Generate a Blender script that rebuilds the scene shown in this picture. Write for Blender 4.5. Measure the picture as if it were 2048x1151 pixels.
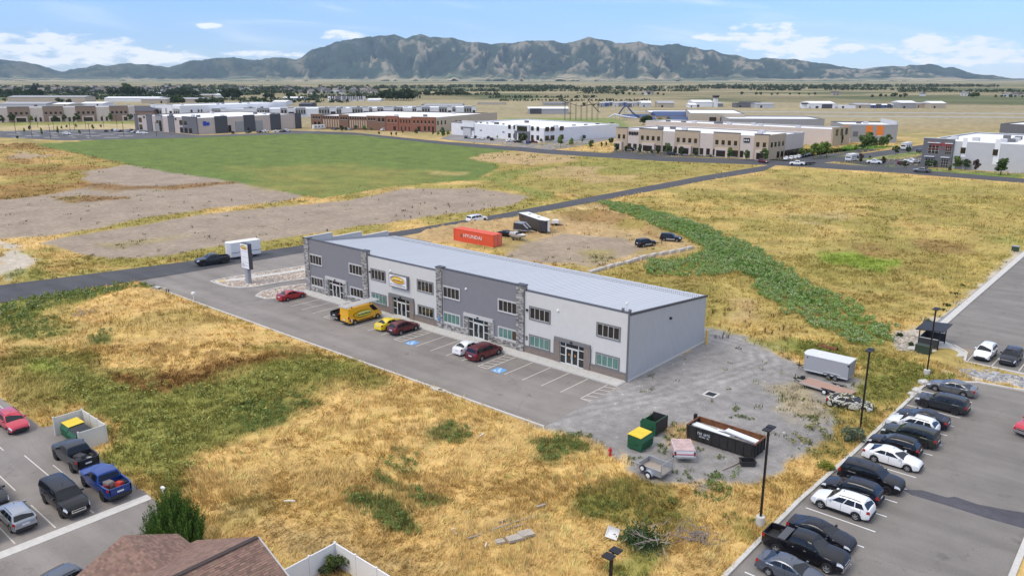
import bpy, bmesh, math, random
import numpy as np
from mathutils import Vector, Matrix
R=math.radians
for o in list(bpy.data.objects): bpy.data.objects.remove(o)
SC=bpy.context.scene; COL=SC.collection
# ---------------------------------------------------------------- camera
CAMH=33.4; F=1570.0; PW,PH=2048,1151; PITCH=math.atan((PH/2-155)/F); YAW=R(40.8)
CX,CY=13.051,83.4424
U=(math.cos(-YAW),math.sin(-YAW)); V=(-U[1],U[0])
CAM=(-(CX*U[0]+CY*U[1]),-(CX*V[0]+CY*V[1]),CAMH)
cd=bpy.data.cameras.new('camera'); cam=bpy.data.objects.new('camera',cd); COL.objects.link(cam)
cd.sensor_fit='HORIZONTAL'; cd.sensor_width=36; cd.lens=F/PW*36; cd.clip_start=0.5; cd.clip_end=60000
cam.location=CAM; cam.rotation_euler=(math.pi/2-PITCH,0,YAW); SC.camera=cam
# ---------------------------------------------------------------- world and sun
SUN_EL=R(52); SUN_AZ=R(248)      # direction towards the sun, site axes (counter-clockwise from +X)
w=bpy.data.worlds.new('World'); SC.world=w; w.use_nodes=True
nt=w.node_tree; nt.nodes.clear(); N=nt.nodes.new; LK=nt.links.new
out=N('ShaderNodeOutputWorld'); bg=N('ShaderNodeBackground'); bg.inputs['Strength'].default_value=0.13
sky=N('ShaderNodeTexSky'); sky.sky_type='NISHITA'; sky.sun_disc=False; sky.sun_elevation=SUN_EL
sky.sun_rotation=math.pi/2-SUN_AZ; sky.altitude=1400; sky.air_density=1.2; sky.dust_density=0.3; sky.ozone_density=4.0
def mth(op,a,b=None,c=None):
    n=N('ShaderNodeMath'); n.operation=op
    for i,v in enumerate((a,b,c)):
        if v is None: continue
        if hasattr(v,'links'): LK(v,n.inputs[i])
        else: n.inputs[i].default_value=v
    return n.outputs[0]
tint=N('ShaderNodeMix'); tint.data_type='RGBA'; tint.blend_type='MULTIPLY'; tint.inputs[0].default_value=1
LK(sky.outputs[0],tint.inputs[6]); tint.inputs[7].default_value=(0.64,0.80,1.20,1)
tc=N('ShaderNodeTexCoord'); sp=N('ShaderNodeSeparateXYZ'); LK(tc.outputs['Generated'],sp.inputs[0])
DX,DY,DZ=sp.outputs
el=mth('ARCSINE',DZ); az=mth('ARCTAN2',DX,DY)
cl=N('ShaderNodeCombineXYZ'); LK(mth('MULTIPLY',az,1.0),cl.inputs[0]); LK(mth('MULTIPLY',el,3.2),cl.inputs[1])
n1=N('ShaderNodeTexNoise'); n1.inputs['Scale'].default_value=9; n1.inputs['Detail'].default_value=8; n1.inputs['Roughness'].default_value=.6
LK(cl.outputs[0],n1.inputs['Vector'])
def wdir(px,py):
    u=(px-PW/2)/F; v=(py-PH/2)/F
    d=Vector((u,math.cos(PITCH)-v*math.sin(PITCH),-math.sin(PITCH)-v*math.cos(PITCH))).normalized()
    x=d.x*U[0]+d.y*U[1]; y=d.x*V[0]+d.y*V[1]
    return math.atan2(x,y),math.asin(d.z)
tot=None
# cumulus banks standing above the mountains: azimuth, elevation, half-sizes
for px,py,hx,hy in ((80,98,110,30),(205,106,110,26),(300,114,90,20),(95,120,80,9),(425,54,26,7),(505,108,60,7),(590,111,24,6),(690,70,60,9),(1530,76,84,26),(1625,96,95,22),(1560,96,90,10),(1870,92,95,22),(1985,106,95,22),(1420,74,40,7),(1920,121,90,8),(2100,110,60,20)):
    a0,e0=wdir(px,py); sx=hx/F; sy=hy/F
    q=mth('ADD',mth('POWER',mth('DIVIDE',mth('SUBTRACT',az,a0),sx),2.0),mth('POWER',mth('DIVIDE',mth('SUBTRACT',el,e0),sy),2.0))
    b=mth('SUBTRACT',1.0,q)
    tot=b if tot is None else mth('MAXIMUM',tot,b)
n1b=N('ShaderNodeTexNoise'); n1b.inputs['Scale'].default_value=34; n1b.inputs['Detail'].default_value=7; n1b.inputs['Roughness'].default_value=.58
LK(cl.outputs[0],n1b.inputs['Vector'])
blob=mth('ADD',tot,mth('MULTIPLY',mth('SUBTRACT',n1b.outputs[0],.5),4.6))
def sstep(v,a,b):
    n=N('ShaderNodeMapRange'); n.interpolation_type='SMOOTHSTEP'; LK(v,n.inputs[0]); n.inputs[1].default_value=a; n.inputs[2].default_value=b; return n.outputs[0]
cum=mth('MULTIPLY',sstep(blob,0.05,.95),sstep(tot,-1.6,0.1))
# thin high cloud streaks over the whole sky
cl2=N('ShaderNodeCombineXYZ'); LK(mth('MULTIPLY',az,2.2),cl2.inputs[0]); LK(mth('ADD',mth('MULTIPLY',el,16.0),mth('MULTIPLY',az,1.3)),cl2.inputs[1])
n2=N('ShaderNodeTexNoise'); n2.inputs['Scale'].default_value=2.2; n2.inputs['Detail'].default_value=6; n2.inputs['Distortion'].default_value=.6
LK(cl2.outputs[0],n2.inputs['Vector'])
cir=mth('MULTIPLY',sstep(n2.outputs[0],.38,.72),sstep(el,-.02,.5)); cir=mth('MAXIMUM',cir,mth('MULTIPLY',sstep(n2.outputs[0],.5,.8),.45))
cir=mth('MAXIMUM',cir,mth('MULTIPLY',sstep(el,.12,.7),.8))
fac=mth('MAXIMUM',mth('MULTIPLY',cum,.95),cir)
mx=N('ShaderNodeMix'); mx.data_type='RGBA'; LK(fac,mx.inputs[0]); LK(tint.outputs[2],mx.inputs[6]); mx.inputs[7].default_value=(7.6,7.8,8.1,1)
LK(mx.outputs[2],bg.inputs['Color']); LK(bg.outputs[0],out.inputs[0])
sl=bpy.data.lights.new('sun','SUN'); so=bpy.data.objects.new('sun',sl); COL.objects.link(so)
sl.energy=1.5; sl.angle=R(24); sl.color=(1,.90,.76)
sd=Vector((math.cos(SUN_EL)*math.cos(SUN_AZ),math.cos(SUN_EL)*math.sin(SUN_AZ),math.sin(SUN_EL)))
so.rotation_euler=sd.to_track_quat('Z','Y').to_euler(); so.location=(0,0,200)
cy=SC.cycles; cy.max_bounces=4; cy.diffuse_bounces=2; cy.glossy_bounces=2; cy.transmission_bounces=2; cy.volume_bounces=0; cy.transparent_max_bounces=4
cy.caustics_reflective=False; cy.caustics_refractive=False; w.cycles.sampling_method='MANUAL'; w.cycles.sample_map_resolution=512
SC.view_settings.view_transform='Standard'; SC.view_settings.look='None'; SC.view_settings.exposure=0.36; SC.view_settings.gamma=1
# ---------------------------------------------------------------- helpers
def at(px,py,z=0.0):
    u=(px-PW/2)/F; v=(py-PH/2)/F
    dx=u; dy=math.cos(PITCH)-v*math.sin(PITCH); dz=-math.sin(PITCH)-v*math.cos(PITCH)
    t=(CAMH-z)/-dz; x=dx*t-CX; y=dy*t-CY
    return (x*U[0]+y*U[1], x*V[0]+y*V[1])
def ats(*ps): return [at(*p) for p in ps]
def camxy(x,y):   # site -> camera-aligned ground axes (right, forward)
    return x*U[0]+y*V[0]+CX, x*U[1]+y*V[1]+CY
def sitexy(a,b):
    a=a-CX;b=b-CY; return a*U[0]+b*U[1], a*V[0]+b*V[1]
def pxh(px,py,ptop):   # height of a vertical whose foot is at px,py and whose top is at row ptop
    x,y=at(px,py); a,b=camxy(x,y); lo,hi=0,200
    for _ in range(40):
        m=(lo+hi)/2; dep=b*math.cos(PITCH)-(m-CAMH)*math.sin(PITCH); c=-(m-CAMH)*math.cos(PITCH)-b*math.sin(PITCH)
        if PH/2+F*c/dep>ptop: lo=m
        else: hi=m
    return lo
rng=random.Random(7); nr=np.random.default_rng(7)
MATS={}
def mat(name,col,rough=.7,metal=0,var=0,scale=3,bump=0,bscale=20,coat=0,spec=.5,attr=None,emit=None,aniso=None,trans=0):
    if name in MATS: return MATS[name]
    m=bpy.data.materials.new(name); m.use_nodes=True; t=m.node_tree; b=t.nodes['Principled BSDF']
    b.inputs['Base Color'].default_value=(*col,1); b.inputs['Roughness'].default_value=rough; b.inputs['Metallic'].default_value=metal
    b.inputs['Coat Weight'].default_value=coat; b.inputs['Specular IOR Level'].default_value=spec; b.inputs['Coat Roughness'].default_value=.06
    src=None
    if attr:
        a=t.nodes.new('ShaderNodeAttribute'); a.attribute_name=attr; src=a.outputs['Color']
    if var or bump:
        tcn=t.nodes.new('ShaderNodeTexCoord'); mp=t.nodes.new('ShaderNodeMapping'); t.links.new(tcn.outputs['Object'],mp.inputs[0])
        if aniso: mp.inputs['Scale'].default_value=aniso
    if var:
        n=t.nodes.new('ShaderNodeTexNoise'); n.inputs['Scale'].default_value=scale; n.inputs['Detail'].default_value=6; n.inputs['Roughness'].default_value=.6
        t.links.new(mp.outputs[0],n.inputs['Vector'])
        mr=t.nodes.new('ShaderNodeMapRange'); t.links.new(n.outputs[0],mr.inputs[0]); mr.inputs[1].default_value=.25; mr.inputs[2].default_value=.75
        mr.inputs[3].default_value=1-var; mr.inputs[4].default_value=1+var
        mi=t.nodes.new('ShaderNodeVectorMath'); mi.operation='SCALE'
        if src: t.links.new(src,mi.inputs[0])
        else: mi.inputs[0].default_value=col
        t.links.new(mr.outputs[0],mi.inputs['Scale']); src=mi.outputs[0]
    if src: t.links.new(src,b.inputs['Base Color'])
    if bump:
        n=t.nodes.new('ShaderNodeTexNoise'); n.inputs['Scale'].default_value=bscale; n.inputs['Detail'].default_value=5
        t.links.new(mp.outputs[0],n.inputs['Vector'])
        bp=t.nodes.new('ShaderNodeBump'); bp.inputs['Strength'].default_value=min(1,bump); bp.inputs['Distance'].default_value=.05*bump
        t.links.new(n.outputs[0],bp.inputs['Height']); t.links.new(bp.outputs[0],b.inputs['Normal'])
    if emit: b.inputs['Emission Color'].default_value=(*emit,1); b.inputs['Emission Strength'].default_value=1
    if trans: b.inputs['Transmission Weight'].default_value=trans
    MATS[name]=m; return m
class MB:
    def __init__(s): s.v=[]; s.f=[]; s.mi=[]; s.k=0; s.col=[]; s.c=None
    def add(s,vs,fs):
        n=len(s.v); s.v+= [tuple(p) for p in vs]; s.f+=[tuple(i+n for i in f) for f in fs]; s.mi+=[s.k]*len(fs)
        if s.c is not None: s.col+=[s.c]*len(vs)
        return s
    def box(s,x0,x1,y0,y1,z0,z1):
        return s.add([(x0,y0,z0),(x1,y0,z0),(x1,y1,z0),(x0,y1,z0),(x0,y0,z1),(x1,y0,z1),(x1,y1,z1),(x0,y1,z1)],
          [(0,3,2,1),(4,5,6,7),(0,1,5,4),(1,2,6,5),(2,3,7,6),(3,0,4,7)])
    def prism(s,pts,z0,z1):
        n=len(pts); a=sum(pts[i][0]*pts[(i+1)%n][1]-pts[(i+1)%n][0]*pts[i][1] for i in range(n))
        if a<0: pts=pts[::-1]
        return s.add([(x,y,z0) for x,y in pts]+[(x,y,z1) for x,y in pts],[tuple(range(n))[::-1],tuple(range(n,2*n))]+[(i,(i+1)%n,n+(i+1)%n,n+i) for i in range(n)])
    def prismY(s,pts,y0,y1):   # profile in x,z extruded along y
        n=len(pts); a=sum(pts[i][0]*pts[(i+1)%n][1]-pts[(i+1)%n][0]*pts[i][1] for i in range(n))
        if a<0: pts=pts[::-1]
        return s.add([(x,y0,z) for x,z in pts]+[(x,y1,z) for x,z in pts],[tuple(range(n)),tuple(range(n,2*n))[::-1]]+[(i,n+i,n+(i+1)%n,(i+1)%n) for i in range(n)])
    def sheet(s,pts,z):
        n=len(pts); a=sum(pts[i][0]*pts[(i+1)%n][1]-pts[(i+1)%n][0]*pts[i][1] for i in range(n))
        if a<0: pts=pts[::-1]
        return s.add([(x,y,z) for x,y in pts],[tuple(range(n))])
    def tube(s,p0,p1,r0,r1=None,n=8,cap=True):
        r1=r0 if r1 is None else r1; p0=Vector(p0);p1=Vector(p1); d=(p1-p0).normalized()
        a=d.orthogonal().normalized(); b=d.cross(a)
        vs=[p0+(a*math.cos(t)+b*math.sin(t))*r0 for t in (2*math.pi*i/n for i in range(n))]+[p1+(a*math.cos(t)+b*math.sin(t))*r1 for t in (2*math.pi*i/n for i in range(n))]
        fs=[(i,(i+1)%n,n+(i+1)%n,n+i) for i in range(n)]
        if cap: fs+=[tuple(range(n))[::-1],tuple(range(n,2*n))]
        return s.add(vs,fs)
    def lathe(s,prof,n=16,axis='z',o=(0,0,0)):
        vs=[]
        for r,h in prof:
            for i in range(n):
                t=2*math.pi*i/n; c,q=r*math.cos(t),r*math.sin(t)
                vs.append((c+o[0],q+o[1],h+o[2]) if axis=='z' else (c+o[0],h+o[1],q+o[2]))
        fs=[]
        for k in range(len(prof)-1):
            for i in range(n):
                j=(i+1)%n; f=(k*n+i,k*n+j,(k+1)*n+j,(k+1)*n+i); fs.append(f if axis=='z' else f[::-1])
        return s.add(vs,fs)
    def obox(s,c,d,sz,yaw=0,tilt=0):   # oriented box
        m=Matrix.Translation(c)@Matrix.Rotation(yaw,4,'Z')@Matrix.Rotation(tilt,4,'Y')
        n=len(s.v); s.box(-d/2,d/2,-sz[0]/2,sz[0]/2,-sz[1]/2,sz[1]/2)
        for i in range(n,len(s.v)): s.v[i]=tuple(m@Vector(s.v[i]))
        return s
    def mesh(s,name,mats,smooth=None):
        me=bpy.data.meshes.new(name); me.from_pydata(s.v,[],s.f)
        for m in (mats if isinstance(mats,(list,tuple)) else [mats]): me.materials.append(m)
        if any(s.mi): me.polygons.foreach_set('material_index',s.mi)
        if s.col:
            a=me.attributes.new('Col','FLOAT_COLOR','POINT'); a.data.foreach_set('color',np.array([(*c,1) for c in s.col],dtype=np.float32).ravel())
        if smooth is not None:
            me.polygons.foreach_set('use_smooth',[True]*len(me.polygons))
            if smooth<180: me.set_sharp_from_angle(angle=R(smooth))
        me.update(); return me
    def build(s,name,mats,parent=None,smooth=None,loc=None):
        o=bpy.data.objects.new(name,s.mesh(name,mats,smooth)); COL.objects.link(o)
        if parent: o.parent=parent
        if loc: o.location=loc
        return o
def link(name,me,parent=None,loc=None,rz=0):
    o=bpy.data.objects.new(name,me); COL.objects.link(o)
    if parent: o.parent=parent
    if loc: o.location=loc
    o.rotation_euler=(0,0,rz); return o
def tag(o,label=None,cat=None,group=None,kind=None):
    if label: o['label']=label
    if cat: o['category']=cat
    if group: o['group']=group
    if kind: o['kind']=kind
    return o
def thing(name,label,cat,loc=(0,0,0),rz=0,group=None):
    o=bpy.data.objects.new(name,None); COL.objects.link(o); o.location=loc; o.rotation_euler=(0,0,rz); o.empty_display_size=.3
    return tag(o,label,cat,group)
KIDS={}
def kids(o): return [c for c in o.children]
def copy_tree(o,parent=None,paint=None,paintnames=()):
    c=o.copy(); COL.objects.link(c)
    if parent is not None: c.parent=parent; c.matrix_parent_inverse=o.matrix_parent_inverse
    if paint and o.name.split('.')[0] in paintnames and c.material_slots:
        c.material_slots[0].link='OBJECT'; c.material_slots[0].material=paint
    for ch in kids(o): copy_tree(ch,c,paint,paintnames)
    return c
def strip(pts_l,pts_r,z,mb=None):
    mb=mb or MB(); n=len(pts_l)
    return mb.add([(x,y,z) for x,y in pts_l]+[(x,y,z) for x,y in pts_r],[(i,n+i,n+i+1,i+1) for i in range(n-1)])
def ribbon(mb,pts,wd,z0,z1,closed=False):   # kerb along a polyline
    n=len(pts); L=[];Rr=[]
    for i in range(n):
        a=pts[(i-1)%n] if (closed or i>0) else pts[i]; b=pts[(i+1)%n] if (closed or i<n-1) else pts[i]
        d=Vector((b[0]-a[0],b[1]-a[1])).normalized(); nn=Vector((-d.y,d.x))*wd/2
        L.append((pts[i][0]+nn.x,pts[i][1]+nn.y)); Rr.append((pts[i][0]-nn.x,pts[i][1]-nn.y))
    m=n if closed else n-1
    for i in range(m):
        j=(i+1)%n
        q=[L[i],Rr[i],Rr[j],L[j]]
        mb.add([(x,y,z0) for x,y in q]+[(x,y,z1) for x,y in q],[(4,5,6,7),(0,4,7,3),(1,2,6,5),(0,1,5,4),(3,7,6,2)])
    return mb
def text(name,s,size,m,parent,loc,rot=(math.pi/2,0,0),ext=.02,wfit=None,align='CENTER'):
    cu=bpy.data.curves.new(name,'FONT'); cu.body=s; cu.size=size; cu.extrude=ext; cu.align_x=align; cu.align_y='CENTER'; cu.resolution_u=2
    t=bpy.data.objects.new(name,cu); COL.objects.link(t); bpy.context.view_layer.update()
    me=bpy.data.meshes.new_from_object(t.evaluated_get(bpy.context.evaluated_depsgraph_get()))
    bpy.data.objects.remove(t); me.materials.clear(); me.materials.append(m)
    o=link(name,me,parent,loc); o.rotation_euler=rot
    if wfit:
        xs=[v.co.x for v in me.vertices]; k=wfit/(max(xs)-min(xs)); o.scale=(k,1,1)
    return o
# vectorised value noise
def vnoise(x,y,seed=0):
    xi=np.floor(x).astype(np.int64); yi=np.floor(y).astype(np.int64); xf=x-xi; yf=y-yi
    def h(a,b):
        n=(a*374761393+b*668265263+seed*1442695041)&0x7fffffff; n=((n^(n>>13))*1274126177)&0x7fffffff; n=(n^(n>>16))&0xffff
        return n/65535.0
    u=xf*xf*(3-2*xf); v=yf*yf*(3-2*yf)
    return (h(xi,yi)*(1-u)+h(xi+1,yi)*u)*(1-v)+(h(xi,yi+1)*(1-u)+h(xi+1,yi+1)*u)*v
def fbm(x,y,seed=0,oc=4):
    s=0;a=.5;t=0
    for i in range(oc): s=s+a*vnoise(x,y,seed+i*17); t+=a; a*=.5; x=x*2.03+5.1; y=y*2.03+9.7
    return s/t
def sdf(x,y,P):
    d=np.full(x.shape,1e18); ins=np.zeros(x.shape,bool); n=len(P)
    for i in range(n):
        ax,ay=P[i]; bx,by=P[(i+1)%n]; ex,ey=bx-ax,by-ay; wx,wy=x-ax,y-ay
        t=np.clip((wx*ex+wy*ey)/(ex*ex+ey*ey+1e-12),0,1); d=np.minimum(d,(wx-ex*t)**2+(wy-ey*t)**2)
        c=((ay>y)!=(by>y)); 
        with np.errstate(divide='ignore',invalid='ignore'):
            xi=(bx-ax)*(y-ay)/(by-ay+1e-30)+ax
        ins^=c&(x<xi)
    d=np.sqrt(d); return np.where(ins,-d,d)
def pdist(x,y,P):
    d=np.full(x.shape,1e18)
    for (ax,ay),(bx,by) in zip(P,P[1:]):
        ex,ey=bx-ax,by-ay; wx,wy=x-ax,y-ay; t=np.clip((wx*ex+wy*ey)/(ex*ex+ey*ey+1e-12),0,1)
        d=np.minimum(d,(wx-ex*t)**2+(wy-ey*t)**2)
    return np.sqrt(d)
def smooth(x,a,b):
    t=np.clip((x-a)/(b-a),0,1); return t*t*(3-2*t)
# ---------------------------------------------------------------- pavement outlines (site metres)
ROAD_L=[(-112,-120),(-106,-60),(-102.6,-31.7),(-99,-17),(-95.2,-.5),(-91.8,20.7),(-88.4,43.2),(-86.6,75),(-86.2,119),(-85.6,180),(-83,220),(-82,241)]
ROAD_R=[(-98,-120),(-93,-60),(-90.4,-35.6),(-88.6,-21.5),(-87.6,-10.8),(-86.8,0),(-85.4,20),(-82.6,54),(-80.8,80),(-79.6,112),(-78.6,170),(-75.5,210),(-72,228)]
LOT=[(-86.6,4),(-87.4,-10),(-87.9,-15.6),(-80,-15.5),(0.32,-15.4),(-0.02,-2.0),(-61.1,-2.0),(-61.2,19),(-74,40),(-83.8,40),(-85.3,20)]
RLOT=[(24.9,-75),(25.0,-13),(25.55,-1),(26.0,20.2),(27,23),(30.5,25.6),(36,26.3),(75,27),(75,-2),(39.7,-2),(39.7,-75)]
UPLOT=[(23.2,175),(22.6,104),(22.1,60),(22.0,46),(22.6,40.2),(25.2,38.6),(27.2,36.4),(27.6,33),(34,32.6),(75,33.6),(75,175)]
LLOT=[(-110,-48.2),(-48.8,-48.1),(-37.2,-48.0),(-36.9,-47.0),(-30.6,-46.7),(-23.5,-47.2),(-16.3,-47.1),(-14.6,-47.2),(-13.2,-47.4),(-8.5,-50),(-6,-54),(-6,-95),(-110,-95)]
GRAVEL=[(-.8,-15.4),(5.5,-14.9),(9.5,-16.8),(13,-17.6),(17,-15.8),(18.2,-18.5),(19.4,-14),(21.2,-9.5),(23.1,0),(21.5,6),(18.8,11),(21.5,15),(19.8,18.6),(13.4,17.6),(10,19.2),(6.8,21.3),(2.2,23.4),(-4,25.5),(-61,27),(-61,19),(-.8,18.9)]
XROAD=ats((880,318-22),(1100,308),(1320,322),(1560,331),(1800,346),(2048,366),(2300,388),(2300,380),(2048,358),(1800,338),(1590,322),(1330,313),(1160,303),(870,282),(700,265),(560,262),(560,265),(720,270))
# ---------------------------------------------------------------- vegetation zones
C_={'gold':(.64,.43,.165),'straw':(.60,.44,.20),'brown':(.25,.15,.055),'olive':(.30,.25,.07),'green':(.235,.25,.062),'dgreen':(.085,.13,.03),'lime':(.24,.31,.05),
 'dirt':(.335,.268,.202),'gravel':(.275,.26,.248),'sand':(.52,.46,.38),'crop':(.14,.19,.046),'rust':(.235,.13,.04),'tan':(.47,.33,.17),'field':(.43,.335,.108),'pale':(.46,.37,.20),'lawn':(.12,.22,.03),'tarmac':(.1,.1,.105),'farold':(.30,.25,.10)}
ZN=[]
def zone(kind,px,soft=1.0,amp=1.5,ns=6.0,op=1.0,site=None): ZN.append((kind,site or ats(*px),soft,amp,ns,op))
zone('field',[(1130,560),(1250,400),(1580,335),(2500,400),(2500,800),(1500,700)],4,6,20)
zone('olive',[(1180,550),(1400,590),(1640,690),(1560,700),(1410,660),(1260,600)],3,4,8,.7)
zone('olive',[(960,335),(1180,300),(1540,330),(1300,375),(1060,395),(990,370)],6,10,25,.75)
zone('green',[(1190,315),(1300,322),(1420,330),(1300,345),(1150,350),(1100,345)],6,12,20,.6)
zone('tan',[(1040,345),(1130,333),(1210,333),(1190,350),(1080,356)],3,6,14,.8)
zone('tan',[(1170,355),(1290,345),(1260,362),(1180,368)],3,6,14,.6)
zone('olive',[(1350,345),(1900,380),(2048,440),(2048,480),(1700,430),(1400,400)],8,14,24,.35)
zone('gold',[(1260,385),(1500,365),(1900,420),(1980,470),(1500,470),(1380,440)],8,14,30,.35)
zone('olive',[(1480,440),(1700,430),(1640,465),(1540,462)],3,6,14,.55); zone('olive',[(1620,470),(1800,450),(1900,540),(1680,580),(1560,520)],4,8,12,.5)
zone('pale',[(1580,430),(1680,425),(1690,448),(1600,450)],3,5,10,.5)
zone('brown',[(1690,485),(1760,482),(1790,502),(1730,508)],2,5,8,.8); zone('brown',[(1790,480),(1850,478),(1940,488),(1930,505),(1840,500)],2,5,8,.7); zone('brown',[(1520,360),(1610,362),(1600,382),(1530,375)],3,8,12,.4)
zone('lime',[(1635,510),(1700,500),(1790,525),(1760,545),(1660,540)],2,5,6,.95)
zone('olive',[(1720,380),(1850,385),(1830,410),(1740,400)],4,8,14,.6); zone('green',[(1960,470),(2048,465),(2048,490),(1980,486)],3,4,8,.6)
zone('gold',[(1640,600),(1900,560),(1880,650),(1800,680),(1720,660)],4,6,9,.5)
zone('tan',[(1450,590),(1530,600),(1520,640),(1470,640)],2,3,6,.7); zone('gold',[(1440,640),(1600,660),(1640,700),(1480,680)],3,4,6,.5)
zone('tan',[(690,470),(900,452),(1200,405),(1240,415),(1400,490),(1400,503),(1180,545),(1010,510),(940,490)],2,4,8,.85)
zone("rust",[(1000,446),(1110,432),(1185,424),(1230,437),(1290,458),(1340,486),(1270,462),(1210,446),(1120,442)],1,1.5,4,.6)  # brown shading of the berm's inner side, put into the ground colour
zone('straw',[(800,472),(900,455),(1010,441),(1190,420),(1235,431),(1290,451),(1355,482),(1300,446),(1240,422),(1190,411),(1000,432),(880,448)],1.2,1.5,5,.8)
zone('dirt',[(1060,524),(990,514),(1050,488),(1130,468),(1250,474),(1290,498),(1240,518),(1170,534)],1.5,2.5,5,.95); zone('olive',[(1150,500),(1230,498),(1240,520),(1180,524)],2,3,5,.5)
zone('olive',[(1200,545),(1310,550),(1420,565),(1440,600),(1300,580)],2,3,6,.8)
zone('rust',[(0,290),(60,285),(220,305),(300,330),(400,372),(300,378),(0,402)],3,9,14,.75)
zone('gold',[(0,300),(130,300),(240,330),(60,330)],4,9,12,.6)
zone('dirt',[(-80,405),(40,396),(180,375),(165,345),(255,328),(430,350),(622,393),(560,404),(430,416),(300,433),(200,454),(90,474),(-80,480)],1.2,2.5,12,1)
zone('dirt',[(40,303),(110,310),(60,318),(10,318)],2,4,10,.7)
zone('rust',[(130,362),(260,370),(400,368),(500,362),(340,380),(190,382)],2,7,9,.8); zone('rust',[(100,395),(170,390),(270,392),(270,398),(150,404)],1.5,4,7,.8)
zone('dirt',[(80,488),(115,477),(300,446),(450,423),(600,409),(700,400),(800,378),(950,375),(1060,393),(1020,410),(880,430),(600,470),(450,492),(330,510),(220,517),(130,503)],.8,1.8,8,1)
zone('olive',[(190,490),(300,478),(370,470),(360,478),(240,495)],1.5,3,6,.4)
zone('crop',[(70,289),(200,279),(630,264),(900,284),(1060,296),(1010,302),(940,316),(1000,332),(960,358),(790,372),(640,397),(460,362),(310,340)],1.2,2,12,1)
zone('olive',[(400,330),(700,330),(900,345),(800,370),(640,392),(500,365)],6,14,25,.35); zone('straw',[(850,342),(940,344),(920,350),(860,348)],2,3,8,.5)
zone('tan',[(940,316),(980,306),(1160,300),(1165,320),(1060,329),(990,325)],1.5,5,10,.95)
zone('green',[(960,360),(985,345),(1165,325),(1180,310),(1190,318),(1050,345),(1010,362),(1110,390),(1090,400),(1010,372)],2,4,6,.9)
zone('sand',[(0,486),(45,490),(75,520),(60,545),(30,560),(0,572)],1,4,6,.95); zone('green',[(0,545),(60,535),(110,550),(60,560),(0,560)],1.5,3,5,.8); zone('lime',[(40,505),(80,508),(70,520),(45,515)],1.5,3,5,.6)
zone('green',[(60,560),(150,540),(270,535),(180,552),(80,562)],1.5,3,6,.5)
# near left field
zone('gold',None,1,1,4,1,site=[(-105,-40),(-80,-16),(1,-15.6),(9,-16),(24.8,-13),(24.8,-70),(-14,-47),(-60,-48),(-100,-48)])
zone('green',[(0,605),(310,566),(335,583),(250,590),(130,615),(60,640),(0,655)],1,2,4,.95); zone('dgreen',[(90,585),(150,570),(150,590),(70,608)],1,2,3,.6)
zone('green',[(0,648),(120,640),(140,668),(60,680),(0,670)],1.5,3,4,.7)
zone('olive',[(0,685),(110,690),(190,720),(280,740),(340,760),(480,735),(620,700),(800,745),(790,768),(690,780),(560,840),(500,865),(380,925),(330,1000),(225,925),(215,850),(160,815),(105,850),(0,790)],1.5,3,5,.9)
zone('green',[(60,720),(130,720),(240,770),(340,785),(470,770),(600,725),(730,740),(740,760),(640,775),(540,835),(440,880),(340,960),(230,910),(220,845),(130,790)],2,4,5,.75)
zone('lime',[(60,720),(130,722),(110,745),(50,745)],1,2,4,.5); zone('lime',[(660,730),(710,720),(720,735),(670,745)],1,2,4,.4)
zone('rust',[(225,742),(300,755),(420,730),(600,708),(590,722),(450,752),(330,785),(250,790)],1,2,3,.95)  # brown bank, its shadow painted into the ground colour
zone('dgreen',[(455,815),(560,800),(640,810),(560,850),(490,862)],1,2.5,3,.6); zone('dgreen',[(175,675),(220,668),(215,690),(180,690)],.8,1.5,2,.8)
zone('olive',[(480,700),(560,688),(570,702),(500,712)],1,2,3,.7)
zone('dgreen',[(830,868),(900,850),(950,872),(930,895),(860,895)],.8,2,2.5,.75); zone('dgreen',[(775,905),(830,915),(830,945),(785,945)],.8,2,2,.55)
zone('dgreen',[(685,982),(730,978),(840,1060),(830,1085),(740,1040)],.8,2,2.5,.85); zone('dgreen',[(750,950),(780,955),(850,985),(890,1010),(860,1020),(770,980)],.8,2,2.5,.7)
zone('dgreen',[(1055,880),(1150,870),(1190,900),(1110,930),(1060,915)],.8,2,2.5,.8)
zone('olive',[(1150,965),(1300,960),(1400,1000),(1390,1050),(1280,1065),(1180,1050),(1140,1010)],1,2.5,3,.85); zone('green',[(1160,990),(1240,970),(1250,1020),(1180,1030)],1,2,2.5,.7)
zone('dgreen',[(1240,1070),(1330,1065),(1330,1120),(1260,1110)],.8,1.5,2,.7); zone('green',[(1220,1130),(1310,1120),(1300,1160),(1210,1165)],.8,1.5,2,.8)
zone('green',[(440,1010),(520,990),(560,1010),(500,1050),(440,1050)],1,2,2.5,.4); zone('pale',[(420,1010),(640,1050),(900,1151),(560,1120)],2,3,4,.5); zone('pale',[(1400,1110),(1470,1080),(1440,1151),(1390,1151)],1,2,3,.5)
zone('green',[(1460,1020),(1500,1040),(1490,1070),(1450,1060)],.6,1.5,2,.6)
zone('olive',[(1560,870),(1700,770),(1860,740),(1850,770),(1720,890),(1640,940)],1.2,2.5,4,.7); zone('green',[(1700,800),(1740,690),(1850,745),(1930,752),(1860,765),(1740,830)],1.2,2.5,4,.75)
zone('green',[(1320,675),(1420,660),(1650,700),(1700,720),(1590,710)],1.2,3,4,.7); zone('green',[(1560,680),(1640,690),(1720,720),(1620,715)],1,2,3,.8)
zone('sand',[(1770,668),(1840,655),(1850,705),(1800,700)],.6,1.5,2,.9); zone('sand',[(1850,640),(1890,630),(2030,505),(2048,500),(2040,520),(1905,650),(1870,690)],.5,1.0,2,.9)
zone('sand',[(1890,745),(1960,752),(2048,752),(2048,770),(1960,762)],.4,.8,2,.9)
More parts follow.
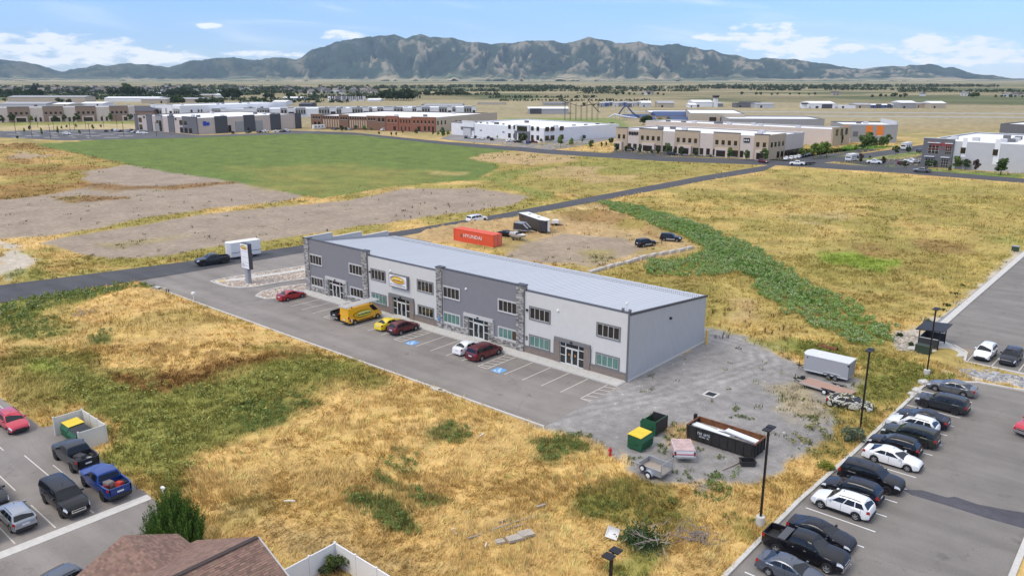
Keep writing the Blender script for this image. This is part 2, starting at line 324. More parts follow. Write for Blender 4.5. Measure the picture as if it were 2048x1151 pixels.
zone('gravel',None,.7,2.0,3,1,site=GRAVEL)
zone('gold',[(1330,855),(1370,850),(1400,875),(1380,900),(1340,895)],.7,1.5,1.5,.7); zone('gold',[(1240,895),(1265,915),(1250,935),(1235,930)],.6,1,1.5,.7)
zone('pale',[(1560,770),(1640,780),(1640,830),(1580,850),(1570,810)],1.5,3,3,.6)
zone('lawn',[(1660,300),(1700,290),(1780,292),(1850,285),(1700,306)],2,3,10,1); zone('lawn',[(1600,320),(1640,312),(1690,310),(1640,324)],2,2,8,1); zone('lawn',[(1700,320),(1760,310),(1840,300),(1850,308),(1740,328),(2048,350),(2048,358),(1710,333)],2,2,8,.8)
# far zones
zone('gravel',[(1570,322),(1650,330),(1800,338),(2048,352),(2048,300),(1840,300)],3,3,10,.25)
zone('pale',[(0,250),(270,248),(270,259),(0,262)],3,3,20,1); zone('green',[(0,245),(270,241),(270,247),(0,252)],3,3,20,.8)
zone('gold',[(880,278),(980,283),(1140,300),(1120,303),(900,288)],3,4,20,.8)
zone('lawn',[(1000,236),(1240,236),(1250,258),(1170,255),(1000,240)],5,8,30,.6)
TRACKS=[(ats((1100,835),(1200,812),(1330,785),(1450,750),(1530,722),(1520,700),(1480,685),(1430,672)),2.4,4.2,.55),(ats((1150,850),(1260,820),(1420,780),(1540,745)),1.6,5,.28),(ats((1110,845),(1170,868),(1230,905)),.9,5,.35)]
def vegcol(x,y,want=False):
    """albedo of the ground and plants at site points, from the zone map"""
    a,b=camxy(x,y); dist=np.maximum(b,1)
    n1=fbm(x/14,y/14,3); n2=fbm(x/3.1,y/3.1,11); n3=fbm(x/60,y/60,23)
    f1=np.array(C_['field']); c=np.empty(x.shape+(3,))
    g=(smooth(n1*.6+n3*.4,.42,.62)*(.35+.65*smooth(dist,85,125)))[...,None]
    c[:]=np.array(C_['gold'])*(1-g)+np.array(C_['olive'])*g*1.15
    far=smooth(dist,300,650)[...,None]
    st=fbm(a/300,b/110,31,5)[...,None]; s2=fbm(a/700,b/260,37,4)[...,None]; s3=fbm(a/160,b/420,47,4)[...,None]
    fc=np.array((.30,.26,.14))*(.6+.8*st); t1=smooth(s2,.5,.58); fc=fc*(1-t1)+np.array((.40,.335,.195))*t1*(.8+.4*st); t2=smooth(s2*.6+s3*.4,.50,.40)*.85; fc=fc*(1-t2)+np.array((.13,.155,.065))*t2*(.6+.8*st)
    fc=fc*.82
    t3=(smooth(dist,3500,7000)*.75)[...,None]; fc=fc*(1-t3)+(np.array((.17,.20,.11))*(.5+st)*(1-t1)+np.array((.40,.34,.20))*t1)*t3
    c=c*(1-far)+fc*far
    dmask=np.zeros(x.shape); gm=np.zeros(x.shape)
    for kind,P,soft,amp,ns,op in ZN:
        P_=np.array(P); mrg=soft+amp+2
        m=(x>P_[:,0].min()-mrg)&(x<P_[:,0].max()+mrg)&(y>P_[:,1].min()-mrg)&(y<P_[:,1].max()+mrg)
        if not m.any(): continue
        xx,yy=x[m],y[m]
        d=sdf(xx,yy,P)+(fbm(xx/ns,yy/ns,sum(map(ord,kind))%7+5)-.5)*2*amp
        w_=(1-smooth(d,-soft,soft))*op
        cc=c[m]; cc=cc*(1-w_[:,None])+np.array(C_[kind])*w_[:,None]; c[m]=cc
        dm=dmask[m]; dmask[m]=dm*(1-w_)+(w_ if kind in('dirt','gravel','sand','tarmac') else (w_*.55 if kind=='tan' else 0))
        gg=gm[m]; gm[m]=gg*(1-w_)+(w_ if kind in('green','dgreen','lime','lawn','crop') else 0)
    wl=(smooth(fbm(x/12,y/12,131,5),.48,.66)*(.08+.8*smooth(dist,85,125))*(1-dmask)*(1-gm)*(1-smooth(dist,300,600)))[...,None]; c=c*(1-wl)+np.array(C_['olive'])*1.05*wl
    wl=(smooth(fbm(x/9+40,y/9,151,5),.56,.70)*(.13+.1*smooth(dist,85,125))*(1-dmask)*(1-gm)*(1-smooth(dist,300,600)))[...,None]; c=c*(1-wl)+np.array(C_['brown'])*1.2*wl
    for P,wd,st,am in TRACKS:
        d=pdist(x,y,P); k_=np.exp(-(d/wd)**2)*(.45+.55*np.sin(d*st+fbm(x/3,y/3,9)*5))*am*(.4+1.2*fbm(x/2.5,y/2.5,19)); k_=np.clip(k_,0,1)[...,None]; c=c*(1-k_)+np.array((.42,.40,.37))*k_
    # fields: mottling
    k=(.80+.40*n2)[...,None]; c=c*(k*(1-dmask[...,None]*.6)+dmask[...,None]*.6)
    return (c,dmask,gm) if want else c
BUMPS=[(-74.5,-20.8,1.9,5.5,3.4,.5),(-66,-24,.8,10,6,.4),(-50,-26,.7,14,6,.1),(-30,-27,.45,10,6,0),(6,-33,.4,5,4,0),(-2,-24,.35,9,4,.3)]
BERM=ats((800,480),(900,464),(1010,452),(1110,441),(1190,433),(1230,441),(1270,453),(1305,466)); BANK=ats((240,735),(330,768),(450,742),(600,708))
def gz(x,y):
    z=np.zeros(x.shape)
    for bx,by,h,rx,ry,an in BUMPS:
        ca,sa=math.cos(an),math.sin(an); p=((x-bx)*ca+(y-by)*sa)/rx; q=(-(x-bx)*sa+(y-by)*ca)/ry; z+=h*np.exp(-(p*p+q*q))
    d=pdist(x,y,BERM); z+=1.8*np.exp(-(d/2.3)**2)*(.7+.6*fbm(x/4,y/4,77))
    a,b=camxy(x,y)
    z+=(fbm(x/2.2,y/2.2,41)-.42)*.42*(1-smooth(b,110,190))+ (fbm(x/9,y/9,43)-.4)*.7*(1-smooth(b,110,200))
    keep=np.ones(x.shape)
    for P,wd in ((ROAD_L+ROAD_R[::-1],5),(LOT,4),(RLOT,3.0),(UPLOT,3),(LLOT,4),(GRAVEL,3),([(-62,-3),(1,-3),(1,20),(-62,20)],4),(XROAD,12),([(-5,-80),(12,-80),(12,-43),(-5,-43)],3)):
        keep*=smooth(sdf(x,y,P),.15,wd)
    gr=1-smooth(sdf(x,y,GRAVEL),-.3,.6)
    return np.maximum(z,-.3)*keep-.02+.018*gr
# ---------------------------------------------------------------- ground sheet
ys=[]; py=1330.0
while py>158.2:
    ys.append(py); py-=max(.22,min(2.6,(py-155)*.02))
rows=[]
for q in ys:
    v=(q-PH/2)/F; dy=math.cos(PITCH)-v*math.sin(PITCH); dz=-math.sin(PITCH)-v*math.cos(PITCH); rows.append(dy*CAMH/-dz)
rows=[-900.,-250.,-60.]+rows+[rows[-1]*1.6,15500.]
sx=np.concatenate([-np.geomspace(.78,6,16)[::-1],np.linspace(-.76,.76,640),np.geomspace(.78,6,16)])
B=np.array(rows); base=np.maximum(np.abs(B),B[3]); base[:3]=[700,300,120]
AA=sx[None,:]*base[:,None]; BB=np.repeat(B[:,None],len(sx),1)
GX,GY=sitexy(AA,BB)
gcol,gdirt,ggreen=vegcol(GX.ravel(),GY.ravel(),True)
GZv=gz(GX.ravel(),GY.ravel())
nr_,nc=GX.shape
vs=np.stack([GX.ravel(),GY.ravel(),GZv],1)
i=np.arange(nr_-1)[:,None]*nc+np.arange(nc-1)[None,:]; fq=np.stack([i,i+1,i+1+nc,i+nc],-1).reshape(-1,4)
def npmesh(name,vs,fs,mats,cols=None,smoothf=False):
    k=fs.shape[1]; me=bpy.data.meshes.new(name); me.vertices.add(len(vs)); me.vertices.foreach_set('co',np.ascontiguousarray(vs,dtype=np.float32).ravel())
    me.loops.add(fs.size); me.loops.foreach_set('vertex_index',np.ascontiguousarray(fs,dtype=np.int32).ravel())
    me.polygons.add(len(fs)); me.polygons.foreach_set('loop_start',np.arange(0,fs.size,k,dtype=np.int32)); 
    for m in (mats if isinstance(mats,(list,tuple)) else [mats]): me.materials.append(m)
    me.update(calc_edges=True)
    if smoothf: me.polygons.foreach_set('use_smooth',np.ones(len(fs),bool))
    if cols is not None:
        a=me.attributes.new('Col','FLOAT_COLOR','POINT'); a.data.foreach_set('color',np.concatenate([cols,np.ones((len(cols),1))],1).astype(np.float32).ravel())
    return me
def ground_mat():
    m=bpy.data.materials.new('ground'); m.use_nodes=True; t=m.node_tree; b=t.nodes['Principled BSDF']; b.inputs['Roughness'].default_value=.95; b.inputs['Specular IOR Level'].default_value=.15
    n=t.nodes.new; l=t.links.new
    a=n('ShaderNodeAttribute'); a.attribute_name='Col'; geo=n('ShaderNodeNewGeometry')
    def noise(sc,det,lo,hi,mi=.3,ma=.7):
        q=n('ShaderNodeTexNoise'); q.inputs['Scale'].default_value=sc; q.inputs['Detail'].default_value=det; q.inputs['Roughness'].default_value=.65; l(geo.outputs['Position'],q.inputs['Vector'])
        r=n('ShaderNodeMapRange'); l(q.outputs[0],r.inputs[0]); r.inputs[1].default_value=mi; r.inputs[2].default_value=ma; r.inputs[3].default_value=lo; r.inputs[4].default_value=hi; return r.outputs[0],q.outputs[0]
    def mul(a_,b_):
        q=n('ShaderNodeMath'); q.operation='MULTIPLY'; l(a_,q.inputs[0]); l(b_,q.inputs[1]); return q.outputs[0]
    f1,_=noise(.9,5,.78,1.22); f2,q2=noise(6,4,.84,1.16); f3,_=noise(.12,4,.84,1.16)
    s=n('ShaderNodeVectorMath'); s.operation='SCALE'; l(a.outputs['Color'],s.inputs[0]); l(mul(mul(f1,f2),f3),s.inputs['Scale'])
    l(s.outputs[0],b.inputs['Base Color'])
    bp=n('ShaderNodeBump'); bp.inputs['Strength'].default_value=.6; bp.inputs['Distance'].default_value=.12; l(q2,bp.inputs['Height']); l(bp.outputs[0],b.inputs['Normal'])
    return m
gme=npmesh('ground',vs,fq[:,::-1] if False else fq,ground_mat(),gcol,True)
ground=link('ground',gme); tag(ground,kind='structure')
# ---------------------------------------------------------------- pavements
def asphalt(name,col,var=.12,scale=.35,crack=False):
    m=mat(name,col,.9,var=var,scale=scale,bump=.25,bscale=30,spec=.3); t=m.node_tree; b=t.nodes['Principled BSDF']
    # fine aggregate and broad streaks along the driving direction
    src=b.inputs['Base Color'].links[0].from_socket; g=t.nodes.new('ShaderNodeNewGeometry')
    def extra(src,sc,stretch,lo,hi,det=5):
        mp=t.nodes.new('ShaderNodeMapping'); mp.inputs['Scale'].default_value=stretch; t.links.new(g.outputs['Position'],mp.inputs[0])
        q=t.nodes.new('ShaderNodeTexNoise'); q.inputs['Scale'].default_value=sc; q.inputs['Detail'].default_value=det; t.links.new(mp.outputs[0],q.inputs['Vector'])
        r=t.nodes.new('ShaderNodeMapRange'); t.links.new(q.outputs[0],r.inputs[0]); r.inputs[1].default_value=.3; r.inputs[2].default_value=.7; r.inputs[3].default_value=lo; r.inputs[4].default_value=hi
        s=t.nodes.new('ShaderNodeVectorMath'); s.operation='SCALE'; t.links.new(src,s.inputs[0]); t.links.new(r.outputs[0],s.inputs['Scale']); return s.outputs[0]
    src=extra(src,9,(1,1,1),.9,1.1); src=extra(src,.5,(.12,1,1),.87,1.13,4); src=extra(src,.06,(1,1,1),.9,1.12,3)
    # oil spots and thin cracks
    def dark(src,val,lo,hi,k):
        r=t.nodes.new('ShaderNodeMapRange'); t.links.new(val,r.inputs[0]); r.inputs[1].default_value=lo; r.inputs[2].default_value=hi; r.inputs[3].default_value=k; r.inputs[4].default_value=1
        s=t.nodes.new('ShaderNodeVectorMath'); s.operation='SCALE'; t.links.new(src,s.inputs[0]); t.links.new(r.outputs[0],s.inputs['Scale']); return s.outputs[0]
    q=t.nodes.new('ShaderNodeTexNoise'); q.inputs['Scale'].default_value=.55; q.inputs['Detail'].default_value=3; t.links.new(g.outputs['Position'],q.inputs['Vector'])
    ng=t.nodes.new('ShaderNodeMath'); ng.operation='SUBTRACT'; ng.inputs[0].default_value=1; t.links.new(q.outputs[0],ng.inputs[1]); src=dark(src,ng.outputs[0],.27,.34,.80)
    wn_=t.nodes.new('ShaderNodeTexNoise'); wn_.inputs['Scale'].default_value=.4; wn_.inputs['Detail'].default_value=4; t.links.new(g.outputs['Position'],wn_.inputs['Vector'])
    ad=t.nodes.new('ShaderNodeVectorMath'); ad.operation='MULTIPLY_ADD'; t.links.new(wn_.outputs['Color'],ad.inputs[0]); ad.inputs[1].default_value=(5,5,0); t.links.new(g.outputs['Position'],ad.inputs[2])
    vo=t.nodes.new('ShaderNodeTexVoronoi'); vo.feature='DISTANCE_TO_EDGE'; vo.inputs['Scale'].default_value=.07; t.links.new(ad.outputs[0],vo.inputs['Vector']); src=dark(src,vo.outputs['Distance'],.0015,.005,.86)
    t.links.new(src,b.inputs['Base Color']); return m
M_road=asphalt('asphalt_road',(.082,.082,.088)); M_lot=asphalt('asphalt_lot',(.245,.22,.20)); M_rlot=asphalt('asphalt_right_lot',(.212,.195,.177)); M_patch=asphalt('asphalt_patch',(.085,.083,.095),.2,1.5)
M_conc=mat('concrete',(.56,.54,.50),.85,var=.12,scale=2.5,bump=.15,bscale=25); M_paint=mat('road_paint',(.62,.58,.52),.8,var=.25,scale=9)
M_white=mat('white_paint',(.78,.78,.76),.6)
def ssheet(name,pts,z,m): return tag(MB().sheet(pts,z).build(name,m),kind='structure')
tag(strip(ROAD_L,ROAD_R,.008).build('road',M_road),kind='structure')
ssheet('parking_lot_pavement',LOT,.004,M_lot); ssheet('right_parking_pavement',RLOT,.004,M_rlot); ssheet('upper_parking_pavement',UPLOT,.006,M_rlot); ssheet('left_parking_pavement',LLOT,.005,M_lot)
xl=ats((560,265),(720,270.5),(880,288),(1100,308),(1320,322),(1560,331),(1800,346),(2048,366),(2400,396)); xr=ats((560,260.5),(705,265),(875,282),(1160,303),(1330,313),(1590,321),(1800,337),(2048,357),(2400,384))
tag(strip(xl,xr,.012).build('cross_road',M_road),kind='structure')
tag(strip(ats((1590,331),(1720,318),(1850,300),(1960,285)),ats((1545,326),(1660,316),(1790,298),(1900,281)),.016).build('side_road',M_road),kind='structure')
ssheet('entry_drive_pavement',ats((1660,322),(1705,327),(1800,340),(1850,344),(1860,330),(1860,308),(1800,318)),.034,M_road)
ssheet('office_parking_pavement',ats((0,262),(0,275),(130,281),(360,276),(640,266),(640,262),(400,271),(275,259),(140,259)),.026,asphalt('asphalt_far',(.11,.11,.115)))
ssheet('tan_building_parking_pavement',ats((1215,310),(1230,300),(1560,320),(1600,324),(1760,300),(1730,297),(1585,318)),.04,M_road)
ssheet('white_building_parking_pavement',ats((880,278),(905,268),(1090,287),(1240,262),(1240,275),(1130,297),(1100,300)),.03,asphalt('asphalt_far2',(.25,.235,.225)))
ssheet('asphalt_patch',[(30.7,-5.3),(31.5,-5.8),(34.5,-5.7),(37,-5.75),(39.6,-5.55),(39.6,-2.7),(38,-3.3),(36,-3.9),(34.3,-3.75),(33.9,-4.3),(32,-4.4)],.009,M_patch)
# sidewalk with joints: each slab its own piece
sw=tag(MB().box(-61.0,-.02,-2.0,-.02,-.1,.09).build('front_sidewalk',M_conc),kind='structure')
slab=MB().box(-.745,.745,-.98,.98,-.02,.025).mesh('slab',M_conc)
for k in range(40): link('slab',slab,sw,(-60.2+k*1.52,-1.01,.115))
# kerbs
kb=MB(); ribbon(kb,[(-79.6,-15.6),(-74.9,-15.6),(-40,-15.62),(0.3,-15.5)],.22,-.05,.14); tag(kb.build('lot_kerb',M_conc),kind='structure')
kb=MB(); ribbon(kb,[(24.75,-75),(24.85,-13),(25.4,-1),(25.85,20.2),(26.9,23.2),(30.45,25.8),(36,26.6),(60,27.2)],.35,-.05,.15); tag(kb.build('right_lot_kerb',M_conc),kind='structure')
kb=MB(); ribbon(kb,[(39.9,-2.2),(39.9,-8),(39.9,-75)],.4,-.05,.15); tag(kb.build('right_lot_far_kerb',M_conc),kind='structure')
kb=MB(); ribbon(kb,[(22.95,170),(22.35,104),(21.85,60),(21.75,46),(22.4,40.0)],.9,-.05,.15); ribbon(kb,[(25.1,38.2),(27.0,36.2),(27.45,33.0),(27.6,32.4),(34,32.2),(70,33.1)],.3,-.05,.15); tag(kb.build('upper_lot_kerb',M_conc),kind='structure')
ssheet('gravel_shoulder',[(22.3,150),(21.8,104),(21.2,60),(20.6,44),(21.5,44),(21.9,60),(22.4,104),(23,150)],.05,mat('blue_gravel',(.25,.26,.28),.9,var=.35,scale=14,bump=.6,bscale=30))
tag(MB().box(-16.5,-15.5,-95,-47.2,-.03,.03).build('concrete_gutter',M_conc),kind='structure')
# landscaped islands
def island(name,pts):
    k=MB(); ribbon(k,pts,.3,-.05,.15,True); tag(k.build(name+'_kerb',M_conc),kind='structure')
M_rock=mat('river_rock',(.47,.40,.34),.9,attr='Col')
ISL1=[(-78.2,-7.5),(-75.8,-7.6),(-72.8,-7.5),(-70.4,-6.4),(-69.2,-4.6),(-68.8,-1),(-67.6,3.4),(-66.6,10),(-66,24),(-74.4,24),(-75.7,9.7),(-76.7,4),(-77.7,-1.1),(-78.3,-5.7)]
ISL2=[(-64.2,-7.6),(-65.6,-5.7),(-65.9,-2),(-64.4,2),(-63.2,8),(-61.3,8),(-61.3,-2.3),(-60.4,-2.3),(-60.4,-6.4),(-61.4,-7.5)]
for nm,I in (('sign_island',ISL1),('corner_island',ISL2)):
    island(nm,I); ssheet(nm+'_bed',I,.07,mat('rock_bed',(.33,.27,.225),.95,var=.4,scale=6,bump=.8,bscale=9))
ssheet('island_sidewalk',[(-78.2,-6.9),(-76.8,-7.3),(-75.2,-4.6),(-73.2,4),(-71.8,14),(-71,24),(-72.5,24),(-73.3,14),(-74.7,4),(-76.7,-4.2)],.10,M_conc)
ssheet('tactile_paving',[(-77.9,-6.6),(-77.0,-6.9),(-76.3,-5.8),(-77.0,-5.4)],.106,mat('tactile_yellow',(.62,.43,.12),.8))
def rocks(name,polys,n,smin,smax,cols,z0=.08,seed=1,flat=.6,excl=None):
    r=np.random.default_rng(seed); V_=[];F_=[];K=[]
    P=np.concatenate([np.array(p) for p in polys]); lo,hi=P.min(0),P.max(0)
    cand=r.uniform(lo,hi,(n*6,2)); ok=np.zeros(len(cand),bool)
    for p in polys: ok|=sdf(cand[:,0],cand[:,1],p)<-.15
    if excl is not None: ok&=sdf(cand[:,0],cand[:,1],excl)>.1
    cand=cand[ok][:n]
    for x,y in cand:
        s=r.uniform(smin,smax); b=len(V_); a=r.uniform(0,6.28); k=.8+.5*r.random()
        ca,sa=math.cos(a)*s,math.sin(a)*s; c=np.array(cols[r.integers(len(cols))])*(.75+.5*r.random())
        pts=[(1,.0,.05),(.5,.8,.1),(-.4,.85,0),(-1,.1,.1),(-.5,-.8,0),(.45,-.85,.05),(.25,.2,.75),(-.35,-.1,.65)]
        for q in pts:
            jx,jy=q[0]*(.8+.4*r.random())*k,q[1]*(.8+.4*r.random())
            V_.append((x+jx*ca-jy*sa,y+jx*sa+jy*ca,z0+q[2]*s*flat*1.4)); K.append(c)
        for f in ((0,1,6),(1,2,7),(1,7,6),(2,3,7),(3,4,7),(4,5,6),(4,6,7),(5,0,6)): F_.append([b+t for t in f])
    me=npmesh(name,np.array(V_),np.array(F_),M_rock,np.array(K)); return tag(link(name,me),kind='stuff')
SWK=[(-78.2,-6.9),(-76.8,-7.3),(-75.2,-4.6),(-73.2,4),(-71.8,14),(-71,24),(-72.5,24),(-73.3,14),(-74.7,4),(-76.7,-4.2)]
o=rocks('island_rocks',[ISL1,ISL2],4200,.10,.24,[(.52,.44,.37),(.40,.33,.28),(.58,.52,.46),(.33,.26,.22)],.07,3,excl=SWK); tag(o,'beige river rocks covering the sign island and corner island','rocks')
RIP=[(22.0,30.6),(25,29.4),(28,28.0),(31,27.0),(36,27.4),(60,28.0),(60,32.0),(34,31.2),(27.4,31.2),(26,31.6)]
o=rocks('riprap',[RIP],2600,.14,.34,[(.36,.36,.37),(.28,.28,.29),(.45,.45,.46),(.22,.22,.23)],.02,5); tag(o,'grey broken riprap stones along the upper parking kerb','rocks')
o=rocks('rubble',[ats((1770,668),(1850,650),(1880,640),(1870,690),(1835,700),(1800,702))],420,.07,.24,[(.40,.36,.31),(.33,.31,.28),(.46,.42,.37)],.02,6); tag(o,'pale rubble and stones at the ditch end by the kiosk','rocks')
o=rocks('field_stones',[GRAVEL],260,.04,.13,[(.5,.48,.45),(.33,.31,.3)],.0,8); tag(o,'loose pale stones scattered over the gravel yard','stones')
# ---------------------------------------------------------------- painted markings
def line(mb,x0,y0,x1,y1,wd,z):
    d=Vector((x1-x0,y1-y0)).normalized(); n=Vector((-d.y,d.x))*wd/2
    mb.add([(x0+n.x,y0+n.y,z),(x0-n.x,y0-n.y,z),(x1-n.x,y1-n.y,z),(x1+n.x,y1+n.y,z)],[(0,1,2,3)])
def marks(name,segs,wd,z,m=None):
    mb=MB()
    for s in segs: line(mb,*s,wd,z)
    return tag(mb.build(name,m or M_paint),kind='structure')
FL=[-57.9,-55.1,-52.3,-49.6,-46.9,-45.3,-42.5,-39.7,-37.0,-34.2,-31.55,-30.0,-27.3,-24.6,-21.8,-19.1,-16.35,-14.85,-12.1,-9.4,-6.65,-3.9,-1.2]
segs=[(x,-2.1,x,-7.3) for x in FL]
for a,b in ((-46.9,-45.3),(-31.55,-30.0),(-16.35,-14.85)):
    segs+=[(a,-7.3,b,-7.3)]+[(a,-2.9-k*1.0,b,-2.4-k*1.0) for k in range(5)]
segs+=[(-1.2,-7.3,.15,-7.3)]+[(-1.2,-2.9-k*1.1,.1,-2.5-k*1.1) for k in range(5)]
marks('parking_lines',segs,.11,.0085)
RL=[-27.5,-24.75,-21.95,-19.0,-16.2,-13.5,-10.7,-7.9,-5.1,-2.4,.3,3.05,5.8,8.5,11.2,13.85,16.5,19.05]
marks('parking_lines',[(25.65,y,31.0,y) for y in RL]+[(39.6,23,36.8,25.6)],.12,.0085,M_white)
marks('parking_lines',[(30.35,33.1,30.5,38.0),(33.1,33.1,33.25,38),(36,33.2,36,38),(27.75,33.2,27.75,38)],.11,.0105,M_paint)
marks('parking_lines',[(-32,y,-25.5,y) for y in (-51.3,-54.1)]+[(-22,y,-16.9,y) for y in (-51.3,-54.1,-56.9,-59.6)]+[(-47.5,-48.9,-40,-48.9),(-37.2,-52.2,-34.5,-52.2),(-28,-50.3,-24,-50.3)],.1,.0095,M_paint)
mb=MB()
for k in range(14): mb.box(24.9+k*.19,25.0+k*.19,33.3,38.0-(.0 if k>8 else (8-k)*.25),.009,.012)
tag(mb.build('hatched_paint',mat('faded_orange_paint',(.40,.29,.19),.85,var=.3,scale=5)),kind='structure')
M_blue=mat('disabled_blue',(.13,.36,.68),.7,var=.2,scale=6)
for x in (-28.65,-13.45):
    t=thing('accessible_symbol','blue painted wheelchair symbol '+('beside the dark red crossover' if x<-20 else 'beside the dark red minivan'),'marking',(x,-6.75,.0095))
    MB().sheet([(-.72,-.72),(.72,-.72),(.72,.72),(-.72,.72)],0).build('blue_square',M_blue,t)
    m=MB(); ang=[R(a) for a in range(-200,61,20)]
    for r0,r1,A in ((.30,.40,ang),):
        for a,b in zip(A,A[1:]): m.add([(r0*math.cos(a)-.08,r0*math.sin(a)-.2,.004),(r1*math.cos(a)-.08,r1*math.sin(a)-.2,.004),(r1*math.cos(b)-.08,r1*math.sin(b)-.2,.004),(r0*math.cos(b)-.08,r0*math.sin(b)-.2,.004)],[(0,1,2,3)])
    for s in ((-.15,.42,-.1,-.1),(-.12,.1,.2,.1),(-.1,-.1,.22,-.12),(.22,-.12,.38,-.5),(.36,-.48,.5,-.44)): line(m,*s,.1,.005)
    m.lathe([(.11,.004),(0.0,.0055)],10,o=(-.16,.55,0)); m.build('wheelchair',M_white,t)
# ---------------------------------------------------------------- mountains
SKY=[(-500,150),(-300,128),(-150,118),(0,113),(60,117),(105,125),(150,138),(180,137),(220,128),(300,125),(360,131),(410,118),(445,115),(490,112),(530,119),(575,112),(610,118),(640,98),(690,83),(745,76),(770,71),(800,71),(822,79),(850,69),(868,76),(900,76),(940,83),(1000,87),(1030,85),(1090,82),(1130,85),(1170,76),(1200,79),(1225,88),(1270,85),(1300,90),(1340,88),(1390,98),(1420,102),(1480,116),(1550,115),(1620,124),(1700,134),(1760,130),(1830,125),(1870,133),(1930,146),(2000,153),(2060,158),(2300,150),(2600,140)]
def mountains():
    pxs=np.linspace(-480,2560,900); prof=np.interp(pxs,[p[0] for p in SKY],[p[1] for p in SKY])
    tt=np.concatenate([np.linspace(0,.25,16)[:-1],np.linspace(.25,1,84),[1.06,1.3]]); D1=12600.
    ridge=(155-prof)/F+(fbm(pxs/16,pxs*0+3,91,4)-.5)*.0042; ax=(pxs-PW/2)/F
    P=np.repeat(pxs[None],len(tt),0); T=np.repeat(tt[:,None],len(pxs),1)
    S=np.clip((T-.25)/.75,0,2)                              # 0 at the foot, 1 on the crest
    D=np.where(T<.25,7600+(10700-7600)*T/.25,10700+(D1-10700)*S)
    top=np.maximum(ridge,0)[None]*D1*.985
    warp=(fbm(P/80,S*2.4,5,4)-.5)*240*(1-S*.6)+S*(vnoise(P/130,S*0,7)-.5)*110
    def rid(f,g_,sd,k): n=vnoise((P+warp*k)/f,S*g_,sd); return 1-np.abs(2*n-1)
    s1=rid(52,1.2,15,1.0)**1.2; s2=rid(21,2.2,25,1.2); s3=rid(9,2.0,28,1.3); s4=fbm(P/6,S*16,35,3)
    sp=s1*.40+s2*.32+s3*.20+s4*.08
    env=np.clip(np.sin(np.pi*np.clip(S*.93+.03,0,1)),0,1)**.8
    h=top*(np.power(np.clip(S,0,1),1.35)+(sp-.50)*.95*env)
    h=np.where(S>1,top*(1-(S-1)*3.0),h); h=np.minimum(h,top*(D/D1))
    bench=26*smooth(T,0,.3)*fbm(P/60,T*5,55,4)
    h=np.maximum(h,0)+bench*(1-smooth(S,.35,.7))-8*(1-smooth(T,0,.06))
    wx=ax[None]*D; x,y=sitexy(wx,D)
    g=fbm(P/22,S*6,61,4); r=fbm(P/8+s1*3,S*14,71,4); c=np.empty(P.shape+(3,))
    c[:]=np.array((.030,.050,.030))*(.5+1.0*g)[...,None]
    mid=smooth(pxs,520,720)[None]*.8+.2
    sage=(smooth(s1*.6+s2*.3+r*.4,.70,.95)*smooth(S,.02,.12))[...,None]*.6; c=c*(1-sage)+np.array((.085,.10,.055))*sage
    scar=(smooth(r*.7+s1*.45+s2*.25,.88,1.0)*smooth(S,.03,.15)*(1-.6*smooth(S,.6,.95))*mid)[...,None]*.85; c=c*(1-scar)+np.array((.32,.27,.19))*scar
    rock=(smooth(r,.58,.72)*smooth(S,.72,.92))[...,None]*.55; c=c*(1-rock)+np.array((.15,.145,.12))*rock
    f1=fbm(P/75,T*26,81,3); ap=(1-smooth(T+(f1-.5)*.10,.25,.36))[...,None]
    fl=np.where((f1>.51)[...,None],np.array((.42,.35,.22)),np.where((f1<.44)[...,None],np.array((.075,.105,.065)),np.array((.17,.18,.10))))
    c=c*(1-ap)+fl*ap
    idx=np.arange(len(tt)-1)[:,None]*len(pxs)+np.arange(len(pxs)-1)[None]; fs=np.stack([idx,idx+1,idx+1+len(pxs),idx+len(pxs)],-1).reshape(-1,4)
    m=mat('mountain_side',(.1,.12,.05),.95,attr='Col',spec=.1)
    return npmesh('mountains',np.stack([x.ravel(),y.ravel(),h.ravel()],1),fs,m,c.reshape(-1,3),True)
tag(link('mountains',mountains()),kind='structure')
# ---------------------------------------------------------------- haze
hx0,hy0=sitexy(0,7000)
hz=MB().box(-15500,15500,-9500,9500,-3,950).build('haze',[],loc=(hx0,hy0,0)); hz.rotation_euler=(0,0,YAW); tag(hz,'thin pale haze in the valley air','haze',kind='stuff')
hm=bpy.data.materials.new('haze'); hm.use_nodes=True; t=hm.node_tree; t.nodes.clear(); o_=t.nodes.new('ShaderNodeOutputMaterial'); pv=t.nodes.new('ShaderNodeVolumePrincipled')
pv.inputs['Color'].default_value=(.62,.80,1,1); pv.inputs['Density'].default_value=3.4e-5; pv.inputs['Anisotropy'].default_value=.1; t.links.new(pv.outputs[0],o_.inputs['Volume'])
hm.cycles.homogeneous_volume=True; hz.data.materials.append(hm); hz.display_type='WIRE'
# ---------------------------------------------------------------- the long commercial building
M_gray=mat('stucco_gray',(.215,.212,.225),.9,var=.05,scale=1.2,bump=.15,bscale=60); M_light=mat('stucco_light',(.61,.60,.57),.9,var=.04,scale=1.2,bump=.15,bscale=60)
M_trimd=mat('trim_dark',(.19,.185,.18),.7,var=.05); M_triml=mat('trim_light',(.52,.51,.49),.8,var=.05); M_cap=mat('metal_cap',(.09,.09,.10),.45,.4)
M_alu=mat('mullion',(.66,.66,.64),.5,.1); M_roofm=mat('roof_metal',(.54,.56,.59),.55,.12,var=.05,scale=.3,aniso=(4,.25,1)); M_panel=mat('wall_panel',(.485,.48,.475),.55,.05,var=.03,scale=.5)
M_glass=mat('glass_dark',(.028,.022,.017),.04,spec=.6); M_glassg=mat('glass_green',(.12,.225,.185),.12,spec=.5,var=.25,scale=1.5,aniso=(3,1,.3)); M_door=mat('glass_door',(.02,.022,.022),.04,spec=.6)
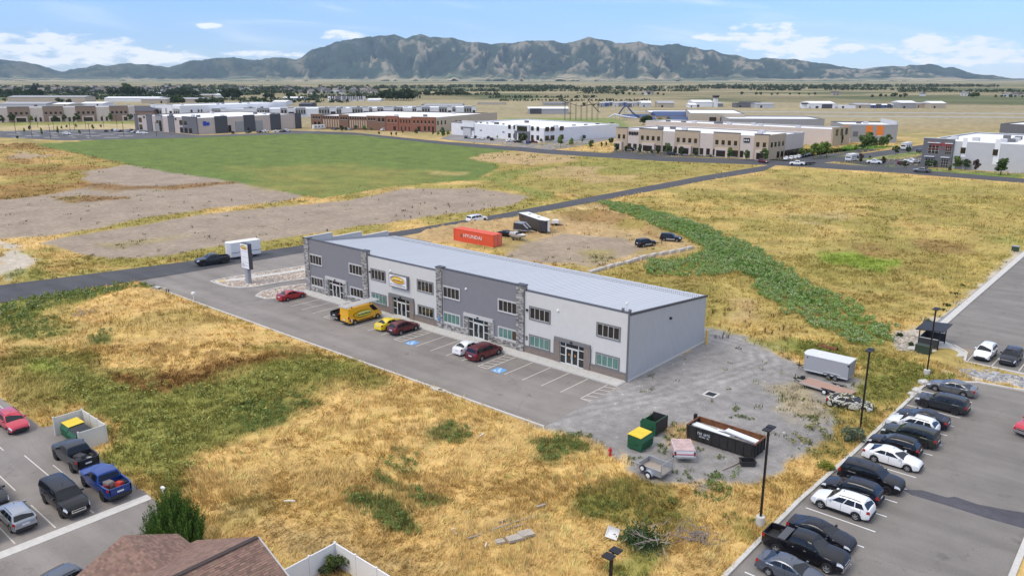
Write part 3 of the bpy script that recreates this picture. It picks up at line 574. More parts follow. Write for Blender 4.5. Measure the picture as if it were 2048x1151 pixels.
M_black=mat('black_metal',(.012,.012,.013),.5); M_stone=mat('ledge_stone',(.4,.38,.36),.9,attr='Col',bump=.4,bscale=25)
def brickmat(name,c1,c2,mo,bw=.22,bh=.075,axis='xz'):
    m=bpy.data.materials.new(name); m.use_nodes=True; t=m.node_tree; b=t.nodes['Principled BSDF']; b.inputs['Roughness'].default_value=.9
    tcn=t.nodes.new('ShaderNodeTexCoord'); se=t.nodes.new('ShaderNodeSeparateXYZ'); co=t.nodes.new('ShaderNodeCombineXYZ'); t.links.new(tcn.outputs['Object'],se.inputs[0])
    t.links.new(se.outputs[0 if axis[0]=='x' else 1],co.inputs[0]); t.links.new(se.outputs[2],co.inputs[1])
    k=t.nodes.new('ShaderNodeTexBrick'); t.links.new(co.outputs[0],k.inputs[0]); k.inputs['Color1'].default_value=(*c1,1); k.inputs['Color2'].default_value=(*c2,1); k.inputs['Mortar'].default_value=(*mo,1)
    k.inputs['Scale'].default_value=1; k.inputs['Brick Width'].default_value=bw; k.inputs['Row Height'].default_value=bh; k.inputs['Mortar Size'].default_value=.006
    t.links.new(k.outputs[0],b.inputs['Base Color']); bp=t.nodes.new('ShaderNodeBump'); bp.inputs['Distance'].default_value=.01; t.links.new(k.outputs[1],bp.inputs['Height']); bp.invert=True; t.links.new(bp.outputs[0],b.inputs['Normal']); return m
M_brick=brickmat('brown_brick',(.20,.155,.13),(.27,.21,.175),(.33,.30,.27))
def letters(par,x0,y,z0,w,h,n,m_,seed=3):
    """a line of lettering too small to read: separate upright strokes of letter size"""
    r=random.Random(seed+n); mb=MB(); x=x0-w/2; s=w/n
    for k in range(n):
        if r.random()<.12: x+=s; continue
        mb.box(x+.06*s,x+.30*s,y-.004,y,z0-h/2,z0+h/2); z=z0+h*r.choice((-.42,-.05,.3)); mb.box(x+.3*s,x+.8*s,y-.004,y,z,z+h*.16)
        if r.random()<.6: mb.box(x+.62*s,x+.85*s,y-.004,y,z0-h/2,z0+h*r.choice((.1,.5)))
        x+=s
    return mb.build('lettering',m_,par)
bl=thing('commercial_building','long two-storey grey and off-white commercial building with stone pillars','building')
# core and roof
MB().add([(-60.8,.2,0),(-.06,.2,0),(-.06,18.3,0),(-60.8,18.3,0),(-60.8,.2,7.80),(-.06,.2,7.80),(-.06,18.3,6.12),(-60.8,18.3,6.12)],[(0,1,5,4),(2,3,7,6),(3,0,4,7),(1,2,6,5)]).build('wall',M_panel,bl)
rf=MB().add([(-60.7,.25,7.86),(.05,.25,7.86),(.05,18.55,6.14),(-60.7,18.55,6.14),(-60.7,.25,7.98),(.05,.25,7.98),(.05,18.55,6.26),(-60.7,18.55,6.26)],[(0,3,2,1),(4,5,6,7),(0,1,5,4),(1,2,6,5),(2,3,7,6),(3,0,4,7)]).build('roof',M_roofm,bl)
sl_=(7.98-6.26)/18.3
mb=MB()
for k in range(100):
    x=-60.4+k*.605; mb.add([(x,.3,7.975),(x+.05,.3,7.975),(x+.05,18.54,6.262),(x,18.54,6.262),(x,.3,8.01),(x+.05,.3,8.01),(x+.05,18.54,6.295),(x,18.54,6.295)],[(4,5,6,7),(0,4,7,3),(1,2,6,5),(2,3,7,6)])
mb.build('standing_seams',M_roofm,rf)
for yy in (15.9,17.0):
    mb=MB(); zz=7.98-(yy-.25)*sl_
    for k in range(200): x=-60.3+k*.302; mb.box(x,x+.13,yy,yy+.06,zz-.02,zz+.075)
    tag(mb.build('snow_guard',M_trimd,rf),kind='stuff')
# metal side wall with vertical ribs
sw_=MB().add([(.0,.0,.15),(.0,18.35,.15),(.0,18.35,6.12),(.0,.0,7.86)],[(0,1,2,3)]).build('side_wall',M_panel,bl)
mb=MB()
for k in range(61):
    y=.15+k*.30; zt=7.86-(y/18.35)*1.74-.02; mb.add([(0,y,.15),(0,y+.1,.15),(0,y+.1,zt),(0,y,zt),(.05,y+.03,.15),(.05,y+.07,.15),(.05,y+.07,zt),(.05,y+.03,zt)],[(0,4,7,3),(4,5,6,7),(5,1,2,6)])
mb.build('wall_ribs',M_panel,sw_)
MB().add([(-.1,-.0,7.86),(-.1,18.6,6.12),(.09,18.6,6.12),(.09,-.0,7.86),(-.1,0,8.12),(-.1,18.6,6.36),(.09,18.6,6.36),(.09,0,8.12)],[(0,1,2,3),(4,7,6,5),(0,4,5,1),(1,5,6,2),(2,6,7,3),(3,7,4,0)]).build('rake_trim',M_cap,bl)
MB().box(-.12,.07,-.09,.0,.0,8.12).build('corner_trim',mat('corner_gray',(.14,.14,.15),.6),bl)
MB().box(-.05,.12,.05,18.3,0,.17).build('footing',M_conc,bl)
MB().box(.02,.28,8.95,9.2,5.35,5.6).build('wall_light',M_black,bl)
# far stepped parapet
for y0,y1,zt in ((-.0,5.3,8.72),(5.3,11.3,7.98),(11.3,17.2,7.22)):
    MB().box(-61.2,-60.85,y0,y1,0,zt).build('parapet_wall',M_light if False else mat('parapet_gray',(.44,.44,.45),.8),bl); MB().box(-61.26,-60.75,y0-.03,y1+.03,zt,zt+.09).build('coping',M_triml,bl)
def stones(mb,x0,x1,z0,z1,y,seed,axis=0,hmin=.11,hmax=.2):
    r=random.Random(seed); z=z0
    while z<z1-.03:
        h=min(r.uniform(hmin,hmax),z1-z); 
        if z1-z-h<.05: h=z1-z
        x=x0
        while x<x1-.02:
            l=min(r.uniform(.22,.6),x1-x)
            if x1-x-l<.1: l=x1-x
            g=r.choice((.14,.22,.30,.38,.46,.20,.33))*r.uniform(.85,1.15); wv=r.uniform(.94,1.03); mb.c=(g*1.03,g*.98,g*.93*wv)
            d=r.uniform(.01,.06)
            if axis==0: mb.box(x+.006,x+l-.006,y-d,y+.05,z+.005,z+h-.005)
            else: mb.box(y-.05,y+d,x+.006,x+l-.006,z+.005,z+h-.005)
            x+=l
        z+=h
    return mb
PIL=[(-61.15,-60.0),(-46.62,-45.42),(-30.72,-29.6),(-16.35,-15.15)]
for k,(a,b) in enumerate(PIL):
    p=MB().box(a,b,-.22,.5,0,8.66).build('stone_pillar',M_trimd,bl)
    m=MB(); stones(m,a,b,0,8.66,-.22,k+1); stones(m,-.22,.5,8.1 if k else 0,8.66,b,k+31,1); m.build('ledge_stones',M_stone,p)
    MB().box(a-.06,b+.06,-.32,.6,8.66,8.76).build('coping',M_cap,bl)
UN=[(-60.0,-46.62,8.6,M_gray,0),(-45.42,-30.72,8.08,M_light,1),(-29.6,-16.35,8.55,M_gray,0),(-15.15,-.12,8.08,M_light,1)]
def window(x0,x1,z0,z1,trim,glass,y=-.0):
    m=MB(); t=.16
    m.box(x0,x1,y-.09,y+.02,z1-t,z1); m.box(x0,x1,y-.11,y+.02,z0,z0+.13); m.box(x0,x0+t,y-.09,y+.02,z0+.13,z1-t); m.box(x1-t,x1,y-.09,y+.02,z0+.13,z1-t)
    o=m.build('window',trim,bl); xa,xb,za,zb=x0+t,x1-t,z0+.13,z1-t; w4=(xb-xa)/4
    m=MB()
    for k in range(5): m.box(xa+k*w4-.03,xa+k*w4+.03,y-.07,y-.005,za,zb)
    m.box(xa,xb,y-.065,y-.005,za-.001,za+.05); m.box(xa,xb,y-.065,y-.005,zb-.05,zb+.001); m.build('mullions',M_alu,o)
    for k in range(4):
        g=glass[k] if isinstance(glass,(list,tuple)) else glass
        MB().box(xa+k*w4+.03,xa+(k+1)*w4-.03,y-.035,y-.008,za+.05,zb-.05).build('pane',g,o)
    return o
SEED=[100]
for k,(a,b,zt,wm,bk) in enumerate(UN):
    MB().box(a,b,0.0,.3,0,zt).build('facade_panel',wm,bl); MB().box(a-.02 if k else a,b+.02,-.06,.42,zt,zt+.08).build('coping',M_cap,bl)
    trim=M_trimd if bk else M_triml; c=(a+b)/2 if not bk else (a+b)/2-.05
    c=[-53.35,-38.13,-22.97,-7.72][k]
    dx0,dx1=c-2.63,c+2.63; e0,e1=c-1.78,c+1.78
    GG=M_glassg; DK=M_glass
    wl=[(c-6.68,c-3.36),(c+3.38,c+6.66)]
    lows=[[DK,DK],[GG,DK],[GG,[GG,GG,GG,mat('glass_brown',(.09,.06,.035),.1)]],[GG,GG]][k]
    for (x0,x1),lg in zip(wl,lows):
        window(x0,x1,4.58,6.3,trim,DK); window(x0,x1,1.05,2.64,trim,lg)
    # wainscot
    for x0,x1 in ((a,dx0+.02),(dx1-.02,b)):
        if bk:
            MB().box(x0,x1,-.10,.0,0,.93).build('brick_wainscot',M_brick,bl); MB().box(x0,x1,-.15,.0,.93,1.03).build('ledge',M_trimd,bl)
        else:
            q=MB().box(x0,x1,-.10,.0,0,.95).build('stone_wainscot',M_trimd,bl); SEED[0]+=1
            stones(MB(),x0,x1,0,.95,-.10,SEED[0]).build('ledge_stones',M_stone,q); MB().box(x0,x1,-.15,.0,.95,1.04).build('ledge',M_triml,bl)
    # thin light trim beside the pillars on the grey units
    if not bk:
        for x0 in (a,b-.12): MB().box(x0,x0+.12,-.05,.0,1.04,zt).build('edge_trim',M_triml,bl)
    # entrance
    en=MB().box(dx0,dx1,-.24,.0,2.84,3.26).build('entrance',trim,bl)
    for x0,x1 in ((dx0+.02,e0),(e1,dx1-.02)):
        if bk: MB().box(x0,x1,-.20,.0,0,2.84).build('jamb',M_brick,en)
        else:
            j=MB().box(x0,x1,-.18,.0,0,2.84).build('jamb',M_trimd,en); SEED[0]+=1; stones(MB(),x0,x1,0,2.84,-.18,SEED[0]).build('ledge_stones',M_stone,en)
        MB().box(x0-(.1 if x0<c else -.0)-.001,x0,-.21,.0,1.0,2.84).build('edge_trim',trim,en) if x0<c else MB().box(x1,x1+.1,-.21,.0,1.0,2.84).build('edge_trim',trim,en)
    xs=[e0,e0+.83,c,e1-.83,e1]; m=MB()
    for x in (xs[0],xs[1],xs[3],xs[4]): m.box(x-.05,x+.05,-.09,.02,.1,2.84)
    m.box(e0,e1,-.09,.02,2.2,2.3); m.box(e0,e1,-.09,.02,2.76,2.84)
    for x0,x1 in ((xs[0],xs[1]),(xs[3],xs[4])): m.box(x0,x1,-.085,.02,1.15,1.24); m.box(x0,x1,-.085,.02,.1,.2)
    m.build('storefront_frame',M_alu,en)
    for x0,x1 in ((xs[0],xs[1]),(xs[3],xs[4])):
        for z0,z1 in ((.2,1.15),(1.24,2.2)): MB().box(x0+.05,x1-.05,-.05,-.02,z0,z1).build('sidelight',M_door,en)
    for x0,x1 in ((xs[0],xs[1]),(xs[1],xs[3]),(xs[3],xs[4])): MB().box(x0+.05,x1-.05,-.05,-.02,2.3,2.76).build('transom',M_door,en)
    for s in (-1,1):
        x0,x1=(xs[1]+.05,c-.01) if s<0 else (c+.01,xs[3]-.05)
        m=MB(); m.box(x0,x0+.09,-.1,-.01,.1,2.19); m.box(x1-.09,x1,-.1,-.01,.1,2.19); m.box(x0+.09,x1-.09,-.1,-.01,2.08,2.19); m.box(x0+.09,x1-.09,-.1,-.01,.1,.3)
        d=m.build('door',M_alu,en); MB().box(x0+.09,x1-.09,-.06,-.03,.3,2.08).build('pane',M_door,d); xh=c-.12*1 if s<0 else c+.12
        MB().tube((xh,-.16,.9),(xh,-.16,1.5),.02).build('handle',M_alu,d)
        if k==3: MB().lathe([(.16,-.062),(.0,-.066)],14,'y',((x0+x1)/2,0,1.4)).build('door_decal',mat('orange_decal',(.35,.17,.05),.6),d)
    MB().box(c-.12,c+.12,-.40,-.24,2.95,3.12).build('door_light',M_black,en)
    if k: MB().lathe([(.0,-.18),(.12,-.16),(.17,-.08),(.17,.0)],14,'y',(c-2.25 if k!=1 else -40.35,0,6.52)).build('dome_camera',M_white,bl,30)
for x in (-45.05,-14.85): MB().box(x,x+.25,-.2,.0,5.55,5.8).build('wall_light',M_black,bl)
MB().box(-14.95,-14.68,-.06,.0,1.75,2.25).build('number_plaque',M_black,bl)
letters(bl,-14.81,-.065,2.0,.2,.2,2,M_white)
MB().box(-30.35,-29.98,-.33,-.27,1.2,1.75).build('number_plaque',mat('plaque_blue',(.1,.25,.45),.5),bl)
# wall sign
M_signy=mat('logo_yellow',(.78,.53,.05),.5); M_signr=mat('logo_dark_red',(.11,.02,.02),.5); M_signw=mat('sign_white',(.80,.80,.82),.4); M_gold2=mat('logo_amber',(.70,.36,.04),.5)
def ellipse(mb,rx,rz,y,x0=0,z0=0,n=40,rot=0,inner=None,a0=0,a1=360):
    A=[R(a0+(a1-a0)*k/n) for k in range(n+1)]; c,s=math.cos(rot),math.sin(rot)
    def P(f,g,a): px,pz=f*math.cos(a),g*math.sin(a); return (x0+px*c-pz*s,y,z0+px*s+pz*c)
    if inner is None: mb.add([P(rx,rz,a) for a in A[:-1]],[tuple(range(n))])
    else:
        ix,iz,ox,oz=inner
        for a,b in zip(A,A[1:]):
            q=[P(rx,rz,a),P(rx,rz,b)]; r_=[(p[0]+ox,y,p[2]+oz) for p in (P(ix,iz,b),P(ix,iz,a))]; mb.add(q+r_,[(0,1,2,3)])
    return mb
def logo(parent,x0,y,z0,k,brand=True):
    """swoosh oval with a yellow field, dark crescents and a lettered bar"""
    ellipse(MB(),1.62*k,.56*k,y-.004,x0,z0,rot=-.04).build('logo_ring',M_signr,parent); ellipse(MB(),1.56*k,.53*k,y-.008,x0+.05*k,z0+.0*k).build('logo_ring',M_signw,parent)
    ellipse(MB(),1.42*k,.52*k,y-.012,x0+.0,z0-.0).build('logo_ring',M_signr,parent); ellipse(MB(),1.33*k,.46*k,y-.016,x0+.01,z0).build('logo_oval',M_signy,parent)
    ellipse(MB(),1.18*k,.20*k,y-.018,x0+.02,z0-.2*k).build('logo_shade',M_gold2,parent)
    MB().add([(x0-1.05*k,y-.021,z0-.09*k),(x0+1.05*k,y-.021,z0-.09*k),(x0+1.12*k,y-.021,z0-.005*k),(x0-.95*k,y-.021,z0-.005*k)],[(0,1,2,3)]).build('logo_bar',M_black,parent)
    letters(parent,x0+.02,y-.02,z0+.12*k,1.8*k,.2*k,9,M_signw)
sg=thing('wall_sign','rectangular lit-box sign with yellow oval logo on the off-white panel','sign',(-38.35,-.0,5.37))
MB().box(-1.95,1.95,-.42,.0,-.96,.96).build('sign_box',M_trimd,sg); MB().box(-1.8,1.8,-.44,-.42,-.83,.83).build('sign_face',M_signw,sg); logo(sg,0,-.441,.18,1.02)
letters(sg,0,-.452,-.56,3.2,.17,22,M_signr)
# weather station on the roof corner
ws=thing('weather_station','small white roof weather station at the building corner','antenna',(-.75,.55,7.95))
MB().tube((0,0,0),(0,0,.9),.035).build('mast',M_alu,ws); MB().lathe([(0,.85),(.13,.9),(.15,1.05),(.1,1.25),(0,1.3)],12).build('sensor_dome',M_white,ws,60)
MB().box(-.5,.5,-.04,.04,.3,.36).build('cross_arm',M_alu,ws)
for s in (-1,1): MB().box(s*.45-.13,s*.45+.13,-.13,.13,.1,.45).build('equipment_box',M_trimd,ws)
bo=thing('bollard','yellow steel bollard at the rear corner of the building','bollard',(.72,17.7,0)); MB().tube((0,0,0),(0,0,1.9),.12,n=14).build('post',mat('bollard_yellow',(.72,.42,.03),.5),bo,40); MB().lathe([(.12,1.9),(.09,1.97),(0,2)],14).build('cap',MATS['bollard_yellow'],bo)
dr=thing('storm_drain','square storm drain grate in the gravel yard','drain',(8.93,2.95,0)); MB().box(-.75,.75,-.75,.75,-.1,.03).build('concrete_collar',M_conc,dr); m=MB()
for k in range(9): m.box(-.48+k*.11,-.42+k*.11,-.5,.5,.03,.045)
m.box(-.5,.5,-.5,-.45,.03,.045); m.box(-.5,.5,.45,.5,.03,.045); m.build('grate',M_black,dr); MB().sheet([(-.5,-.5),(.5,-.5),(.5,.5),(-.5,.5)],.033).build('pit',M_black,dr)
# pylon sign
ps=thing('pylon_sign','tall grey pylon sign with white panels on the rock island','sign',(-72.0,-4.1,.07))
MB().box(-.55,.55,-.38,.38,0,3.4).build('post',mat('pylon_gray',(.33,.35,.39),.5,.2),ps); MB().box(-1.5,1.5,-.42,.42,3.2,8.6).build('cabinet',M_cap,ps)
for k,(z0,z1) in enumerate(((6.95,8.5),(5.75,6.9),(4.6,5.7),(3.3,4.55))): MB().box(-1.4,1.4,-.45,-.42,z0,z1).build('sign_panel',M_signw,ps)
ps.scale=(.8,.8,.8); logo(ps,0,-.451,7.75,.8); m=MB(); m.box(-1.05,-.4,-.47,-.45,3.7,4.25); m.build('panel_logo',M_trimd,ps); MB().box(-.92,-.55,-.475,-.47,3.8,4.1).build('panel_logo',M_signw,ps); letters(ps,.45,-.455,3.95,1.4,.24,9,mat('grey_letter',(.42,.42,.44),.6))
# ---------------------------------------------------------------- vehicles
M_tyre=mat('tyre',(.018,.018,.019),.85); M_rim=mat('rim_alloy',(.45,.46,.47),.35,.7); M_rimd=mat('rim_dark',(.06,.06,.065),.4,.6); M_carglass=mat('car_glass',(.010,.013,.017),.04,spec=.4); M_trimb=mat('car_trim',(.022,.022,.024),.6)
M_head=mat('headlight',(.62,.64,.66),.15,.1,spec=.8); M_tail=mat('taillight',(.36,.015,.015),.2); M_chrome=mat('chrome',(.6,.61,.62),.2,.9); M_plate=mat('number_plate',(.66,.67,.70),.5)
def paintm(name,c,metal=.25,rough=.28): return mat('paint_'+name,c,rough,metal,coat=.7 if max(c)>.06 else .4,spec=.5 if max(c)>.06 else .2)
PNT={'black':paintm('black',(.008,.008,.011),0),'navy':paintm('navy',(.010,.012,.022),0),'charcoal':paintm('charcoal',(.035,.038,.043),.2),'slate':paintm('slate',(.10,.115,.145),.45),'silver':paintm('silver',(.36,.38,.41),.5),'white':paintm('white',(.80,.80,.79),0,.35),'red':paintm('red',(.40,.018,.022),.2),'maroon':paintm('maroon',(.135,.012,.016),.3),'crimson':paintm('crimson',(.55,.03,.06),.2),'yellow':paintm('yellow',(.80,.60,.02),0),'amber':paintm('amber',(.82,.42,.015),0),'blue':paintm('blue',(.015,.055,.26),.4),'green':paintm('green',(.035,.042,.036),.35),'grey':paintm('grey',(.16,.165,.17),.45),'tan':paintm('tan',(.42,.37,.29),.2)}
WH={}
def wheel_meshes(r,wd,dark):
    key=(round(r,3),wd,dark)
    if key in WH: return WH[key]
    t=MB().lathe([(r*.62,-wd/2+.01),(r*.9,-wd/2),(r*.985,-wd/2+.03),(r,0),(r*.985,wd/2-.03),(r*.9,wd/2),(r*.62,wd/2-.01)],20,'y').mesh('tyre',M_tyre,40)
    m=MB(); m.lathe([(r*.64,wd/2-.012),(r*.58,wd/2-.03),(r*.55,wd/2-.06)],20,'y')
    for k in range(5):
        a=k*2*math.pi/5
        for da in (-.16,.16):
            c0=(r*.1*math.cos(a),wd/2-.03,r*.1*math.sin(a)); c1=(r*.6*math.cos(a+da),wd/2-.025,r*.6*math.sin(a+da)); m.tube(c0,c1,.034 if not dark else .042,.028,4)
    m.lathe([(0,wd/2-.01),(r*.16,wd/2-.012),(r*.17,wd/2-.05)],10,'y'); k=len(m.f)
    ri=m.mesh('rim',M_rimd if dark else M_rim,40)
    di=MB().lathe([(0,wd/2-.075),(r*.6,wd/2-.075)],16,'y').mesh('brake',M_trimb)
    WH[key]=(t,ri,di); return WH[key]
SPEC={ # L,W,H,wheelbase,wheel r,sill,nose,cowl,deck, cab xs: windshield base, roof front, roof rear, rear base ; side windows
 'sedan':dict(L=4.75,W=1.83,H=1.45,wb=2.75,r=.335,zs=.24,nz=.70,cz=.95,dz=1.02,cab=(1.12,.18,-1.0,-1.92),sw=((.13,.50),(.53,.84)),ang=1),
 'compact':dict(L=4.5,W=1.76,H=1.46,wb=2.6,r=.31,zs=.24,nz=.70,cz=.96,dz=1.03,cab=(1.10,.20,-1.0,-1.78),sw=((.13,.50),(.53,.84)),ang=1),
 'crossover':dict(L=4.55,W=1.86,H=1.66,wb=2.68,r=.355,zs=.30,nz=.82,cz=1.06,dz=1.10,cab=(1.12,.30,-1.72,-2.12),sw=((.13,.40),(.43,.68),(.71,.92)),clad=1,rails=1,ang=1),
 'boxsuv':dict(L=4.85,W=1.90,H=1.72,wb=2.82,r=.375,zs=.30,nz=.95,cz=1.12,dz=1.16,cab=(1.15,.48,-2.12,-2.30),sw=((.11,.38),(.41,.66),(.69,.95)),rails=1,clad=1,darkrim=1),
 'bigsuv':dict(L=5.0,W=1.98,H=1.78,wb=2.9,r=.39,zs=.32,nz=.98,cz=1.15,dz=1.17,cab=(1.18,.50,-2.12,-2.34),sw=((.11,.38),(.41,.66),(.69,.95)),rails=1,darkrim=1),
 'suburban':dict(L=5.7,W=2.05,H=1.92,wb=3.3,r=.42,zs=.38,nz=1.05,cz=1.25,dz=1.27,cab=(1.35,.72,-2.55,-2.72),sw=((.10,.33),(.36,.60),(.63,.96)),rails=1,darkrim=1,chrome=1),
 'wagon':dict(L=4.45,W=1.80,H=1.6,wb=2.67,r=.345,zs=.30,nz=.80,cz=1.02,dz=1.06,cab=(1.12,.25,-1.68,-2.05),sw=((.13,.40),(.43,.68),(.71,.92)),clad=1,rails=1),
 'minivan':dict(L=5.1,W=1.98,H=1.76,wb=3.03,r=.35,zs=.26,nz=.85,cz=1.08,dz=1.12,cab=(1.65,.72,-2.2,-2.42),sw=((.14,.38),(.41,.68),(.71,.95)),rails=1),
 'pickup':dict(L=5.85,W=2.03,H=1.92,wb=3.6,r=.41,zs=.42,nz=1.08,cz=1.24,dz=1.27,cab=(1.30,.62,-.82,-1.02),sw=((.12,.52),(.55,.92)),bed=1,chrome=1),
 'bigpickup':dict(L=5.95,W=2.15,H=2.02,wb=3.65,r=.46,zs=.52,nz=1.2,cz=1.34,dz=1.38,cab=(1.30,.62,-.82,-1.02),sw=((.12,.52),(.55,.92)),bed=1,darkrim=1,flare=1),
 'oldsuv':dict(L=4.5,W=1.78,H=1.75,wb=2.68,r=.36,zs=.40,nz=1.0,cz=1.10,dz=1.12,cab=(.85,.35,-2.0,-2.15),sw=((.10,.38),(.41,.66),(.69,.96)),clad=2),
 'van':dict(L=6.0,W=2.05,H=2.55,wb=4.04,r=.36,zs=.32,nz=1.05,cz=1.38,dz=1.4,cab=(2.45,1.35,-2.93,-2.99),sw=((.82,.985),),tallwin=1),
}
def build_car(kind,paint):
    S=SPEC[kind]; L,W,Hh,wb,r,zs=S['L'],S['W'],S['H'],S['wb'],S['r'],S['zs']; hl=L/2
    xf,xt,xrt,xrb=S['cab']; off=.06 if kind!='van' else -.1; xw=(wb/2+off+.02,-wb/2+off-.0)
    if kind=='van': xw=(wb/2+.0+.12,-wb/2+.12)
    top=[(-hl,S['dz']-.16),(-hl+.06,S['dz']-.02),(min(xrb,-hl+.3),S['dz']),(xf,S['cz']),(hl-.75,(S['cz']*.45+S['nz']*.55)+.06),(hl-.22,S['nz']+.03),(hl-.06,S['nz']-.06),(hl,S['nz']-.18)]
    top.sort(); TX=[p[0] for p in top]; TZ=[p[1] for p in top]
    bed=S.get('bed'); xb=xrb-.04; Ra=r*1.17
    def zt(x): return float(np.interp(x,TX,TZ))
    def sec(x,side=None):
        t=abs(x)/hl; w=W/2*(1-.16*max(0,(t-.68)/.32)**2.6)
        zb=zs+.10*max(0,(t-.8)/.2)**2; arch=False
        for q in xw:
            if abs(x-q)<Ra: zb=max(zb,r+math.sqrt(max(0,Ra*Ra-(x-q)**2))*.97)
        z=zt(x); 
        if bed and x<xb:
            z=S['dz']+.02; fl=zs+.38; h=z-zb
            pts=[(w*.95,zb),(w*.985,zb+.15*h),(w,zb+.5*h),(w*.995,zb+.8*h),(w*.97,z),(w*.86,z),(w*.85,fl),(0,fl)]
        else:
            h=z-zb; pts=[(w*.95,zb),(w*.985,zb+.15*h),(w,zb+.45*h),(w*.985,zb+.76*h),(w*.94,z-.035),(w*.82,z),(w*.42,z+.03),(0,z+.035)]
        return pts
    xs=sorted(set([round(v,4) for v in np.linspace(-hl,hl,45)]+[round(q+d,4) for q in xw for d in (-Ra+.001,Ra-.001,-Ra*.9,Ra*.9,0)]+([round(xb-.005,4),round(xb+.005,4)] if bed else [])))
    m=MB(); ring=[]
    for x in xs:
        p=sec(x); ring.append([(x,-y,z) for y,z in p]+[(x,y,z) for y,z in p[::-1][1:]])
    n=len(ring[0]); m.add([q for rr in ring for q in rr],[(i*n+j,i*n+j+1,(i+1)*n+j+1,(i+1)*n+j)[::-1] for i in range(len(xs)-1) for j in range(n-1)]+[tuple(range(n)),tuple((len(xs)-1)*n+j for j in range(n))[::-1]])
    root=bpy.data.objects.new(kind,None); COL.objects.link(root)
    body=m.build('body',paint,root,38)
    # cabin shell
    wbt,wtp=W/2*.935,W/2*(.74 if kind not in('van','boxsuv','suburban','bigsuv','oldsuv') else .80); zb0=S['cz']-.03
    if kind=='van': wtp=W/2*.86
    def cab(s,h,side=1,o=0):   # s 0 rear..1 front, h 0 belt..1 roof edge
        xb_=xrb+(xf-xrb)*s; xt_=xrt+(xt-xrt)*s; zr=Hh-.09-.10*(2*s-1)**2*(.7 if kind!='van' else .4)
        zl=zt(xb_)-.03 if not bed else S['cz']-.02
        x=xb_+(xt_-xb_)*h; y=wbt+(wtp-wbt)*h*(.55+.45*h); z=zl+(zr-zl)*h
        return (x,side*(y+o),z+o*.2)
    ns=12; m=MB(); rg=[]
    for i in range(ns+1):
        s=i/ns; a=[cab(s,h,-1) for h in (0,.35,.7,1)]; zr=a[-1][2]; xx=a[-1][0]
        a+=[(xx,-wtp*.82,zr+.065),(xx,-wtp*.4,zr+.088),(xx,0,zr+.092)]; b=[(p[0],-p[1],p[2]) for p in a[::-1][1:]]; rg.append(a+b)
    n=len(rg[0]); m.add([q for g in rg for q in g],[(i*n+j,i*n+j+1,(i+1)*n+j+1,(i+1)*n+j)[::-1] for i in range(ns) for j in range(n-1)]+[tuple(range(n)),tuple(ns*n+j for j in range(n))[::-1]])
    m.build('cabin',paint,root,38)
    # glass
    for side in (-1,1):
        for s0,s1 in S['sw']:
            m=MB(); A=[];nn=4
            f0,f1=(1-s1),(1-s0)
            if kind=='van': f0,f1=s1-.165,s1
            h0,h1=(.10,.86)
            for i in range(nn+1):
                s=f0+(f1-f0)*i/nn; A+= [cab(s,h0+(h1-h0)*k/3,side,.012) for k in range(4)]
            m.add(A,[((i*4+k),(i*4+k+1),((i+1)*4+k+1),((i+1)*4+k)) if side<0 else ((i*4+k),((i+1)*4+k),((i+1)*4+k+1),(i*4+k+1)) for i in range(nn) for k in range(3)])
            m.build('side_window',M_carglass,root,60)
    def endglass(name,s,k,h0=.08,h1=.93,wf=.9):
        m=MB(); A=[]
        for i in range(7):
            u=-1+2*i/6
            for j in range(4):
                h=h0+(h1-h0)*j/3; p=cab(s,h,1); bulge=.0
                A.append((p[0]+k*.014,u*p[1]*wf,p[2]+.012))
        m.add(A,[((i*4+j),(i*4+j+1),((i+1)*4+j+1),((i+1)*4+j)) if k<0 else ((i*4+j),((i+1)*4+j),((i+1)*4+j+1),(i*4+j+1)) for i in range(6) for j in range(3)]); m.build(name,M_carglass,root,60)
    endglass('windshield',1,1)
    if kind!='van': endglass('rear_window',0,-1,.12 if not S.get('ang') else .08,.9,.86)
    # patches lying on the body skin
    def skin(x,t):
        p=sec(x); i=min(int(t),6); f=t-i; return (x,p[i][0]+(p[i+1][0]-p[i][0])*f,p[i][1]+(p[i+1][1]-p[i][1])*f)
    def patch(name,x0,x1,t0,t1,mt,o=.012,nx=4,nt=2,parent=None):
        for side in (-1,1):
            m=MB(); A=[]
            for i in range(nx+1):
                x=x0+(x1-x0)*i/nx
                for j in range(nt+1):
                    q=skin(x,t0+(t1-t0)*j/nt); A.append((q[0]+(o if x>0 else -o)*.6,side*(q[1]+o),q[2]+o*.4))
            m.add(A,[((i*(nt+1)+j),(i*(nt+1)+j+1),((i+1)*(nt+1)+j+1),((i+1)*(nt+1)+j)) if side<0 else ((i*(nt+1)+j),((i+1)*(nt+1)+j),((i+1)*(nt+1)+j+1),(i*(nt+1)+j+1)) for i in range(nx) for j in range(nt)])
            m.build(name,mt,parent or root,60)
    patch('headlight',hl-.42,hl-.005,2.7,4.3,M_head); patch('taillight',-hl+.24,-hl+.004,2.6,4.0 if not S.get('bed') else 3.9,M_tail)
    for sx in ((xf-.18,-.12 if not bed else .12,xrb+.5 if not bed else -.9) if kind!='van' else (1.75,.75,-.6)): patch('door_seam',sx,sx+.022,.5,3.9,M_black,.006,1,5)
    # front and rear faces
    wn=W/2*.84
    MB().box(hl-.02,hl+.03,-wn*.62,wn*.62,zs+.22,S['nz']-.20).build('grille',M_chrome if S.get('chrome') else M_trimb,root)
    if S.get('chrome'): MB().box(hl+.0,hl+.036,-wn*.55,wn*.55,zs+.30,S['nz']-.27).build('grille_mesh',M_trimb,root)
    MB().box(hl-.14,hl+.045,-wn*.93,wn*.93,zs+.02,zs+.21).build('front_bumper',M_chrome if kind=='pickup' else M_trimb,root)
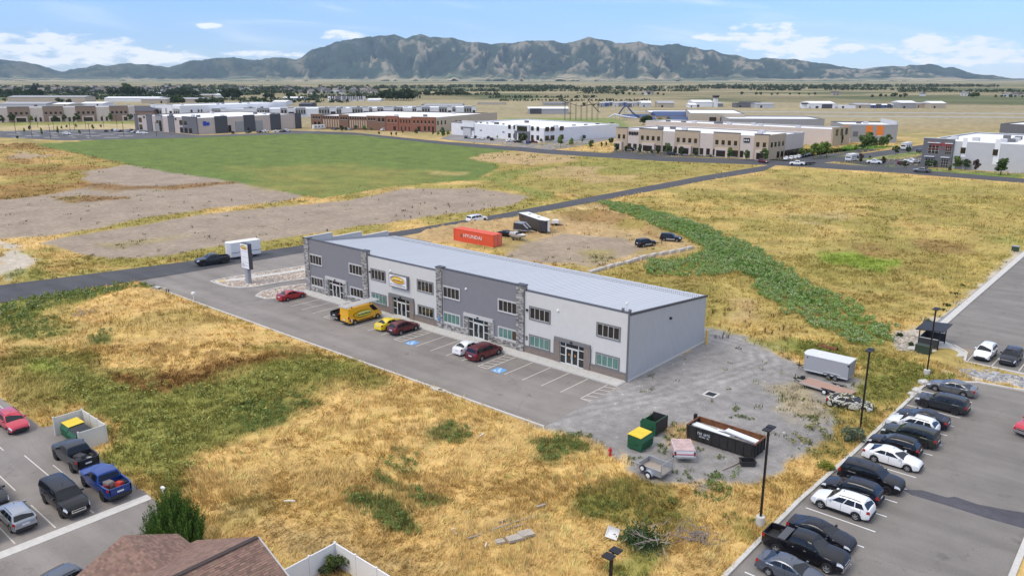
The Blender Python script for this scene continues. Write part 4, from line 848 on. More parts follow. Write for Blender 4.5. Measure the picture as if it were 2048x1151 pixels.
    MB().box(-hl-.06,-hl+.12,-wn*.97,wn*.97,zs+.02,zs+.24).build('rear_bumper',M_trimb if (S.get('clad') or kind in('van','bigpickup')) else (M_chrome if S.get('chrome') else paint),root)
    MB().box(-hl-.03,-hl-.005,-.26,.26,zs+.42,zs+.56).build('number_plate',M_plate,root)
    MB().box(-hl+.15,hl-.15,-W/2*.82,W/2*.82,.17+zs*.3,zs+.25).build('underbody',M_trimb,root)
    for q in xw:
        for side in (-1,1): MB().box(q-Ra*.95,q+Ra*.95,*sorted((side*W/2*.55,side*W/2*.86)),r*.9,r+Ra*.8).build('wheel_well',M_trimb,root)
    t_,ri,di=wheel_meshes(r,.23 if r<.38 else .28,bool(S.get('darkrim')))
    for q in xw:
        for side in (-1,1):
            o=link('wheel',t_,root,(q,side*(W/2-.14),r),0 if side>0 else math.pi); link('rim',ri,o); link('brake_disc',di,o)
    for side in (-1,1):
        p=cab(.93,.18,side); a,b=sorted((p[1]+side*.02,p[1]+side*.22)); MB().box(p[0]-.08,p[0]+.07,a,b,p[2]-.02,p[2]+.13).build('mirror',paint if kind not in('van',) else M_trimb,root)
        for hx in ((.35,-.62) if kind not in('van','pickup','bigpickup') else (.30,-.55)):
            q=skin(hx,3.4); a,b=sorted((side*(q[1]-.01),side*(q[1]+.025))); MB().box(hx-.09,hx+.09,a,b,q[2]-.015,q[2]+.02).build('door_handle',M_chrome if S.get('chrome') else paint,root)
    if S.get('rails'):
        for side in (-1,1):
            A=[cab(s,1,side) for s in (.12,.4,.7,.93)]; m=MB()
            for a,b in zip(A,A[1:]): m.tube((a[0],a[1]*.96,a[2]+.07),(b[0],b[1]*.96,b[2]+.07),.022,n=5)
            m.build('roof_rail',M_trimb,root)
    if S.get('clad'):
        patch('sill_cladding',xw[1]+Ra+.02,xw[0]-Ra-.02,0,1.15 if S['clad']==1 else 1.9,M_trimb if S['clad']==1 else mat('silver_cladding',(.42,.42,.42),.6),.014,6,1)
    if bed:
        MB().box(-hl-.0,-hl+.07,-W/2*.80,W/2*.80,zs+.36,S['dz']-.0).build('tailgate',paint,root)
        MB().box(-hl+.08,xb-.01,-W/2*.845,W/2*.845,zs+.385,zs+.40).build('bed_liner',M_trimb,root)
        for side in (-1,1): MB().box(xw[1]-.4,xw[1]+.4,*sorted((side*W/2*.6,side*W/2*.845)),zs+.40,zs+.62).build('wheel_hump',M_trimb,root)
    else: MB().box(hl*.0-.02,.02,-.012,.012,Hh-.0,Hh+.12).build('antenna',M_trimb,root)
    return root
PARTS_PAINT=('body','cabin','mirror','door_handle','tailgate','rear_bumper')
TPL={}
def paint_tree(o,pm):
    for ch in kids(o):
        if ch.name.split('.')[0] in PARTS_PAINT and ch.data.materials and ch.data.materials[0].name.startswith('paint_'):
            ch.material_slots[0].link='OBJECT'; ch.material_slots[0].material=pm
def car(kind,paint,label,x,y,rz,cat='car',name=None,group=None,z=.012):
    pm=PNT[paint]; nm=name or {'sedan':'parked_sedan','compact':'parked_sedan','pickup':'pickup_truck','bigpickup':'pickup_truck','van':'cargo_van','minivan':'minivan'}.get(kind,'parked_suv')
    if kind not in TPL: TPL[kind]=build_car(kind,PNT['grey'])
    o=copy_tree(TPL[kind])
    o.name=nm; o.location=(x,y,z); o.rotation_euler=(0,0,rz); paint_tree(o,pm); tag(o,label,cat,group); return o
PI=math.pi
G_R='cars parked in the right-hand lot'
car('sedan','grey','dark grey sedan nearest the riprap in the right-hand lot',28.65,20.75,PI,group=G_R)
car('boxsuv','charcoal','charcoal boxy SUV between the grey sedan and an empty stall',29.0,15.1,PI,group=G_R)
car('sedan','navy','dark sedan behind the white crossover with the sunroof',28.35,10.0,PI,group=G_R)
o=car('crossover','white','white crossover with a dark sunroof between two dark cars',28.1,7.5,PI,group=G_R); MB().box(-.15,.55,-.42,.42,1.645,1.668).build('sunroof',M_carglass,o)
o=car('boxsuv','green','dark green-grey boxy SUV with a tow hitch',28.6,4.75,PI,group=G_R); MB().box(-2.75,-2.4,-.05,.05,.4,.5).build('tow_hitch',M_chrome,o)
car('wagon','black','black hatchback beside the long white sedan',28.05,1.75,PI,group=G_R)
car('sedan','white','white sedan facing the driving lane in the right-hand lot',28.65,-1.0,0,group=G_R)
car('bigsuv','black','large black SUV facing the lane beside the dark asphalt patch',28.4,-6.25,0,group=G_R)
car('crossover','navy','black crossover parked behind the white crossover by the lamp post',27.85,-9.3,PI,group=G_R)
car('crossover','white','white crossover with black wheel arches nearest the tall lamp post',28.0,-12.05,PI,group=G_R)
car('sedan','navy','black sedan facing the lane beside the black pickup',28.2,-17.35,0,group=G_R)
o=car('pickup','black','black crew-cab pickup with chrome grille and tool box in the bed',28.15,-20.3,0,'truck',group=G_R); MB().box(-1.75,-1.2,-.93,.93,1.18,1.38).build('bed_tool_box',mat('toolbox_gray',(.10,.10,.11),.5,.3),o)
car('compact','slate','slate blue sedan at the bottom edge of the right-hand lot',28.3,-23.3,0,group=G_R)
car('pickup','crimson','red pickup with chrome grille driving in the right-hand lot',37.6,15.2,R(-112),'truck')
car('crossover','white','white SUV parked nose-out beside the hatched paint',29.05,36.0,R(-93),group='cars in the upper lot')
car('crossover','navy','dark blue SUV parked nose-out at the right edge',31.75,36.1,R(-93),group='cars in the upper lot')
G_F='cars parked in front of the commercial building'
o=car('compact','red','red sedan with a rear spoiler beside the corner rock island',-58.65,-4.75,PI/2,group=G_F); MB().box(-2.25,-1.98,-.72,.72,1.16,1.20).build('spoiler',PNT['red'],o)
for s in (-1,1): MB().box(-2.15,-2.08,s*.55-.03,s*.55+.03,1.0,1.17).build('spoiler_strut',PNT['red'],o)
car('pickup','black','black pickup mostly hidden behind the yellow van',-44.1,-4.6,PI/2,'truck',group=G_F)
car('compact','yellow','bright yellow sedan beside the dark red crossover',-35.75,-4.3,PI/2,group=G_F)
car('crossover','maroon','dark red crossover beside the bright yellow sedan',-32.95,-4.35,PI/2,group=G_F)
car('compact','white','white sedan beside the dark red minivan',-20.75,-4.25,PI/2,group=G_F)
car('minivan','maroon','dark red minivan beside the white sedan',-18.0,-4.35,PI/2,group=G_F)
van=car('van','amber','yellow high-roof service van with white ladders on its roof','',0,0) if False else None
van=car('van','amber','amber high-roof service van with white ladders on its roof',-41.35,-4.85,PI/2,'van',group=G_F)
# van livery and roof ladders
def side_oval(par,x,z,k,y,mt,name,rx,rz): ellipse(MB(),rx*k,rz*k,y,x,z).build(name,mt,par)
M_lime=mat('logo_lime',(.62,.62,.06),.5)
for dx,nm,mt,rx,rz,y in ((-.35,'logo_ring',M_signr,1.75,.50,-1.036),(-.25,'logo_ring',PNT['amber'],1.72,.47,-1.04),(-.2,'logo_ring',M_signr,1.42,.44,-1.044),(-.2,'logo_oval',M_lime,1.36,.40,-1.048)): ellipse(MB(),rx,rz,y,dx-.1,1.38).build(nm,mt,van)
MB().box(-1.4,.8,-1.056,-1.05,1.24,1.38).build('logo_bar',M_black,van); letters(van,-.25,-1.05,1.48,1.9,.2,9,M_signw); letters(van,-.6,-1.05,.98,1.9,.09,16,M_signr)
for k,(x,h) in enumerate(((-2.75,.62),(-2.5,.74),(-2.2,.55),(-1.9,.5))): MB().box(x-.08,x+.08,-1.04,-1.033,.62,.62+h*.55).build('mascot_figure_shape' if False else 'side_decal',(M_signr,M_signw,M_black,M_signr)[k],van)
MB().box(-1.45,1.35,-1.045,-1.025,.42,.55).build('side_moulding',M_trimb,van)
for k in range(2):
    y=-.62+k*.85; ld=thing('ladder','white extension ladder on the amber van, '+('nearer the camera' if k==0 else 'farther from the camera'),'ladder',(-41.35-y,-4.85-.1,2.66),PI/2,group='ladders on the van roof')
    for s in (-.2,.2): MB().box(-3.3,2.7,s-.055,s+.055,.0,.17).build('rail',M_white,ld)
    rung=MB().tube((0,-.18,.065),(0,.18,.065),.022,n=6).mesh('rung',M_rim)
    for q in range(17): link('rung',rung,ld,(-3.1+q*.34,0,0))
for x in (-2.2,1.0): 
    MB().box(x-.05,x+.05,-.85,.85,2.56,2.63).build('roof_rack_bar',M_trimb,van)
    for s in (-.8,.8): MB().box(x-.05,x+.05,s-.05,s+.05,2.40,2.6).build('roof_rack_foot',M_trimb,van)
# left lot
G_L='cars parked in the left-hand lot'
car('crossover','crimson','bright red crossover at the left edge by the dry grass',-39.35,-49.85,0,group=G_L)
o=car('bigpickup','charcoal','charcoal lifted pickup with junk in its bed by the bin enclosure',-26.9,-48.75,PI,'truck',group=G_L)
o2=car('bigpickup','blue','bright blue lifted pickup with gear in its bed',-19.9,-49.05,PI,'truck',group=G_L)
car('suburban','black','long black SUV with chrome grille facing the concrete gutter',-19.75,-52.3,0,group=G_L)
car('wagon','silver','silver-blue hatchback with its tail to the concrete gutter',-20.0,-55.75,PI,group=G_L)
car('sedan','charcoal','dark sedan cut by the left edge beside the silver hatchback',-25.6,-56.0,0,group=G_L)
car('bigsuv','black','black SUV with a red tail lamp at the bottom-left edge',-20.4,-58.5,PI,group=G_L)
car('crossover','slate','silver-roofed car partly hidden under the brown roof eave',-7.9,-57.6,R(-80),group=G_L)
def junk(par,items):
    for nm,c,x,y,z,dx,dy,dz,rz in items:
        b=MB().obox((x,y,z),dx,(dy,dz),rz,.1).build(nm,mat('junk_'+'_'.join('%02d'%int(v*99) for v in c),c,.7),par)
for par,its in ((None,[('storage_bin',(.07,.07,.08),-29.5+4.2,-48.9,1.2,.9,.7,.4,.3),('folded_tarp',(.6,.6,.58),-24.9,-48.4,1.2,.6,.25,.12,.8),('black_tote',(.03,.03,.03),-24.6,-49.3,1.15,.6,.5,.35,.1)]),(None,[('red_cooler',(.6,.05,.03),-17.9,-48.7,1.3,.55,.4,.35,.4),('grey_tote',(.3,.26,.24),-18.6,-49.3,1.25,.8,.6,.4,.2),('red_toolbox',(.25,.03,.03),-18.3,-49.6,1.2,.6,.3,.25,1.2)])):
    for nm,c,x,y,z,dx,dy,dz,rz in its:
        b=MB().obox((0,0,dz/2),dx,(dy,dz),0).build(nm,mat('junk_'+nm,c,.6),loc=(x,y,.93)); b.rotation_euler=(0,0,rz)
        MB().obox((0,0,dz+.02),dx*.9,(dy*.9,.04),0).build('lid',mat('junk_lid_'+nm,tuple(q*.7 for q in c),.6),b)
        tag(b,nm.replace('_',' ')+' lying in the bed of the '+('charcoal' if x<-22 else 'blue')+' pickup',nm.split('_')[-1])
# back yard vehicles and the street
car('oldsuv','black','old black SUV with silver sills beside a trailer tongue in the yard',-37.7,65.6,R(72),group='old SUVs in the back yard')
car('oldsuv','navy','old black SUV with silver sills nearest the green ditch',-36.4,73.6,R(18),group='old SUVs in the back yard')
car('suburban','white','white wagon driving along the dark road behind the container',-82.9,63.2,R(88))
car('bigpickup','charcoal','dark pickup towing the white trailer on the road',-90.0,-.6,R(-104),'truck')
# small far vehicles: one mesh each
FAR={}
def far_mesh(kind):
    if kind in FAR: return FAR[kind]
    root=TPL.get(kind) or build_car(kind,PNT['grey']); bpy.context.view_layer.update()
    mb=MB(); mats=[PNT['grey']]; 
    def rec(o):
        for ch in kids(o):
            nm=ch.name.split('.')[0]
            if ch.type=='MESH' and nm in('body','cabin','windshield','rear_window','side_window','wheel','headlight','taillight','underbody','tailgate'):
                mt=ch.data.materials[0]
                if mt.name.startswith('paint_'): mb.k=0
                else:
                    if mt not in mats: mats.append(mt)
                    mb.k=mats.index(mt)
                M_=ch.matrix_basis; mb.add([M_@v.co for v in ch.data.vertices],[tuple(p.vertices) for p in ch.data.polygons])
            rec(ch) if nm=='x' else None
    rec(root); FAR[kind]=mb.mesh('far_'+kind,mats,38)
    if kind not in TPL: TPL[kind]=root
    return FAR[kind]
def fcar(kind,paint,label,px,py,dirpx=None,rz=0,cat='car',name='distant_car',group=None):
    x,y=at(px,py)
    if dirpx: a=at(*dirpx); rz=math.atan2(a[1]-y,a[0]-x)
    o=link(name,far_mesh(kind),None,(x,y,.03),rz); o.material_slots[0].link='OBJECT'; o.material_slots[0].material=PNT[paint]
    return tag(o,label,cat,group)
# ---------------------------------------------------------------- yard things
M_steel=mat('galvanised',(.40,.41,.43),.45,.5,var=.1,scale=4); M_dgreen=mat('dumpster_green',(.012,.085,.035),.55,var=.15,scale=4); M_lidy=mat('lid_yellow',(.75,.55,.03),.5,var=.08); M_rust=mat('rust',(.16,.062,.022),.9,var=.55,scale=2.2,bump=.3); M_rustb=mat('rusty_black',(.022,.020,.018),.75,var=.6,scale=1.6,bump=.2)
M_pole=mat('pole_bronze',(.016,.014,.013),.5,.3); M_poled=mat('lamp_head',(.03,.03,.034),.45,.3); M_wood=mat('weathered_wood',(.36,.31,.26),.85,var=.3,scale=3,aniso=(1,8,8)); M_redwood=mat('deck_boards',(.40,.25,.19),.8,var=.25,scale=4,aniso=(.5,6,6))
def lamp(x,y,label,base=True,h=8.1):
    t=thing('parking_lamp',label,'lamp post',(x,y,0),group='lamp posts along the right-hand lot')
    if base: MB().lathe([(.34,-.2),(.34,.78),(.30,.82),(0,.82)],16).build('concrete_base',M_conc,t,40)
    MB().box(-.075,.075,-.075,.075,.8 if base else 0,h).build('pole',M_pole,t)
    for yy in (-.28,.42):
        hd=MB().box(-.3,.3,yy-.27,yy+.27,h-.03,h+.06).build('lamp_head',M_poled,t); MB().box(-.24,.24,yy-.2,yy+.2,h-.045,h-.031).build('lens',M_head,hd); m=MB()
        for k in range(5): m.box(-.24+k*.11,-.21+k*.11,yy-.22,yy+.22,h+.06,h+.075)
        m.build('cooling_fins',M_poled,hd)
    MB().box(-.05,.05,-.3,.45,h-.08,h-.03).build('arm',M_pole,t)
lamp(23.95,-18.4,'tall dark lamp post on a concrete base behind the black pickup'); lamp(24.0,5.05,'tall dark lamp post beside the burnt car',False,8.0); lamp(25.3,24.2,'tall dark lamp post nearest the kiosk'); lamp(24.0,-39.4,'twin lamp heads rising at the bottom edge of the picture')
# roll-off container
t=thing('roll_off_container','long black rusty roll-off container full of scrap','container',(15.58,-7.33,0))
MB().box(-3.38,3.38,-1.22,1.22,.12,.25).build('floor',M_rustb,t)
for s,nm in ((-1,'side_wall'),(1,'side_wall')):
    w_=MB().box(-3.38,3.38,*sorted((s*1.18,s*1.24)),.2,1.4).build(nm,M_rustb,t); MB().box(-3.36,3.36,*sorted((s*1.165,s*1.179)),.25,1.38).build('rusty_lining',M_rust,w_); MB().box(-3.42,3.42,*sorted((s*1.15,s*1.29)),1.4,1.48).build('top_rail',M_rustb if s<0 else M_rust,w_)
    for k in range(9): MB().box(-3.2+k*.79,-3.12+k*.79,*sorted((s*1.24,s*1.30)),.2,1.38).build('stiffener_rib',M_rustb,w_)
    MB().box(-3.38,3.38,*sorted((s*.75,s*.9)),.0,.14).build('skid_rail',M_rust,t)
for s in (-1,1):
    e=MB().box(*sorted((s*3.32,s*3.38)),-1.18,1.18,.2,1.4).build('end_wall',M_rustb,t); MB().box(*sorted((s*3.28,s*3.44)),-1.22,1.22,1.4,1.47).build('top_rail',M_rust,e)
    for k in range(4): MB().box(*sorted((s*3.38,s*3.46)),-1.1+k*.7,-.98+k*.7,.2,1.38).build('stiffener_rib',M_rustb,e)
MB().box(-3.75,-3.5,.75,1.1,1.2,1.75).build('winch_hook',M_black,t); letters(t,-1.55,-1.31,1.0,1.3,.26,8,M_plate); letters(t,-1.5,-1.31,.7,1.0,.16,9,M_plate)
for k in range(4): MB().lathe([(.0,-.06),(.16,-.06),(.16,.06),(0,.06)],12,'y',(-3.1+(k%2)*6.1,-.83 if k<2 else .83,.13)).build('roller',M_rust,t)
r=random.Random(4)
for k in range(14):
    L_=r.uniform(.5,1.8); c=r.choice(((.70,.70,.71),(.5,.5,.5),(.74,.75,.78),(.35,.3,.26),(.60,.58,.55)))
    o=MB().obox((0,0,0),L_,(r.uniform(.08,.35),.04),0).build('scrap_piece',mat('scrap%d'%(k%5),c,.7)); o.location=(15.58+r.uniform(-2.5,2.3),-7.33+r.uniform(-.8,.7),1.02+k*.006); o.rotation_euler=(r.uniform(-.1,.1),r.uniform(-.08,.08),r.uniform(-.5,.6)); tag(o,'loose scrap offcut heaped inside the black roll-off container','scrap','scrap offcuts in the roll-off container')
for nm,x,y,z,L_,W_,rz,ry in (('metal_sheet',17.1,-7.1,1.32,3.3,.62,-.13,.015),('metal_sheet',14.2,-7.75,1.25,4.2,.35,-.10,-.02),('metal_sheet',13.6,-7.3,1.18,2.6,.4,-.16,0)):
    o=MB().obox((0,0,0),L_,(W_,.05),0).build(nm,mat('white_panel',(.72,.75,.80),.5)); o.location=(x,y,z); o.rotation_euler=(.05,ry,rz); MB().obox((0,-W_/2,-.04),L_,(.03,.09),0).build('folded_edge',MATS['white_panel'],o)
    tag(o,{17.1:'wide white metal panel lying highest in the roll-off container',14.2:'long narrow white panel along the near wall of the roll-off container',13.6:'short white panel at the far end of the roll-off container'}[x],'scrap')
MB().sheet([(-3.3,-1.16),(3.3,-1.16),(3.3,1.16),(-3.3,1.16)],.9).build('rubble_fill',mat('rubble_fill',(.45,.43,.42),.9,var=.5,scale=5,bump=.8,bscale=8),bpy.data.objects['roll_off_container'])
# green dumpsters
def dumpster(label,x,y,rz,lid,h=1.35,w=2.0,d=1.6,openlid=False):
    t=thing('dumpster',label,'dumpster',(x,y,0),rz,group=None)
    prof=[(-d/2+.1,.12),(d/2,.12),(d/2,h),(-d/2+.25,h),(-d/2,h*.72)]; th=.04
    for s in (-1,1):
        MB().prismY([(p[0],p[1]) for p in prof],*sorted((s*w/2,s*(w/2-th)))).build('side_panel',M_dgreen if not (openlid and s>0) else M_trimb,t)
        MB().box(-.25,.55,*sorted((s*w/2,s*(w/2+.10))),h*.48,h*.58).build('fork_pocket',M_dgreen,t)
    MB().box(d/2-th,d/2,-w/2+th,w/2-th,.12,h).build('back_panel',M_dgreen,t); MB().add([(-d/2+.1,-w/2+th,.12),(-d/2+.1,w/2-th,.12),(-d/2,w/2-th,h*.72),(-d/2,-w/2+th,h*.72),(-d/2+.14,-w/2+th,.12),(-d/2+.14,w/2-th,.12),(-d/2+.04,w/2-th,h*.72),(-d/2+.04,-w/2+th,h*.72)],[(0,3,2,1),(4,5,6,7),(2,3,7,6)]).build('front_panel',M_dgreen,t)
    MB().add([(-d/2,-w/2+th,h*.72),(-d/2,w/2-th,h*.72),(-d/2+.25,w/2-th,h),(-d/2+.25,-w/2+th,h)],[(0,3,2,1)]).build('front_slope',M_dgreen,t) if not openlid else None
    MB().box(-d/2+.12,d/2-.05,-w/2+.05,w/2-.05,.12,.16).build('floor',M_rustb,t)
    m=MB()
    for k in range(3): m.box(-d/2-.02,-d/2+.10,-w/2+.05,w/2-.05,.3+k*.28,.36+k*.28)
    m.build('front_ribs',M_dgreen,t)
    if lid is not None:
        for s in (-1,1): MB().add([(-d/2+.18,s*.01,h+.02),(-d/2+.18,s*w/2,h+.02),(d/2+.03,s*w/2,h+.10),(d/2+.03,s*.01,h+.10),(-d/2+.18,s*.01,h+.06),(-d/2+.18,s*w/2,h+.06),(d/2+.03,s*w/2,h+.15),(d/2+.03,s*.01,h+.15)],[(0,3,2,1),(4,5,6,7),(0,1,5,4),(1,2,6,5),(2,3,7,6),(3,0,4,7)] if s>0 else [(0,1,2,3),(4,7,6,5),(0,4,5,1),(1,5,6,2),(2,6,7,3),(3,7,4,0)]).build('lid',lid,t)
    else:
        m=MB(); m.box(-d/2-.03,-d/2+.05,-w/2,w/2,h*.72-.02,h*.72+.04); m.box(d/2-.03,d/2+.05,-w/2,w/2,h-.02,h+.05); m.build('rim',M_dgreen,t)
        MB().box(d/2+.04,d/2+.10,-w/2,w/2,.3,h+.03).build('hanging_lid',M_trimb,t)
    return t
dumpster('green dumpster with a yellow lid beside the red hydrant',9.85,-13.0,R(180),M_lidy)
dumpster('open green dumpster with black lid hanging behind the yellow-lidded one',8.95,-9.2,R(0),None,1.55,2.1,1.75,True)
# fire hydrant
t=thing('fire_hydrant','red fire hydrant in the dry grass by the gravel yard','hydrant',(8.65,-16.25,0)); M_hyd=mat('hydrant_red',(.50,.02,.025),.5)
MB().lathe([(.17,0),(.17,.06),(.11,.08),(.105,.55),(.15,.57),(.15,.62),(.12,.7),(.06,.78),(0,.8)],14).build('barrel',M_hyd,t,40); MB().lathe([(.03,.78),(.03,.86),(0,.87)],6).build('bonnet_nut',M_hyd,t)
for a in (0,90,180): MB().tube((0,0,.47),(.21*math.cos(R(a)),.21*math.sin(R(a)),.47),.062,n=10).build('nozzle',M_hyd,t,40)
# utility trailer with mesh sides
t=thing('utility_trailer','grey galvanised utility trailer with raised mesh ramp','trailer',(13.5,-16.6,0),R(-2)); 
MB().box(-1.2,1.2,-.95,.95,.42,.5).build('deck',M_wood,t)
for s in (-1,1):
    MB().box(-1.2,1.2,*sorted((s*.93,s*.97)),.42,.95).build('side_panel',M_steel,t); MB().box(-1.25,1.25,*sorted((s*.92,s*1.0)),.95,1.0).build('top_rail',M_steel,t)
    w_=link('wheel',wheel_meshes(.33,.2,False)[0],t,(.1,s*1.12,.33),0 if s>0 else PI); link('rim',MB().lathe([(0,.08),(.1,.09),(.2,.07),(.21,.09)],14,'y').mesh('rim',M_white,40),w_)
    ar=[(math.cos(R(a))*.42,math.sin(R(a))*.42) for a in range(0,181,15)]; m=MB()
    for (a0,b0),(a1,b1) in zip(ar,ar[1:]): m.add([(.1+a0,s*.97,.35+b0),(.1+a1,s*.97,.35+b1),(.1+a1,s*1.26,.35+b1),(.1+a0,s*1.26,.35+b0)],[(0,1,2,3)])
    m.build('fender',mat('fender_pale',(.52,.56,.62),.45,.3),t,60)
MB().box(-1.22,-1.18,-.93,.93,.42,.95).build('front_panel',M_steel,t)
m=MB()
for k in range(15): m.box(1.24,1.255,-.93+k*.133-.008,-.93+k*.133+.008,.45,1.55)
for k in range(9): m.box(1.24,1.255,-.93,.93,.45+k*.137-.008,.45+k*.137+.008)
g=m.build('ramp_mesh',M_steel,t); m=MB(); m.box(1.22,1.27,-.96,-.9,.42,1.58); m.box(1.22,1.27,.9,.96,.42,1.58); m.box(1.22,1.27,-.9,.9,1.53,1.58); m.build('ramp_frame',M_steel,t)
MB().tube((-1.2,0,.42),(-2.3,0,.42),.05).build('tongue',M_steel,t); w_=link('spare_wheel',wheel_meshes(.30,.18,False)[0],t,(-.55,-1.06,.78),PI); link('rim',MB().lathe([(0,.07),(.1,.08),(.18,.06),(.19,.08)],14,'y').mesh('rim',M_white,40),w_)
# trailer made from an old pickup bed
rz=R(128); t=thing('pickup_bed_trailer','white and red trailer made from an old pickup bed','trailer',(13.75,-12.1,0),rz)
MB().prismY([(-1.25,.55),(1.1,.55),(1.1,1.15),(-1.25,1.2)],-.92,.92).build('bed_box',PNT['white'],t); MB().box(-1.27,1.1,-.88,.88,1.19,1.24).build('tonneau_cover',mat('faded_pink',(.50,.36,.34),.8,var=.3,scale=2),t)
MB().box(-1.275,-1.25,-.9,.9,.78,.86).build('red_stripe',M_hyd,t); MB().box(-1.42,-1.25,-.96,.96,.48,.62).build('rear_bumper',M_chrome,t)
for s in (-1,1):
    MB().box(-1.27,-1.18,*sorted((s*.78,s*.93)),.7,1.08).build('taillight',mat('taillight_dark',(.10,.015,.015),.3),t); w_=link('wheel',wheel_meshes(.34,.22,False)[0],t,(-.1,s*.8,.34),0 if s>0 else PI); link('rim',wheel_meshes(.34,.22,False)[1],w_)
    MB().box(-1.25,1.1,*sorted((s*.92,s*.935)),.78,.86).build('red_stripe',M_hyd,t)
MB().tube((1.1,0,.5),(2.5,0,.45),.05).build('tongue',M_black,t)
# black bin, loose post
t=thing('black_bin','low black plastic bin lying by the grass bank','bin',(18.95,-9.75,0),R(40)); m=MB()
m.box(-.62,.62,-.42,-.38,.0,.5); m.box(-.62,.62,.38,.42,.0,.5); m.box(-.62,-.58,-.38,.38,.0,.5); m.box(.58,.62,-.38,.38,0,.5); m.build('shell',M_trimb,t); MB().box(-.58,.58,-.38,.38,.03,.06).build('floor',M_trimb,t); m=MB(); m.box(-.68,.68,-.48,-.42,.45,.52); m.box(-.68,.68,.42,.48,.45,.52); m.box(-.68,-.62,-.42,.42,.45,.52); m.box(.62,.68,-.42,.42,.45,.52); m.build('rim',M_trimb,t)
o=MB().tube((0,0,0),(.72,3.1,.05),.06,.055,8).build('fallen_post',M_wood,loc=(17.75,-12.2,.08)); tag(o,'pale wooden post lying on the gravel near the black bin','post')
# silver cargo trailer
t=thing('cargo_trailer','large silver enclosed cargo trailer in the gravel yard','trailer',(16.7,16.85,0)); M_silv=mat('trailer_silver',(.44,.45,.47),.4,.3,var=.03)
MB().prism([(-2.45,-1.15),(2.45,-1.15),(2.45,1.15),(-2.45,1.15),(-2.8,.5),(-2.8,-.5)],.5,2.35).build('body',M_silv,t); MB().prism([(-2.5,-1.2),(2.5,-1.2),(2.5,1.2),(-2.5,1.2),(-2.86,.52),(-2.86,-.52)],2.35,2.44).build('roof',mat('trailer_roof',(.66,.68,.70),.5),t)
MB().box(-1.4,-1.0,-.3,.1,2.44,2.54).build('roof_vent',M_white,t); MB().box(2.45,2.49,-1.05,1.05,.6,2.25).build('rear_door',mat('trailer_grey_dark',(.30,.31,.33),.5,.3),t)
for s in (-1,1):
    MB().box(-2.45,2.45,*sorted((s*1.15,s*1.165)),.5,.62).build('lower_trim',M_alu,t); MB().box(2.3,2.5,*sorted((s*1.0,s*1.17)),2.0,2.2).build('marker_lamp',M_trimb,t)
    for x in (.35,1.1):
        w_=link('wheel',wheel_meshes(.33,.2,False)[0],t,(x,s*1.1,.33),0 if s>0 else PI); link('rim',wheel_meshes(.33,.2,False)[1],w_)
    m=MB(); ar=[(-.32,.5),(-.2,.78),(.0,.86),(1.45,.86),(1.65,.78),(1.77,.5)]
    for (a0,b0),(a1,b1) in zip(ar,ar[1:]): m.add([(a0,s*1.16,b0),(a1,s*1.16,b1),(a1,s*1.30,b1),(a0,s*1.30,b0)],[(0,1,2,3)])
    m.build('fender',M_alu,t)
for s in (-1,1): MB().tube((-2.7,s*.5,.5),(-3.8,0,.48),.045).build('tongue',M_black,t)
MB().tube((-3.5,0,.1),(-3.5,0,1.0),.045).build('jack',M_black,t); MB().lathe([(.08,-.02),(.08,.0),(0,.0)],12,'y',(-2.2,-1.152,2.1)).build('side_vent',M_black,t)
# car hauler
t=thing('car_hauler','low flatbed car trailer with reddish deck boards','trailer',(18.2,12.1,0),R(-7))
for k in range(9): MB().box(-2.7,2.75,-.95+k*.212,-.95+k*.212+.2,.50,.55).build('plank',M_redwood,t)
for s in (-1,1):
    MB().box(-2.75,2.8,*sorted((s*.96,s*1.03)),.38,.58).build('side_rail',mat('rail_pale',(.5,.45,.42),.7,.2),t)
    for x in (.25,1.0):
        w_=link('wheel',wheel_meshes(.32,.2,False)[0],t,(x,s*1.16,.32),0 if s>0 else PI); link('rim',MB().lathe([(0,.08),(.1,.09),(.2,.07),(.21,.09)],14,'y').mesh('rim',M_white,40),w_)
    MB().box(-.15,1.45,*sorted((s*1.04,s*1.28)),.68,.71).build('fender',M_trimb,t)
    MB().tube((-2.7,s*.8,.45),(-4.0,0,.42),.05).build('tongue',M_black,t)
w_=link('spare_wheel',wheel_meshes(.32,.2,False)[0],t,(-3.05,-.35,.75)); w_.rotation_euler=(R(70),0,0); MB().box(-3.2,-2.85,.0,.45,.5,.85).build('winch',M_black,t); MB().tube((-3.8,0,.0),(-3.8,0,.95),.04).build('jack',M_black,t)
# burnt-out car
M_burnt=bpy.data.materials.new('burnt_paint'); M_burnt.use_nodes=True; nt_=M_burnt.node_tree; b_=nt_.nodes['Principled BSDF']; b_.inputs['Roughness'].default_value=.85
n_=nt_.nodes.new('ShaderNodeTexNoise'); n_.inputs['Scale'].default_value=1.7; n_.inputs['Detail'].default_value=4; n_.inputs['Distortion'].default_value=1.8; tc_=nt_.nodes.new('ShaderNodeTexCoord'); nt_.links.new(tc_.outputs['Object'],n_.inputs['Vector'])
cr=nt_.nodes.new('ShaderNodeValToRGB'); nt_.links.new(n_.outputs[0],cr.inputs[0]); cr.color_ramp.elements[0].position=.46; cr.color_ramp.elements[0].color=(.04,.038,.025,1); cr.color_ramp.elements[1].position=.53; cr.color_ramp.elements[1].color=(.58,.56,.50,1); e_=cr.color_ramp.elements.new(.495); e_.color=(.28,.26,.10,1); nt_.links.new(cr.outputs[0],b_.inputs['Base Color'])
PNT['burnt']=M_burnt; M_burnt.name='paint_burnt'
o=car('compact','burnt','camouflage-painted stripped wreck car beside the flatbed trailer',21.6,9.0,R(12),name='wreck_car')
for ch in kids(o):
    if ch.name.split('.')[0] in('windshield','rear_window','side_window'): ch.material_slots[0].link='OBJECT'; ch.material_slots[0].material=M_black
